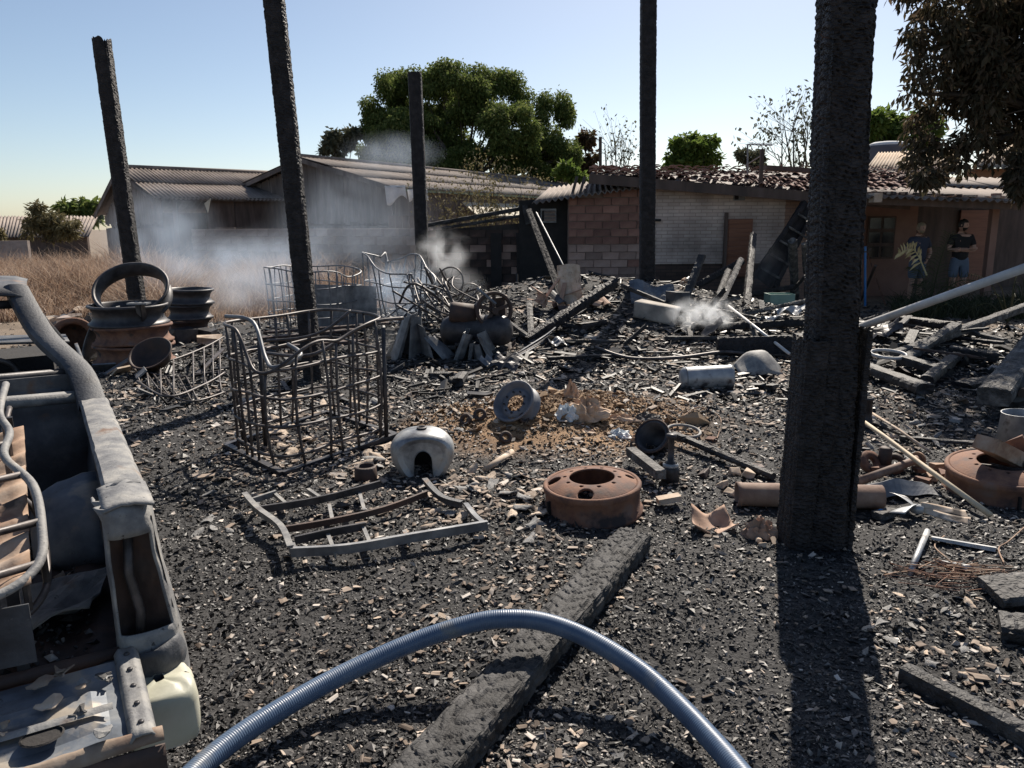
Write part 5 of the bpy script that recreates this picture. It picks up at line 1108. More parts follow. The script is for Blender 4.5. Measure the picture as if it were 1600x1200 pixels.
# grey cylinder, fender, strap, white pole
a,b = G(1063,606,.10), G(1143,604,.11); t=thing('metal_canister','dented grey metal canister lying on its side in the ash','canister',a-Vector((0,0,.1))); d=(b-a).normalized(); M=d.to_track_quat('Z','Y').to_matrix(); Lc=(b-a).length
mb=MB().lathe([(.001,0),(.09,.0),(.115,.03),(.125,.05),(.12,.06),(.12,Lc-.05),(.125,Lc-.03),(.12,Lc),(.001,Lc-.02)],30,M,wob=.10); mb.v=[tuple(Vector(v)+a) for v in mb.v]; mb.build('shell','zinc',t,w=True,smooth=True)
mb=MB().tube(circ(a+d*.05,.126,28,M),.007,6,closed=True); mb.build('bead','grey_metal',t,w=True,smooth=True)
q=G(1185,585); mb=MB().grid(lambda u,v:(q.x-.26+.5*u, q.y-.14+.30*v-.05*math.sin(u*3), q.z+.0+.27*math.sin(math.pi*(.1+.75*u))*(.12+.88*math.sin(v*1.5))+.01*math.sin(u*12+v*5)),14,7); tag(mb.build('fender','burnt_paint',solid=.006,smooth=True),'pale curved metal fender leaning by the white pole','fender')
mb=MB().tube(spline([G(930,550,.06),G(985,566,.05),(G(1060,568,.07)),G(1130,560,.08),G(1172,560,.05)],8),.022,8); tag(mb.build('burnt_cable','burnt_wire',smooth=True),'long grey burnt cable lying across the heap','cable')
a,b=G(1137,505,.25),G(1232,568,.12); tag(MB().tube([a,b],.019,10).build('white_pole','pvc',smooth=True),'straight white pole leaning into the ash behind the nearest post','pole')
# --- the long charred beam in the foreground and the blue hose
p1_, p2_ = P(992,842,.055), P(676,1200,.055); dd=(p2_-p1_).normalized()
lb_=char_bar(p2_+dd*.7,p1_,.195,.12,res=.0095,cell=(.085,.026),depth=.0075,seed=60,erode=.10,ragged=.06,wear=.16); o=lb_.build('charred_beam','char_grey'); tag(o,'long charred beam lying under the blue hose in the foreground','beam')
hz=[(250,1262,.10),(320,1192,.09),(400,1132,.10),(520,1062,.12),(640,1006,.17),(730,976,.215),(790,967,.235),(850,972,.22),(920,998,.18),(1000,1048,.13),(1070,1112,.10),(1150,1200,.09),(1200,1268,.09)]
path=spline([P(x,y,z) for x,y,z in hz],60); 
# resample at even pitch
cum=[0]; 
for i in range(1,len(path)): cum.append(cum[-1]+(path[i]-path[i-1]).length)
Lh=cum[-1]; pitch=.0085; nseg=int(Lh/pitch*4); cumA=np.array(cum); PA=np.array(path); sv=np.linspace(0,Lh,nseg)
pts=[Vector((np.interp(s_,cumA,PA[:,0]),np.interp(s_,cumA,PA[:,1]),np.interp(s_,cumA,PA[:,2]))) for s_ in sv]
rs=[.0365+.0006*math.sin(s_/pitch*2*math.pi) for s_ in sv]
tag(MB().tube(pts,rs,20).build('suction_hose','hose',smooth=True),'ribbed blue suction hose arching over the charred beam','hose')
# --- leaning and fallen charred timbers
def ct(label,a,b,w_,h_=None,m='char_beam',cat='beam',name='charred_beam',**k):
    k.setdefault('res',max(.02,min(w_,h_ or w_)/4)); return timber(name,label,cat,a,b,w_,h_ or w_,m,**k)
ct('thick charred beam propped up from the heap right of the compressor',G(822,536,.02),at(962,440,11.5),.16,.14,'char',ragged=.08,seed=70,depth=.012,erode=.12)
ct('short charred stub jutting up behind the compressor',G(690,478,.1),at(752,441,13.0),.13,.12,ragged=.05,seed=71,depth=.01)
ct('charred plank leaning against the sooty doorway',G(880,470,.0),at(826,328,16.3),.11,.05,'soot',cat='plank',name='charred_plank',up=(0,-1,0),seed=72)
tag(MB().tube([G(907,470,.02),at(838,332,16.2)],.014,8).build('metal_rod','grey_metal',smooth=True),'thin bright rod leaning against the doorway beside the plank','rod')
# wide burnt truss leaning on the house wall
tr=thing('roof_truss','wide burnt roof truss leaning against the house wall','truss',G(1190,470)); o1=at(1258,316,16.4); o0=at(1178,432,15.6)
for k,(dx,dz,w_) in enumerate(((0,0,.10),(.42,-.25,.10))):
    timber('chord',None,None,o0+Vector((dx,0,dz)),o1+Vector((dx*.55,0,dz*.4)),w_,.08,'char',parent=tr,res=.04,up=(0,-1,0),seed=75+k)
timber('sheathing',None,None,(o0+Vector((.2,.06,-.12))),(o1+Vector((.12,.06,-.05))),.40,.03,'char',parent=tr,res=.05,up=(0,-1,0),seed=78)
for k in range(5):
    f=.12+.18*k; timber('web',None,None,o0.lerp(o1,f)+Vector((0,-.05,0)),o0.lerp(o1,f)+Vector((.38,-.05,-.22)),.05,.04,'char_ash',parent=tr,res=.03,seed=80+k)
for k,(a,b,w_,m_,lb) in enumerate((
  (G(1166,478),at(1177,366,15.4),.12,'char','upright charred stake in front of the house corner'),
  (G(1243,480),at(1238,375,14.6),.16,'char_ash','ragged ash-flecked stump post left of the nearest post'),
  (G(1262,482),at(1256,380,14.9),.09,'char_ash','thin split charred stake close to the nearest post'),
  (G(1116,482),at(1138,422,14.0),.10,'char_ash','left of two whitened charred sticks leaning together'),
  (G(1122,484),at(1158,405,14.0),.10,'char_ash','right of two whitened charred sticks leaning together'),
  (at(1060,462,14.2),at(1160,408,15.0),.13,'char','dark beam slanting up towards the shutter'),
  (at(1048,448,13.4),at(1122,487,13.0),.20,'char','broad charred plank sliding down the heap'),
  (at(1120,470,14.6),at(1240,448,14.8),.10,'char','low charred rail below the stakes'),
  (G(1150,500,.06),at(1268,468,12.6),.06,'char_ash','thin grey rail rising to the nearest post'),
  (at(1240,452,14.4),at(1268,420,14.2),.06,'char','short charred stick propped beside the ragged stump'),
  (G(1080,522,.08),G(1268,520,.14),.10,'char','flat charred plank lying far behind the white pole'),
  (G(1120,556,.10),G(1236,552,.10),.26,'char','wide black plank lying behind the fender'),
  (G(945,520,.03),at(985,487,12.6),.06,'char_ash','slim grey charred stick on the heap right of the propped beam'),
  (G(965,525,.03),at(1010,470,13.0),.10,'char','dark slanting plank left of the pale box'),
  (G(1345,660,.05),G(1420,690,.05),.05,'char_ash','short ashy stick just right of the nearest post'),
  (G(1350,505,.06),at(1392,488,11.8),.05,'char_ash','small pale stick by the foot of the white pipe'))):
    ct(lb,a,b,w_,w_*.6 if m_=='char' and w_>.15 else w_*.8,m_,up=(0,-1,.3),seed=90+k,ragged=.03,erode=.12,cat='timber',name='charred_timber',res=.03)
# timbers at the right
for k,(a,b,w_,h_,m_,lb) in enumerate((
  (G(1548,655,.20),at(1672,470,9.6),.26,.16,'char_ash','massive charred beam rising out of the frame at the right'),
  (G(1398,560,.05),at(1612,476,11.4),.13,.10,'char_ash','long ash-grey beam slanting up to the right edge'),
  (G(1408,572,.05),G(1492,534,.22),.14,.08,'char_ash','shorter ash-grey beam below the long slanting one'),
  (G(1345,585,.10),G(1445,625,.10),.16,.10,'char_beam','charred joist crossing the ash beside the steel hoop'),
  (G(1412,578,.12),G(1480,600,.12),.15,.10,'char_beam','charred joist under the shorter grey beam'),
  (G(1492,570,.10),G(1446,610,.10),.13,.10,'char_beam','charred joist joining two others at right angles'),
  (G(1400,508,.10),G(1485,522,.12),.20,.12,'char','thick black log below the white pipe'),
  (G(1482,560,.10),G(1560,575,.12),.20,.12,'char','black plank under the slanting grey beam'),
  (G(1500,528,.10),G(1570,545,.10),.10,.06,'char_ash','small ashy plank behind the black plank'),
  (G(1425,565,.16),G(1540,582,.16),.035,.03,'rust_dark','thin brown lath across the charred joists'),
  (G(1396,522,.04),G(1420,510,.16),.09,.05,'char_ash','short grey block left of the black log'),
  (G(1405,690,.03),G(1530,700,.03),.05,.03,'char_beam','thin charred lath on the ash behind the pale stick'),
  (G(1412,1062,.02),G(1640,1190,.03),.07,.09,'char_beam','charred beam half sunk in the ash at the lower right'),
  (G(1500,610,.05),G(1610,598,.08),.22,.06,'char','black board in the shade of the massive beam'))):
    ct(lb,a,b,w_,h_,m_,seed=120+k,ragged=.03,erode=.06,cat='timber',name='charred_timber',res=.02 if k in (0,1,12) else .03,cell=(.035,.045),depth=.006)
# dark machine parts in the massive beam's shade
q=G(1578,640); t=thing('engine_part','dark burnt engine part in the shade of the massive beam','engine part',q)
MB().lathe([(.001,-.12),(.13,-.12),(.15,-.08),(.15,.05),(.10,.08),(.10,.12),(.001,.12)],20,Mrot((-.3,-.9,.2))).build('housing','iron',t).location=(0,0,.17); MB().box((.18,.1,.16),(.22,.2,.3),jit=.02).build('block','iron',t); MB().tube([(.0,-.14,.2),(-.05,-.22,.2)],.04,12).build('shaft','rust_dark',t)
# white pipe
a,b=G(1338,520,.06),at(1640,405,8.3); tag(MB().tube([a,b],.052,16).build('plastic_pipe','pvc',smooth=True),'long pale plastic pipe slanting up across the right side','pipe')
# steel hoop
q=G(1383,572); tag(MB().lathe([(.185,0),(.20,.0),(.20,.035),(.185,.035)],40,Mrot((.0,-.1,1)),closed=True).build('steel_hoop','pvc',origin=(0,0,0),smooth=True),'pale steel hoop lying on the ash right of the nearest post','hoop').location=q+Vector((0,-.05,.13))
# bucket
q=G(1590,710); t=thing('steel_bucket','grey steel bucket with pale ash inside at the right edge','bucket',q,(0,R(-3),0)); MB().lathe([(.001,.01),(.15,.01),(.155,0),(.16,.0),(.125,.32),(.13,.325),(.12,.325),(.15,.03)],36).build('wall','zinc',t,smooth=True); MB().lathe([(.001,.27),(.06,.275),(.125,.265)],24).build('ash_fill','clay_pale',t)
# pale sticks
a,b=P(1330,645,.28),G(1546,812,.03); tag(MB().tube([a,a.lerp(b,.3)+Vector((0,0,.005)),a.lerp(b,.6),b],[.015,.016,.017,.018],12).build('wooden_stick','wood_pale',smooth=True),'long pale wooden stick slanting down from the nearest post','stick')
a,b=G(1358,662,.10),G(1452,712,.03); tag(MB().tube([a,a.lerp(b,.5)+Vector((0,0,.01)),b],.011,8).build('wooden_stick','clay_pale',smooth=True),'short thin stick lying behind the long pale stick','stick')
# pipe stub upright and cast parts right of the post
q=G(1354,668); t=thing('pipe_stub','upright dark pipe stub with flange right of the nearest post','pipe',q); MB().lathe([(.001,0),(.07,0),(.08,.02),(.045,.05),(.036,.1),(.034,.24),(.04,.24),(.04,.265),(.028,.265)],20).build('body','iron',t,smooth=True)
q=G(1372,738); t=thing('cast_fitting','rusty cast fitting with two eyes right of the nearest post','fitting',q)
MB().lathe([(.035,-.02),(.085,-.02),(.09,0),(.085,.02),(.035,.02)],24,Mrot((.3,-.7,.5)),closed=True).build('eye','rust',t,smooth=True).location=(-.06,0,.07); MB().lathe([(.03,-.02),(.07,-.02),(.07,.02),(.03,.02)],24,Mrot((-.4,-.6,.5)),closed=True).build('eye','rust_dark',t,smooth=True).location=(.12,.02,.06)
MB().lathe([(.03,0),(.045,.02),(.045,.14),(.03,.15),(.001,.15)],18).build('barrel','rust_dark',t,smooth=True).location=(.05,.02,.03); MB().box((.03,-.03,.03),(.22,.09,.05),jit=.012).build('web','rust',t)
a,b=G(1338,768,.06),G(1432,738,.09); t=thing('axle_shaft','rusty shaft with flared end beside the bent sheet','shaft',a); MB().tube([a,a.lerp(b,.86),b],[.03,.028,.035],12).build('shaft','rust_pipe',t,w=True,smooth=True); mb=MB().lathe([(.001,0),(.055,0),(.055,.012),(.001,.014)],20,(b-a).normalized().to_track_quat('Z','Y').to_matrix()); mb.v=[tuple(Vector(v)+b) for v in mb.v]; mb.build('flange','rust_pale',t,w=True)
a,b=G(1340,785),G(1465,772); mb=MB().grid(lambda u,v:(a.x+(b.x-a.x)*u+.02*v,a.y+(b.y-a.y)*u-.05+.16*v,a.z+.02+(.11-abs(v-.55)*.16)*math.sin(math.pi*(.15+.8*u))+.006*math.sin(u*17)),16,6); tag(mb.build('bent_sheet','grey_metal',solid=.005),'long folded grey metal sheet behind the fan blades','sheet metal')
for k,(px,py) in enumerate(((1440,742),(1455,752),(1440,758),(1465,735),(1472,748))):
    q=G(px,py); mb=MB().box((0,0,0),(.10,.05,.035),Matrix.Rotation(k*1.1,3,'Z'),.01); mb.v=[tuple(Vector(v)+q+Vector((0,0,.03))) for v in mb.v]; tag(mb.build('rusty_bit','rust_pale' if k%2 else 'rust'),'small rusty scrap beside the long pale stick','scrap','rusty scraps beside the long pale stick')
# fan blades
q=G(1432,808); t=thing('fan_blades','broken pale fan with four blades on the ash below the long stick','fan',q)
for k,(ang,L1) in enumerate(((100,.17),(205,.16),(-8,.26),(-28,.26))):
    ca,sa=math.cos(R(ang)),math.sin(R(ang)); MB().grid(lambda u,v:(ca*(.02+L1*u)-sa*(v-.5)*.09*(.4+u*.8)*(1 if k<2 else .5), sa*(.02+L1*u)+ca*(v-.5)*.09*(.4+u*.8)*(1 if k<2 else .5), .05+.03*math.sin(u*2+k)+.03*(v-.5)),8,4).build('blade','zinc' if k<2 else 'clay_pale',t,solid=.004,smooth=True)
MB().lathe([(.001,0),(.035,0),(.035,.04),(.001,.05)],16).build('hub','zinc',t,smooth=True).location=(0,0,.03)
mb=MB().tube([G(1422,900,.02),G(1448,840,.035)],.016,12); tag(mb.build('tube_offcut','zinc',smooth=True),'short pale metal tube lying on the ash at lower right','tube')
q=G(1378,815); mb=MB().box((0,0,0),(.14,.07,.05),Matrix.Rotation(.5,3,'Z'),.012); mb.v=[tuple(Vector(v)+q+Vector((.02,.03,.03))) for v in mb.v]; tag(mb.build('charred_block','char_ash',bevel=.006),'charred block next to a bit of blue plastic','block')
q=G(1380,812); mb=MB().grid(lambda u,v:(q.x+.06*u-.03,q.y+.02*v,q.z+.02+.03*v+.01*math.sin(u*5)),5,3); tag(mb.build('blue_scrap','blue_plastic',solid=.004),'small blue plastic scrap right of the nearest post','plastic')
# wire tangle
random.seed(77)
tg=thing('wire_tangle','tangle of fine rusty wire on the ash at the right','wire',G(1480,905))
for k in range(22):
    c=G(random.uniform(1430,1540),random.uniform(885,918)); st=[c+Vector((random.uniform(-.16,.16),random.uniform(-.09,.09),random.uniform(.005,.05))) for _ in range(5)]; MB().tube(spline(st,6),.0022,4).build('wire','rust' if k%3 else 'rust_pale',tg,w=True)
for k,pp in enumerate((((1380,905),(1420,898),(1470,910),(1490,890),(1460,860),(1475,842)),((1600,828),(1575,850),(1560,862),(1568,885)),((1350,640),(1345,600),(1360,560)),((1060,660),(1090,640),(1125,655),(1120,690)))): tag(MB().tube(spline([G(*p,.015) for p in pp],8),.004,5).build('loose_wire','rust_pale',smooth=True),('curling loose wire left of the wire tangle','curling loose wire near the right edge','thin wire behind the nearest post','thin wire arching over the ash behind the ring')[k],'wire')
# grey boards at right edge below
ct('ashy broken slab at the right edge, upper of two',G(1545,935,.03),G(1680,930,.05),.26,.05,'char_ash',name='broken_slab',cat='slab',res=.016,cell=(.06,.05),depth=.005,erode=.14,wear=.3,ragged=.04,seed=201)
ct('dark broken slab at the right edge, lower of two',G(1560,985,.02),G(1690,1010,.03),.20,.07,'char_beam',name='broken_slab',cat='slab',res=.016,cell=(.05,.04),depth=.006,erode=.14,wear=.3,ragged=.04,seed=202)
for k,(px,py,sz,rz,m_,lb) in list(enumerate(((1600,940,(.5,.34,.04),35,'char_ash','ashy broken slab at the right edge, upper of two'),(1612,995,(.42,.3,.06),20,'char_beam','dark broken slab at the right edge, lower of two'),(1505,855,(.30,.05,.012),-30,'zinc','thin pale metal strip beside the wire tangle'),(1490,888,(.05,.16,.012),20,'zinc','short pale metal strip inside the wire tangle'))))[2:]:
    q=G(px,py); mb=MB().box((0,0,0),sz,Matrix.Rotation(R(rz),3,'Z')@Matrix.Rotation(R(-14),3,'X'),.05 if k<2 else .006); mb.v=[tuple(Vector(v)+q+Vector((0,0,sz[2]*.5+.01))) for v in mb.v]; tag(mb.build('broken_slab' if k<2 else 'metal_strip',m_,bevel=.008 if k<2 else 0),lb,'slab' if k<2 else 'metal strip')
# pale box, blue-grey sheet, smaller boxes on heap centre
q=G(1028,505); mb=MB().box((0,0,0),(.62,.30,.26),Matrix.Rotation(R(-25),3,'Z')@Matrix.Rotation(R(10),3,'Y'),.02); mb.v=[tuple(Vector(v)+q+Vector((0,.15,.14))) for v in mb.v]; tag(mb.build('burnt_box','foam',bevel=.03),'pale-topped burnt box lying on the heap before the steam','box')
q=G(1022,480); mb=MB().grid(lambda u,v:(q.x+(u-.5)*.7,q.y+.3*v,q.z+.05+.34*v-.1*u+.04*math.sin(u*8)),10,5); tag(mb.build('bent_sheet','tailgate_blue',solid=.006),'blue-grey bent sheet behind the pale-topped box','sheet metal')
q=G(1060,488); mb=MB().box((0,0,0),(.30,.22,.26),Matrix.Rotation(R(20),3,'Z'),.02); mb.v=[tuple(Vector(v)+q+Vector((0,0,.18))) for v in mb.v]; tag(mb.build('metal_box','burnt_body',bevel=.01),'dark metal box behind the pale-topped box','box')
a,b=at(1025,468,13.6),at(1080,432,14.2); t=thing('pole_with_clamps','pale pole with brown clamps resting on the heap','pole',a); MB().tube([a,b],.025,8).build('pole','zinc',t,w=True,smooth=True)
for f in (.66,.80): c=a.lerp(b,f); MB().tube([c-(b-a)*.04,c+(b-a)*.04],.055,10).build('clamp','rust_pale',t,w=True)
t=thing('wire_rack','small wire dish rack on the heap below the clamped pole','rack',at(1080,470,13.8))
for k in range(5): q=at(1072+k*7,466-k*1.5,13.8); MB().tube(circ(q,.10,16,Mrot((.8,-.5,.1))),.006,5,closed=True).build('loop','zinc',t,w=True)
# green bowl crate and bright foil sheets further right
q=at(1217,478,13.8); q.z=gh(q.x,q.y); t=thing('plastic_crate','pale green plastic crate behind the heap left of the nearest post','crate',q)
for c_,s_ in (((0,-.16,.19),(.44,.012,.26)),((0,.16,.19),(.44,.012,.26)),((-.22,0,.19),(.012,.31,.26)),((.22,0,.19),(.012,.31,.26)),((0,0,.06),(.43,.31,.012))): MB().box(c_,s_).build('side','green_plastic',t)
for k,(px,py,sz,lb) in enumerate(((1238,500,(.5,.3),'bright crumpled metal sheet left of the nearest post'),(1200,512,(.35,.2),'smaller crumpled metal sheet on the heap'),(1272,545,(.2,.12),'scrap of pale sheet beside the nearest post'))):
    q=G(px,py); mb=MB().grid(lambda u,v:(q.x+(u-.5)*sz[0],q.y+(v-.5)*sz[1],q.z+.10+.12*noise.noise(Vector((u*3+k*5,v*2.5,k)))+.10*u*(1-k*.4)),12,6); tag(mb.build('crumpled_sheet','zinc',solid=.005),lb,'sheet metal')
t=thing('chair_frame','bent tubular chair frame lying on the heap near the steam','chair',at(1160,490,13.0))
MB().tube(spline([at(1138,472,13.2),at(1180,471,13.2),at(1190,475,13.1),at(1191,500,13.0)],6),.013,6).build('back_tube','burnt_wire',t,w=True,smooth=True); MB().tube(spline([at(1140,492,13.2),at(1165,488,13.2),at(1190,480,13.1)],6),.012,6).build('side_tube','burnt_wire',t,w=True,smooth=True)
q=at(1355,440,16.0); tag(MB().tube([Vector((q.x,16,0)),at(1352,385,16.0)],.025,8).build('blue_stick','blue_plastic'),'blue stick standing by the porch wall','stick')
tag(MB().tube([G(1384,478),at(1355,395,17.6)],.018,6).build('broom_stick','rust'),'reddish broom stick leaning against the porch window','stick')
tag(MB().tube([G(1345,470),at(1368,415,15.8)],.03,6).build('leaning_stick','dark_wood'),'short dark stick leaning right of the nearest post','stick')
# --- roof tile pile in the middle and scattered tile pieces
random.seed(5)
def tile(label,c,L1,W1,rot,m='clay',group=None,flat=False,name='roof_tile'):
    mb=MB(); n=6
    for s_,th in ((1,0),):
        mb.grid(lambda u,v:((u-.5)*W1,(v-.5)*L1,(0 if flat else W1*.32*math.sin(math.pi*u)+.0)),n,3)
    M=rot; mb.v=[tuple(M@Vector(v)+Vector(c)) for v in mb.v]; return tag(mb.build(name,m,solid=.014),label,'tile',group)
E=lambda x,y,z:Matrix.Rotation(R(z),3,'Z')@Matrix.Rotation(R(x),3,'X')@Matrix.Rotation(R(y),3,'Y')
for k,(px,py,L1,W1,e_,m_,lb) in enumerate(((840,468,.40,.26,(10,70,20),'clay','tile standing on edge at the left of the tile pile'),(890,450,.62,.36,(75,0,12),'clay_pale','large pale tile standing upright in the tile pile'),(862,455,.62,.06,(45,0,-50),'clay','long tile splinter propped over the tile pile'),(880,458,.55,.07,(60,0,-25),'clay','second tile splinter crossing the tile pile'),(893,462,.45,.07,(-20,0,60),'clay','tile splinter slanting right in the tile pile'),(846,474,.45,.07,(5,0,75),'clay','tile splinter lying flat at the front of the tile pile'),(870,472,.30,.2,(30,15,40),'burnt_body','dark tile leaning at the front of the tile pile'),(925,478,.34,.22,(12,0,60),'clay','flat tile right of the tile pile'),(945,478,.25,.18,(20,10,20),'clay','broken tile at the far right of the tile pile'),(985,500,.22,.16,(10,10,20),'clay','tile fragment on the heap left of the pale box'),(1040,430,.2,.1,(0,0,0),'clay','x'))[:10]):
    tile(lb,at(px,py-4,G(px,482).y+(.15 if k==1 else 0)),L1,W1,E(*e_),m_,flat=k in (2,3,4,5))
# scattered pieces: each is a thing, alike ones share a label by place
def scatter(n,regs,label,group,mats,smin,smax,seed):
    random.seed(seed); cache=[]
    for i in range(8):
        mb=MB(); c_=random.uniform(-.05,.35); w_=random.uniform(.35,.7)
        mb.grid(lambda u,v:((u-.5)*w_*(1+.3*math.sin(v*5+i)),(v-.5)*(1+.25*math.sin(u*4+i)),w_*c_*math.sin(math.pi*u)+.02*math.sin(v*6)),5,3)
        vs=[Vector(v) for v in mb.v]; k_=len(vs); mb2=MB().add(vs+[v-Vector((0,0,.06)) for v in vs],mb.f+[tuple(a+k_ for a in f[::-1]) for f in mb.f]+[(j,j+k_,j+1+k_,j+1) for j in range(5)]+[(18+j+1,18+j+1+k_,18+j+k_,18+j) for j in range(5)]+[(6*j+6,6*j+6+k_,6*j+k_,6*j) for j in range(3)]+[(6*j+5,6*j+5+k_,6*j+11+k_,6*j+11) for j in range(3)])
        for m_ in mats:
            me=bpy.data.meshes.new('shard'); me.from_pydata([tuple(v) for v in mb2.v],[],mb2.f); me.materials.append(MAT[m_]); cache.append(me)
    for i in range(n):
        x0,y0,x1,y1=random.choice(regs); q=G(random.uniform(x0,x1),random.uniform(y0,y1)); s_=random.uniform(smin,smax)*(.6+.1*q.y)
        o=bpy.data.objects.new('pale_shard',random.choice(cache)); COL.objects.link(o); o.location=q+Vector((0,0,.12*s_)); o.scale=(s_,s_,s_); o.rotation_euler=(random.gauss(0,.3),random.gauss(0,.3),random.uniform(0,6.28)); tag(o,label,'shard',group)
scatter(64,[(650,735,850,850),(690,750,850,810),(560,700,700,740)],'pale curled shard on the ash between tank, bed frame and truck rim','shards before the truck rim',('clay_pale','clay_pale','burnt_paint'),.05,.135,1)
scatter(60,[(370,610,610,720)],'pale shard lying inside the wire cage','shards inside the cage',('clay_pale','burnt_paint','clay_pale'),.05,.12,2)
scatter(24,[(610,620,700,665),(680,640,780,680)],'pale fragment on the soil behind the fuel tank','fragments behind the fuel tank',('clay_pale','burnt_paint','rust_dark'),.04,.08,3)
scatter(55,[(820,490,1240,560),(1000,560,1200,640),(700,560,1000,600)],'pale fragment strewn over the charred heap','fragments on the heap',('clay_pale','burnt_paint','char_ash'),.05,.11,4)
scatter(34,[(1345,600,1500,690),(1340,640,1520,720)],'pale fragment on the ash right of the nearest post','fragments right of the nearest post',('clay_pale','burnt_paint'),.04,.09,5)
scatter(34,[(1345,930,1560,1060)],'pale flat chip on the ground right of the post shadow','chips right of the post shadow',('clay_pale','burnt_paint'),.03,.07,6)
scatter(26,[(820,1120,1000,1200),(900,900,1100,1000),(560,960,760,1040)],'pale scrap on the ground beside the foreground beam','scraps beside the foreground beam',('clay_pale','burnt_paint'),.03,.07,7)
scatter(34,[(160,600,350,660),(250,770,400,840)],'pale scrap on the ground between truck and cage','scraps between truck and cage',('clay_pale','burnt_paint'),.04,.09,8)
mb=MB().tube([G(758,740,.03),G(800,716,.045)],.022,10); tag(mb.build('cardboard_tube','clay_pale',smooth=True),'pale tube lying on the soil right of the fuel tank','tube')
for k,(px,py,r_) in enumerate(((728,662,.05),(750,655,.055),(790,690,.05),(818,660,.045))): 
    q=G(px,py); mb=MB().lathe([(r_*.55,-.015),(r_,-.02),(r_*1.08,0),(r_,.02),(r_*.55,.015)],20,Mrot((-.4+.3*k,-.6,.5)),closed=True); mb.v=[tuple(Vector(v)+q+Vector((0,0,r_*.6))) for v in mb.v]; tag(mb.build('gear_ring','rust_dark',smooth=True),('dark ring lying left of the grey wheel, farther from it','dark ring lying just left of the grey wheel','dark ring on the soil in front of the grey wheel','dark ring at the foot of the grey wheel')[k],'ring')
q=G(572,752); mb=MB().lathe([(.001,0),(.075,0),(.08,.02),(.075,.10),(.06,.11),(.055,.02)],18); mb.v=[tuple(Vector(v)+q) for v in mb.v]; tag(mb.build('rusty_can','rust_dark',smooth=True),'small dark can on the ash left of the fuel tank','can')
# --- heaped charred timbers and scorched sheets that fill the pile
random.seed(91)
def heap(n, regs, label, group, lo, hi, pitch, seed):
    random.seed(seed)
    for i in range(n):
        x0,y0,x1,y1 = random.choice(regs); q = G(random.uniform(x0,x1),random.uniform(y0,y1)); L1 = random.uniform(lo,hi); a_ = random.uniform(0,6.28); p_ = abs(random.gauss(0,pitch))
        d = Vector((math.cos(a_)*math.cos(p_),math.sin(a_)*math.cos(p_),math.sin(p_))); w_ = random.choice((.05,.07,.09,.12)); h_ = w_*random.uniform(.4,.9); e_ = q+d*L1; zb = gh(e_.x,e_.y)
        if e_.z < zb: e_.z = zb+.03
        o = char_bar(q+Vector((0,0,h_*.4)),e_+Vector((0,0,h_*.4)),w_,h_,res=.045,cell=(.07,.05),depth=.006,ragged=.04,erode=.12,seed=seed*50+i).build('charred_timber',random.choice(('char','char_beam','char_beam','char_ash')))
        tag(o,label,'timber',group)
heap(24,[(840,485,1240,540),(930,470,1250,510),(820,500,1000,560)],'charred timber tumbled on the heap before the house','timbers on the heap before the house',.3,1.2,.32,3)
heap(12,[(1345,500,1600,580),(1360,520,1560,610)],'charred timber tumbled between the nearest post and right edge','timbers right of the nearest post',.3,.9,.12,4)
heap(10,[(640,530,830,590),(620,560,760,600)],'charred stick lying below the compressor','sticks below the compressor',.2,.5,.15,5)
heap(6,[(1020,560,1220,640)],'charred stick lying around the grey canister','sticks around the grey canister',.2,.5,.12,6)
random.seed(93)
for k in range(18):
    x0,y0,x1,y1 = ((840,480,1250,540),(1350,500,1580,600),(640,520,800,580))[k%3]; q = G(random.uniform(x0,x1),random.uniform(y0,y1)); s_ = random.uniform(.18,.5); a_ = random.uniform(0,6.28); ca,sa = math.cos(a_),math.sin(a_); t_ = random.uniform(.05,.6)
    mb = MB().grid(lambda u,v:((lambda x_,y_:(q.x+x_*ca-y_*sa,q.y+x_*sa+y_*ca,q.z+.02+t_*s_*v+.10*s_*math.sin(u*9+k)+.25*s_*noise.noise(Vector((u*3+k,v*3,k)))*.6))((u-.5)*s_,(v-.5)*s_*.7)),14,6)
    tag(mb.build('scorched_sheet',('grey_metal','rust_dark','burnt_paint','iron','burnt_body')[k%5],solid=.004),('crumpled scorched sheet among the timbers before the house','crumpled scorched sheet among the timbers at the right','crumpled scorched sheet near the compressor')[k%3],'sheet metal',('sheets before the house','sheets at the right','sheets near the compressor')[k%3])
# ------------------------------------------------------------------ burnt pickup at the left
TO=Vector((-1.10,2.15,0)); TA=R(31.3)
tk=thing('pickup_truck','burnt-out pickup truck with open tailgate at the left edge','truck',TO,(0,0,TA))
TM=tk.matrix_basis
def tb(mb,name,m,par=None,**k): return mb.build(name,m,par or tk,**k)
def rnoise(x,y,z=0): return noise.noise(Vector((x*3,y*3,z*3)))
XW=-1.56
# outer side panel with swell, inner panel, rail cap
side=tb(MB().grid(lambda u,v:(.0+.035*math.sin(math.pi*(.15+.8*v))+.006*rnoise(u*2,v), .06+1.60*u, .40+.56*v),24,10),'bed_side','burnt_paint',solid=.006,smooth=True)
tb(MB().grid(lambda u,v:(-.072-.012*math.sin(v*6)+.006*rnoise(u*2,v,4), .10+1.54*u, .50+.44*v),16,6),'inner_side','burnt_body',solid=.005,smooth=True)
cap=[( -.078,.91),(-.082,.955),(-.074,.968),(-.03,.974),(.018,.966),(.033,.945),(.035,.91)]
rl=MB(); n=26
def railv(u,k):
    y=.16+1.5*u; x,z=cap[k]; return (x+.004*rnoise(u*5,k)+ (0 if k>2 else (-.0 if u>.12 else .0)), y, z+.006*rnoise(u*4,k,2))
rl.grid(lambda u,v: railv(u,int(round(v*6))),n,6); smooth_by_angle(tb(rl,'bed_rail','burnt_paint',solid=.006),24)
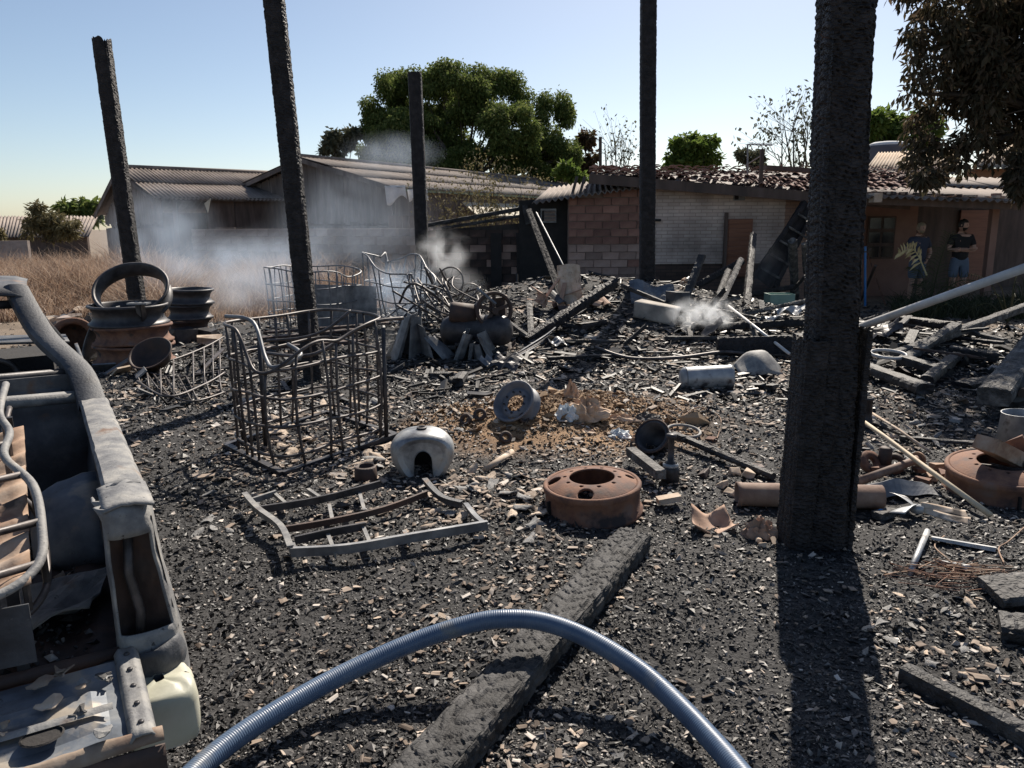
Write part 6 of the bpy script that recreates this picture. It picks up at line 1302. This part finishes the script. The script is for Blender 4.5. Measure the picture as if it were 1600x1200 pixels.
# rear pillar: corner cap, lamp recess frame
plan=spline([Vector(p) for p in ((.036,.34,0),(.038,.18,0),(.034,.06,0),(.016,-.008,0),(-.012,-.03,0),(-.05,-.036,0),(-.085,-.028,0),(-.10,.01,0),(-.098,.10,0))],6)
NP=len(plan)-1; NZ=26; vs=[]; fs=[]
for j in range(NZ+1):
    z=.36+.60*j/NZ
    for p in plan:
        bul=1+.0*z; ins=-.02*max(0,(z-.90)/.06)**2-.012*max(0,(.45-z)/.1); q=Vector((p.x-ins*(-1 if p.x<-.1 else 1)*-1 if False else p.x+ins*(1 if p.x>-.1 else -1), p.y-ins*.6, z)); fl=.062*max(0,(.90-z)/.5)**1.2; q+=Vector((fl*max(0,min(1,(p.x+.10)/.11)),-.35*fl if p.y<.06 else 0,0)); q+=Vector((.004*rnoise(p.y*3,z*4,1),.005*rnoise(p.x*5,z*5,7),0)); vs.append(q)
for j in range(NZ):
    z=.36+.60*(j+.5)/NZ
    for i in range(NP):
        u=i/NP; lim=.53+.02*math.sin(z*30)
        if .38<u<.80 and .57<z<.865: continue
        k=j*(NP+1)+i; fs.append((k,k+1,k+NP+2,k+NP+1))
tb(MB().add(vs,fs),'rear_corner','burnt_paint',smooth=True,solid=.007)
tb(MB().grid(lambda u,v:(-.10+.135*u, -.032+.22*v, .958+.014*math.sin(math.pi*u)+.006*rnoise(u*3,v*3)-.02*max(0,.25-v)),8,8),'corner_cap','burnt_paint',smooth=True,solid=.008)
tb(MB().grid(lambda u,v:(-.09+(.118+.062*max(0,(.44-.45*v)/.5)**1.2)*u,.018+.02*rnoise(u*6,v*6)+.03*math.sin(u*3.1)-.02*u,.46+.45*v),10,14),'lamp_recess','rust_dark',smooth=True)
tb(MB().tube([(-.04,.02,.50),(-.03,-.0,.62),(-.05,.005,.74),(-.04,.02,.85)],.014,8),'lamp_bracket','burnt_wire',smooth=True)
bc=MB().grid(lambda u,v:(-.16+.22*u+.02*math.sin(v*3),-.03-.05*math.sin(math.pi*u*.7)+.10*max(0,u-.7)*3*.5,.38+.12*v+.03*u),10,6); tb(bc,'bumper_bracket','burnt_body',solid=.008,smooth=True)
# wheel arch, floor, bulkhead
wa=MB(); 
def arch(u,v):
    a=math.pi*u; yy=1.02-.30*math.cos(a); zz=.50+.27*math.sin(a); x=-.07-.25*math.sin(v*math.pi/2); k=max(.02,math.cos(v*math.pi/2))**.45; return (x, 1.02+(yy-1.02)*k, .50+(zz-.50)*k+.008*rnoise(u*3,v*2))
wa.grid(arch,20,8); tb(wa,'wheel_arch','tailgate_blue',smooth=True,solid=.005)
tb(MB().grid(lambda u,v:(XW+.13+1.36*u, -.0+1.66*v, .50+.011*math.sin(u*55)+.006*rnoise(u*3,v*3)),60,10),'bed_floor','rust_dark',solid=.006,smooth=True)
bk=MB().grid(lambda u,v:(XW+1.56*u,1.66+.012*math.sin(v*9)+.008*rnoise(u*2,v),.50+.47*v),14,10); tb(bk,'bulkhead','burnt_body',solid=.01,smooth=True)
tb(MB().tube([(XW,1.67,.97),(-.6,1.67,.985),(-.05,1.67,.972)],.03,8),'bulkhead_rail','burnt_paint',smooth=True)
tb(MB().grid(lambda u,v:(XW,.06+1.6*u,.40+.56*v),8,4),'far_bed_side','burnt_body',solid=.02)
tb(MB().tube([(XW,.1,.965),(XW,1.66,.965)],.045,8),'far_rail','burnt_paint',smooth=True)
# cab
rt_=1.435
roof=MB().grid(lambda u,v:(-1.36+1.12*u, 2.22+1.05*v, rt_+.045*math.sin(math.pi*u)**.6+.02*math.sin(math.pi*v)-.035*max(0,.12-v)/.12*(1)+.010*rnoise(u*3,v*3)),18,10); tb(roof,'roof','burnt_body',solid=.012,smooth=True)
for s_,nm in ((1,'cab_pillar'),(-1,'cab_pillar')):
    xr=-.285 if s_>0 else -1.335; xb=-.03 if s_>0 else XW+.03
    P0=Vector((xr,2.32,rt_+.015)); P1=Vector((xr+s_*.09,2.02,1.24)); P2=Vector((xb-s_*.035,1.78,1.08)); P3=Vector((xb-s_*.0,1.56,.94))
    st=spline([P0,P1,P2,P3],6); mb=MB(); 
    prof=[(-.06,-.02),(-.055,.015),(-.03,.026),(.02,.026),(.055,.01),(.062,-.03),(.045,-.05),(-.05,-.03)]
    vs=[];
    for i,p in enumerate(st):
        t_=(st[min(i+1,len(st)-1)]-st[max(i-1,0)]).normalized(); nx_=Vector((0,1,0)).cross(t_).normalized()*s_; side_=Vector((s_,.35*s_*0+.0,0)); up_=t_.cross(side_).normalized()
        up_=up_ if up_.z>0 else -up_
        wv=1.05+.1*(i/(len(st)-1))
        for a_,b_ in prof: vs.append(p+side_*a_*wv*.9+up_*b_)
    k_=len(prof); fs=[(i*k_+j,i*k_+(j+1)%k_,(i+1)*k_+(j+1)%k_,(i+1)*k_+j) for i in range(len(st)-1) for j in range(k_)]; mb.add(vs,fs); smooth_by_angle(tb(mb,nm,'burnt_body'),28)
    # quarter panel below pillar
    q=MB().add([P0,P1,P2,P3,(xb,1.64,.95),(xb,2.5,.95),(xr,2.5,rt_)],[(0,1,2,3,4,5,6)]); tb(q,'quarter_panel','burnt_body',solid=.01)
tb(MB().grid(lambda u,v:(-1.45+1.30*u,1.72+.05*v,.93+.10*v),10,3),'parcel_ledge','burnt_body',solid=.01)
tb(MB().grid(lambda u,v:(-1.5+1.45*u,1.76,.45+.62*v),8,4),'cab_back','burnt_body',solid=.012)
tb(MB().tube([(-1.30,2.28,1.37),(-.3,2.28,1.37)],.022,8),'window_header','iron',smooth=True)
tb(MB().tube([(-1.40,1.80,1.07),(-.8,1.80,1.075),(-.12,1.80,1.07)],.022,8),'window_sill','iron',smooth=True)
tb(MB().box((-.8,2.95,.75),(1.3,.5,.55),jit=.02),'dashboard','soot'); tb(MB().box((-.8,2.3,.4),(1.5,1.6,.1)),'cab_floor','soot')
for x in (-1.1,-.5):
    st=spline([(x-.2,2.15,.55),(x-.19,2.1,1.0),(x-.1,2.08,1.12),(x+.1,2.08,1.12),(x+.19,2.1,1.0),(x+.2,2.15,.55)],5); tb(MB().tube(st,.013,6),'seat_frame','burnt_wire',smooth=True)
tb(MB().grid(lambda u,v:(XW+.05*0,1.7+1.9*u,.40+.58*v),8,4),'far_door','burnt_body',solid=.02)
tb(MB().grid(lambda u,v:(-.02+.03*math.sin(v*3),1.68+1.9*u,.40+.58*v),10,5),'near_door','burnt_body',solid=.02,smooth=True)
for y_ in (3.35,): 
    for x in (-.3,-1.35): tb(MB().tube([(x,2.95+.35,1.37),(x+(.2 if x>-1 else -.15),3.75,.98)],.03,8),'front_pillar','burnt_body',smooth=True)
tb(MB().grid(lambda u,v:(-1.5+1.45*u,3.65+1.1*v,.98-.08*v+.03*math.sin(u*3.1)),10,6),'bonnet','burnt_body',solid=.015,smooth=True)
for x in (-.11,XW+.11):
    for y_ in (.78,3.95):
        M=Matrix.Rotation(R(90),3,'Y'); wl=tb(MB().lathe([(.06,-.09),(.20,-.10),(.215,-.085),(.19,-.07),(.18,.07),(.215,.085),(.20,.10),(.06,.04)],28,M),'wheel','rust',smooth=True); wl.location=(x,y_,.20)
# open tailgate: skin, frame lips, dark discs imitating shaded holes
tg_=MB().grid(lambda u,v:(-1.50+1.42*u,-.06-.40*v,.505-.02*v+.008*rnoise(u*3,v*3)+.012*(1 if .30<v<.72 and .08<u<.93 else 0)),40,14); tail=tb(tg_,'tailgate','tailgate_blue',solid=.008,smooth=False)
def tsub(mb,nm,m,**k): return mb.build(nm,m,tail,**k)
tsub(MB().grid(lambda u,v:(-.115+.06*u,-.05-.43*v,.520+.014*min(1,u*5)*min(1,(1-u)*5)-.02*v+.006*rnoise(u,v*5)),10,14),'end_flange','burnt_paint',solid=.006,smooth=True)
tsub(MB().grid(lambda u,v:(-1.50+1.46*u,-.455-.03*v+.006*math.sin(u*23),.510-.03*v*v+.010*math.sin(u*14)*v+.006*rnoise(u*9,v)),60,4),'outer_lip','rust_lip',solid=.006,smooth=True)
tsub(MB().grid(lambda u,v:(-1.50+1.46*u,-.485-.01*v+.006*math.sin(u*23),.48-.10*v),40,3),'skin_edge','rust_dark',solid=.006,smooth=True)
for x,w_,y_ in ((-.30,.09,-.36),(-.55,.05,-.36),(-.82,.11,-.37),(-1.1,.06,-.36)): tsub(MB().lathe([(.001,0),(.5,0),(.52,-.004)],20,Matrix.Diagonal((w_,.075,1))).v and MB().lathe([(.001,0),(.5,0),(.55,.003),(.5,.006)],20,Matrix.Diagonal((w_,.075,1))),'hole_shade_disc','soot').location=(x,y_,.5165)  # flat dark discs laid on the skin, hole shade put into their colour
tsub(MB().tube([(-1.5,-.02,.51),(-.8,-.015,.515),(-.1,-.02,.51)],.02,8),'hinge_bar','rust_dark',smooth=True)
tsub(MB().grid(lambda u,v:(-1.42+1.28*u,-.30-.035*v,.522+.007*math.sin(math.pi*v)),20,5),'stiffener','burnt_paint',smooth=True)
tb(MB().bar((-1.5,.0,.46),(-.08,.0,.46),.06,.07),'rear_sill','rust')
for k in range(5): tsub(MB().lathe([(.001,.006),(.006,.006),(.008,.003),(.008,0)],10),'bolt','iron',smooth=True).location=(-.085,-.09-.085*k,.536-.004*k)
random.seed(15)
for k in range(34):
    x,y=random.uniform(-.95,-.14),random.uniform(-.44,-.08); s_=random.uniform(.015,.055); mb=MB().grid(lambda u,v:((u-.5)*s_*(1+.4*math.sin(v*4+k)),(v-.5)*s_*.7*(1+.4*math.sin(u*5+k)),.006*math.sin(u*5+k)),4,3); M=Matrix.Rotation(random.uniform(0,6.28),3,'Z')@Matrix.Rotation(random.gauss(0,.2),3,'X'); mb.v=[tuple(TM@(M@Vector(v)+Vector((x,y,.532)))) for v in mb.v]
    tag(mb.build('ash_chip',random.choice(('clay_pale','burnt_paint','rust_lip','char_ash')),solid=.004),'ash chip lying on the open tailgate','ash chip','ash chips on the tailgate')
# beige plastic bumper end
be=tb(MB().grid(lambda u,v:(lambda a,b:(-.01+.10*math.copysign(abs(math.cos(a))**.5,math.cos(a))*math.cos(b)**.35, -.10+.11*math.copysign(abs(math.sin(a))**.5,math.sin(a))*math.cos(b)**.35, .345+.095*math.copysign(abs(math.sin(b))**.5,math.sin(b))+.012*rnoise(u*3,v*3)))(2*math.pi*u,-math.pi/2*.999+math.pi*.998*v),28,14),'bumper_end','beige_plastic',smooth=True)
# litter inside the bed
def tw(x,y,z): return TM@Vector((x,y,z))
random.seed(12); 
for k in range(70):
    x,y=random.uniform(-1.35,-.18),random.uniform(.0,1.55); s_=random.uniform(.03,.13); mb=MB().grid(lambda u,v:((u-.5)*s_*(1+.4*math.sin(v*4+k)),(v-.5)*s_*.8*(1+.4*math.sin(u*5+k)),.012*math.sin(u*5+k)+.01*v),4,3); M=Matrix.Rotation(random.uniform(0,6.28),3,'Z')@Matrix.Rotation(random.gauss(0,.25),3,'X'); mb.v=[tuple(TM@(M@Vector(v)+Vector((x,y,.535)))) for v in mb.v]
    tag(mb.build('burnt_scrap',random.choice(('char_ash','burnt_paint','rust_dark','clay_pale','burnt_paint')),solid=.004),'burnt scrap lying on the bed floor of the truck','scrap','scraps in the truck bed')
mb=MB().grid(lambda u,v:(-.72+.56*u+.1*v,.06+.16*u+.34*v,.545+.05*noise.noise(Vector((u*4,v*4,2)))+.02),16,8); mb.v=[tuple(TM@Vector(v)) for v in mb.v]; tag(mb.build('ash_sheet','burnt_paint',solid=.006),'pale torn sheet of ash lying on the truck bed floor','ash sheet')
n=2600; lx=rng.uniform(-1.38,-.16,n); ly=rng.uniform(.0,1.6,n); s_=.008*np.exp(rng.normal(0,.5,n)); wx=TO.x+lx*math.cos(TA)-ly*math.sin(TA); wy=TO.y+lx*math.sin(TA)+ly*math.cos(TA)
ch=chips('bed_charcoal',wx,wy,s_,np.clip(rng.beta(1.5,2.6,n),0,1)); 
co=np.empty(len(ch.data.vertices)*3,np.float32); ch.data.vertices.foreach_get('co',co); co=co.reshape(-1,3); co[:,2]+=np.repeat(.515-ghv(wx,wy),6); ch.data.vertices.foreach_set('co',co.ravel()); tag(ch,'charcoal crumbs covering the truck bed floor','charcoal',kind='stuff')
# --- tubular rack with rusty pan lying over the bed
rk=thing('tubular_rack','bent tubular rack with rusty ribbed pan lying in the truck bed','rack',TM@Vector((-.7,.5,.5)),(0,0,TA))
RB=Vector((-.7,.5,.5))
def rl_(pts): return [Vector(p)-RB for p in pts]
zz=lambda y:.80+.30*max(0,min(1,(y+.1)/1.3))
outer=spline(rl_([(-.34,1.22,1.14),(-.36,.95,1.08),(-.33,.78,1.04),(-.345,.60,1.0),(-.27,.38,.95),(-.255,.15,.88),(-.27,.0,.83),(-.36,-.09,.80),(-.55,-.12,.79),(-.9,-.10,.79),(-1.2,-.06,.79)]),6)
MB().tube(outer,.0135,10).build('outer_tube','burnt_paint',rk,smooth=True)
low=[p+Vector((0,.01,-.10)) for p in outer]; MB().tube(low,.011,8).build('lower_tube','burnt_wire',rk,smooth=True)
for k,i in enumerate((8,15,22,29,36,42)):
    p=outer[i]; MB().tube([p,p+Vector((-.35,-.05,-.02)),p+Vector((-.85,-.08,-.03))],.012,8).build('cross_tube','burnt_wire',rk,smooth=True)
for i in range(4,len(outer)-12,5): MB().tube([outer[i],low[i]],.010,6).build('stay','burnt_wire',rk)
MB().grid(lambda u,v:tuple(Vector((-.29-.75*u, -.07+1.0*v, .745+.22*v+.06*(2*u-1)**2+.010*math.sin(v*60)+.012*rnoise(u*3,v*4)))-RB),18,60).build('ribbed_pan','rust_pale',rk,solid=.006,smooth=True)
MB().grid(lambda u,v:tuple(Vector((-.30-.9*u,-.12+.02*math.sin(u*5),.60+.17*v))-RB),12,4).build('front_skirt','burnt_body',rk,solid=.006)
for u in (-.34,-1.1):
    MB().bar(Vector((u,.0,.51))-RB,Vector((u,.0,.78))-RB,.03,.03,up=(0,1,0)).build('leg','iron',rk); MB().bar(Vector((u,1.0,.51))-RB,Vector((u,1.0,1.05))-RB,.03,.03,up=(0,1,0)).build('leg','iron',rk)
n=500; lx=rng.normal(-.72,.12,n); ly=rng.normal(.55,.10,n); s_=.010*np.exp(rng.normal(0,.4,n)); wx=TO.x+lx*math.cos(TA)-ly*math.sin(TA); wy=TO.y+lx*math.sin(TA)+ly*math.cos(TA)
ch=chips('pan_charcoal',wx,wy,s_,np.clip(rng.beta(1.5,3,n),0,1)); co=np.empty(len(ch.data.vertices)*3,np.float32); ch.data.vertices.foreach_get('co',co); co=co.reshape(-1,3); co[:,2]+=np.repeat(.745+.22*(ly+.07)/1.0+.015-ghv(wx,wy),6); ch.data.vertices.foreach_set('co',co.ravel()); tag(ch,'heap of charcoal crumbs in the rusty pan of the rack','charcoal',kind='stuff')
# ------------------------------------------------------------------ two people under the porch
def skinmesh(name, parent, chains, m, lv=2, root=0):
    """chains: list of lists of (x,y,z,r); first vertex of later chains may equal an earlier one (joined)"""
    vs=[];rs=[];es=[];key={}
    for ch in chains:
        prev=None
        for x,y,z,r_ in ch:
            k=(round(x,3),round(y,3),round(z,3))
            if k not in key: key[k]=len(vs); vs.append((x,y,z)); rs.append(r_)
            i=key[k]
            if prev is not None and prev!=i: es.append((prev,i))
            prev=i
    me=bpy.data.meshes.new(name); me.from_pydata(vs,es,[]); o=bpy.data.objects.new(name,me); COL.objects.link(o); o.parent=parent
    mo=o.modifiers.new('skin','SKIN'); mo.use_smooth_shade=True
    if not me.skin_vertices: 
        bpy.context.view_layer.objects.active=o
    sv=me.skin_vertices[0].data
    for i,r_ in enumerate(rs): sv[i].radius=(r_,r_)
    sv[root].use_root=True
    s_=o.modifiers.new('sub','SUBSURF'); s_.levels=lv; s_.render_levels=lv; me.materials.append(MAT[m]); return o
def head(parent, x, y, z, face, hairm, beard=True, cap=False):
    """face: heading angle in radians (0 = toward -y)"""
    hd=thing('x','x','x'); bpy.data.objects.remove(hd)
    M=Matrix.Rotation(face,3,'Z'); c=Vector((x,y,z)); mb=MB()
    def fn(u,v):
        a=2*math.pi*u; b=-math.pi/2+math.pi*v; ca,sa,cb,sb=math.cos(a),math.sin(a),math.cos(b),math.sin(b)
        X,Y,Z=.075*ca*cb,.095*sa*cb,.118*sb
        if Z<0: X*=1-.9*abs(Z)/.35; Y*=1-.5*abs(Z)/.35
        f=max(0,-sa)**6*max(0,cb)
        nose=.020*math.exp(-((Z+.015)/.018)**2)*math.exp(-(X/.014)**2) if sa<0 else 0
        brow=.006*math.exp(-((Z-.022)/.012)**2)*(1 if sa<-.3 else 0); sock=-.008*math.exp(-((Z-.004)/.014)**2)*math.exp(-((abs(X)-.032)/.016)**2) if sa<0 else 0
        lip=.005*math.exp(-((Z+.055)/.010)**2)*math.exp(-(X/.03)**2) if sa<0 else 0; chin=.008*math.exp(-((Z+.092)/.018)**2)*math.exp(-(X/.03)**2) if sa<0 else 0
        return M@Vector((X,Y-nose-brow-sock-lip-chin,Z))+c
    mb.grid(fn,40,32); hob=mb.build('head','skin',parent,smooth=True)
    for s_ in (1,-1):
        e=MB().lathe([(.001,-.009),(.008,-.006),(.0105,0),(.008,.006),(.001,.009)],10,Matrix.Rotation(R(90),3,'X')); e.v=[tuple(M@(Vector(v)+Vector((s_*.032,-.080,.004)))+c) for v in e.v]; e.build('eye','eye',hob,smooth=True)
        er=MB().lathe([(.001,-.01),(.02,-.008),(.028,0),(.02,.008),(.001,.01)],12,Matrix.Rotation(R(90),3,'Y')); er.v=[tuple(M@(Vector((v[0]*.8,v[1]*.7,v[2]))+Vector((s_*.078,.01,.0)))+c) for v in er.v]; er.build('ear','skin',hob,smooth=True)
    hm=MB()
    def hf(u,v):
        a=2*math.pi*u; low=.02+.05*max(0,math.sin(a)) ; b=(-.35 if math.sin(a)>-.35 else .42)+(math.pi/2-(-.35 if math.sin(a)>-.35 else .42))*v
        k=1.09+.03*noise.noise(Vector((math.cos(a)*4,math.sin(a)*4,v*5))); return M@Vector((.078*k*math.cos(a)*math.cos(b),.099*k*math.sin(a)*math.cos(b),.120*k*math.sin(b)))+c
    hm.grid(hf,32,12); hm.build('hair',hairm,parent,smooth=True)
    if beard:
        bm=MB()
        def bf(u,v):
            a=math.pi+math.pi*u; b=-1.25+.85*v; X,Y,Z=.075*math.cos(a)*math.cos(b),.095*math.sin(a)*math.cos(b),.118*math.sin(b); X*=1-.9*abs(Z)/.35; Y*=1-.5*abs(Z)/.35
            mouth=0.0; return M@Vector((X*1.07,Y*1.06-.010,Z-.004))+c
        bm.grid(bf,22,8); bm.build('beard',hairm,parent,smooth=True)
def hand(parent, wrist, dirv, palmup, m='skin', curl=.6):
    w=Vector(wrist); d=Vector(dirv).normalized(); n=Vector(palmup); n=(n-d*n.dot(d)).normalized(); s=d.cross(n)
    mb=MB(); pc=w+d*.045; 
    M=Matrix((s,d,n)).transposed(); mb.lathe([(.001,-.05),(.026,-.045),(.034,-.01),(.040,.03),(.034,.045),(.001,.048)],14,M@Matrix.Rotation(R(-90),3,'X')@Matrix.Diagonal((1,.45,1))); mb.v=[tuple(Vector(v)+pc) for v in mb.v]
    for k,L1 in enumerate((.066,.078,.073,.056)):
        b=w+d*.085+s*(-.028+.0187*k); p1=b+d*L1*.5+n*L1*.10*curl; p2=p1+(d*(1-curl*.6)+n*curl).normalized()*L1*.3; p3=p2+(d*(1-curl)+n*curl*1.3).normalized()*L1*.25; mb.tube([b-d*.012,b,p1,p2,p3],[.0085,.009,.0085,.0078,.006],8)
    b=w+d*.03-s*.03; mb.tube([b,b-s*.022+d*.02+n*.006,b-s*.03+d*.045+n*.015,b-s*.028+d*.062+n*.022],[.011,.0105,.009,.007],8)
    mb.build('hand',m,parent,smooth=True)
def person(label, px, py, facez, hairm, shirtm, arms, hgt=1.0, headturn=0.0, beard=True, Y=16.4):
    q=at(px,345,Y); t=thing('person',label,'person',(q.x,Y,gh(q.x,Y)),(0,0,facez)); 
    body=[[(0,0,.96,.13),(0,.0,1.10,.125),(0,.01,1.25,.135),(0,.015,1.38,.13),(0,.01,1.46,.06),(0,-.005,1.55,.052)],
          [(0,0,.96,.13),(.09,0,.90,.095),(.10,-.01,.68,.075),(.105,-.015,.50,.058),(.11,.005,.33,.056),(.11,.02,.12,.036),(.11,.02,.06,.036),(.115,-.05,.035,.034),(.12,-.14,.025,.026)],
          [(0,0,.96,.13),(-.09,0,.90,.095),(-.10,-.01,.68,.075),(-.105,-.01,.50,.058),(-.11,.01,.33,.056),(-.115,.025,.12,.036),(-.115,.025,.06,.036),(-.125,-.045,.035,.034),(-.135,-.13,.025,.026)]]
    for s_,(el,wr) in zip((1,-1),arms):
        body.append([(0,.015,1.38,.13),(s_*.17,.015,1.40,.066),((s_*.185+el[0])/2,(.015+el[1])/2,(1.38+el[2])/2,.050),(*el,.042),((el[0]*.5+wr[0]*.5),(el[1]*.5+wr[1]*.5),(el[2]*.5+wr[2]*.5),.040),(*wr,.028)])
        hand(t,wr,Vector(wr)-Vector(el),(0,.6,.4))
    skinmesh('body',t,body,'skin')
    sh=[[(0,0,.86,.185),(0,.005,1.10,.160),(0,.015,1.38,.148),(0,.01,1.45,.075)]]
    for s_,(el,wr) in zip((1,-1),arms): sh.append([(0,.015,1.38,.148),(s_*.175,.015,1.40,.082),((s_*.185*.6+el[0]*.4),(.015*.6+el[1]*.4),(1.38*.6+el[2]*.4),.072),((s_*.185*.35+el[0]*.65),(.015*.35+el[1]*.65),(1.38*.35+el[2]*.65),.070)])
    skinmesh('shirt',t,sh,shirtm)
    so=[[(0,0,1.06,.140),(0,0,.93,.150),(.085,0,.86,.115),(.10,-.01,.70,.105),(.105,-.012,.53,.100)],[(0,0,.93,.150),(-.085,0,.86,.115),(-.10,-.01,.70,.105),(-.105,-.012,.53,.100)]]
    skinmesh('shorts',t,so,'shorts_blue')
    head(t,0,-.015,1.645,headturn,hairm,beard)
    t.scale=(hgt,hgt,hgt); return t
person('bearded person in black T-shirt standing with arms folded under the porch',1506,440,R(-12),'hair','shirt_black',[((.25,-.06,1.13),(-.06,-.20,1.13)),((-.25,-.06,1.14),(.08,-.23,1.16))],1.0,R(55),True)
person('pale-haired person in navy shirt standing hand on hip behind the palm',1440,440,R(8),'hair_pale','shirt_navy',[((.30,.02,1.12),(.16,-.10,.98)),((-.34,.0,1.13),(-.17,-.06,.99))],.965,R(15),True,Y=16.5)
# ------------------------------------------------------------------ smoke and thin haze of the smouldering yard
def smk(px,py,Y,sx,sy,sz,d,label,**k):
    c=at(px,py,Y); return smoke('smoke_plume',tuple(c),(sx,sy,sz),d,label,**k)
BL=(.68,.80,.97); WH=(.86,.89,.93)
smk(255,375,13.5,2.6,2.4,2.4,.6,'blue smoke drifting between the leftmost post and the barn',col=BL,nscale=1.8,thr=.30,wid=.42)
smk(380,410,15.5,4.5,3.0,1.6,.6,'thin blue smoke hanging low over the dry grass',col=BL,nscale=1.8,thr=.30,wid=.42)
smk(400,455,12.2,2.2,1.6,1.0,.8,'blue smoke rising behind the thick leaning post',col=BL,thr=.30,wid=.42)
smk(550,345,17.5,4.6,3.0,3.0,.26,'wide veil of blue smoke before the plank barn',col=BL,nscale=.9,thr=.30,wid=.42)
smk(625,455,12.3,1.7,1.4,1.4,2.3,'dense blue smoke rising from the tangled tubes',col=BL,nscale=2.2,thr=.34,wid=.36)
smk(690,395,14.5,1.5,1.2,1.2,2.2,'white smoke puff before the far burnt post',col=WH,nscale=2.4)
smk(345,450,12.8,2.4,1.4,1.1,.5,'pale smoke drifting over the grass right of the small rim stack',col=WH,nscale=1.8)
smk(610,240,19,3.2,2.0,1.3,.4,'faint smoke wisp across the huge tree',col=BL,thr=.30,wid=.42)
smk(1098,490,10.7,1.3,.8,.62,9.0,'white steam rising from the heap before the stakes',col=WH,nscale=5.5,thr=.44)
smk(1195,425,15.2,1.4,1.0,1.6,.45,'thin grey smoke before the burnt truss',col=WH)
smk(600,530,8.6,.5,.5,.7,.9,'thin smoke rising behind the right corner of the cage',col=WH,nscale=3)
smk(330,510,12.2,1.0,.8,.6,.9,'low smoke beside the smaller stack of rims',col=WH,nscale=3)
smk(470,400,14.0,3.6,2.0,1.7,.26,'soft blue-white smoke drifting over the far cages',col=BL,nscale=1.2,thr=.28,wid=.45)
smk(700,450,12.6,1.6,1.2,1.0,.7,'pale smoke trailing over the compressor towards the wall',col=WH,nscale=1.6,thr=.3,wid=.4)
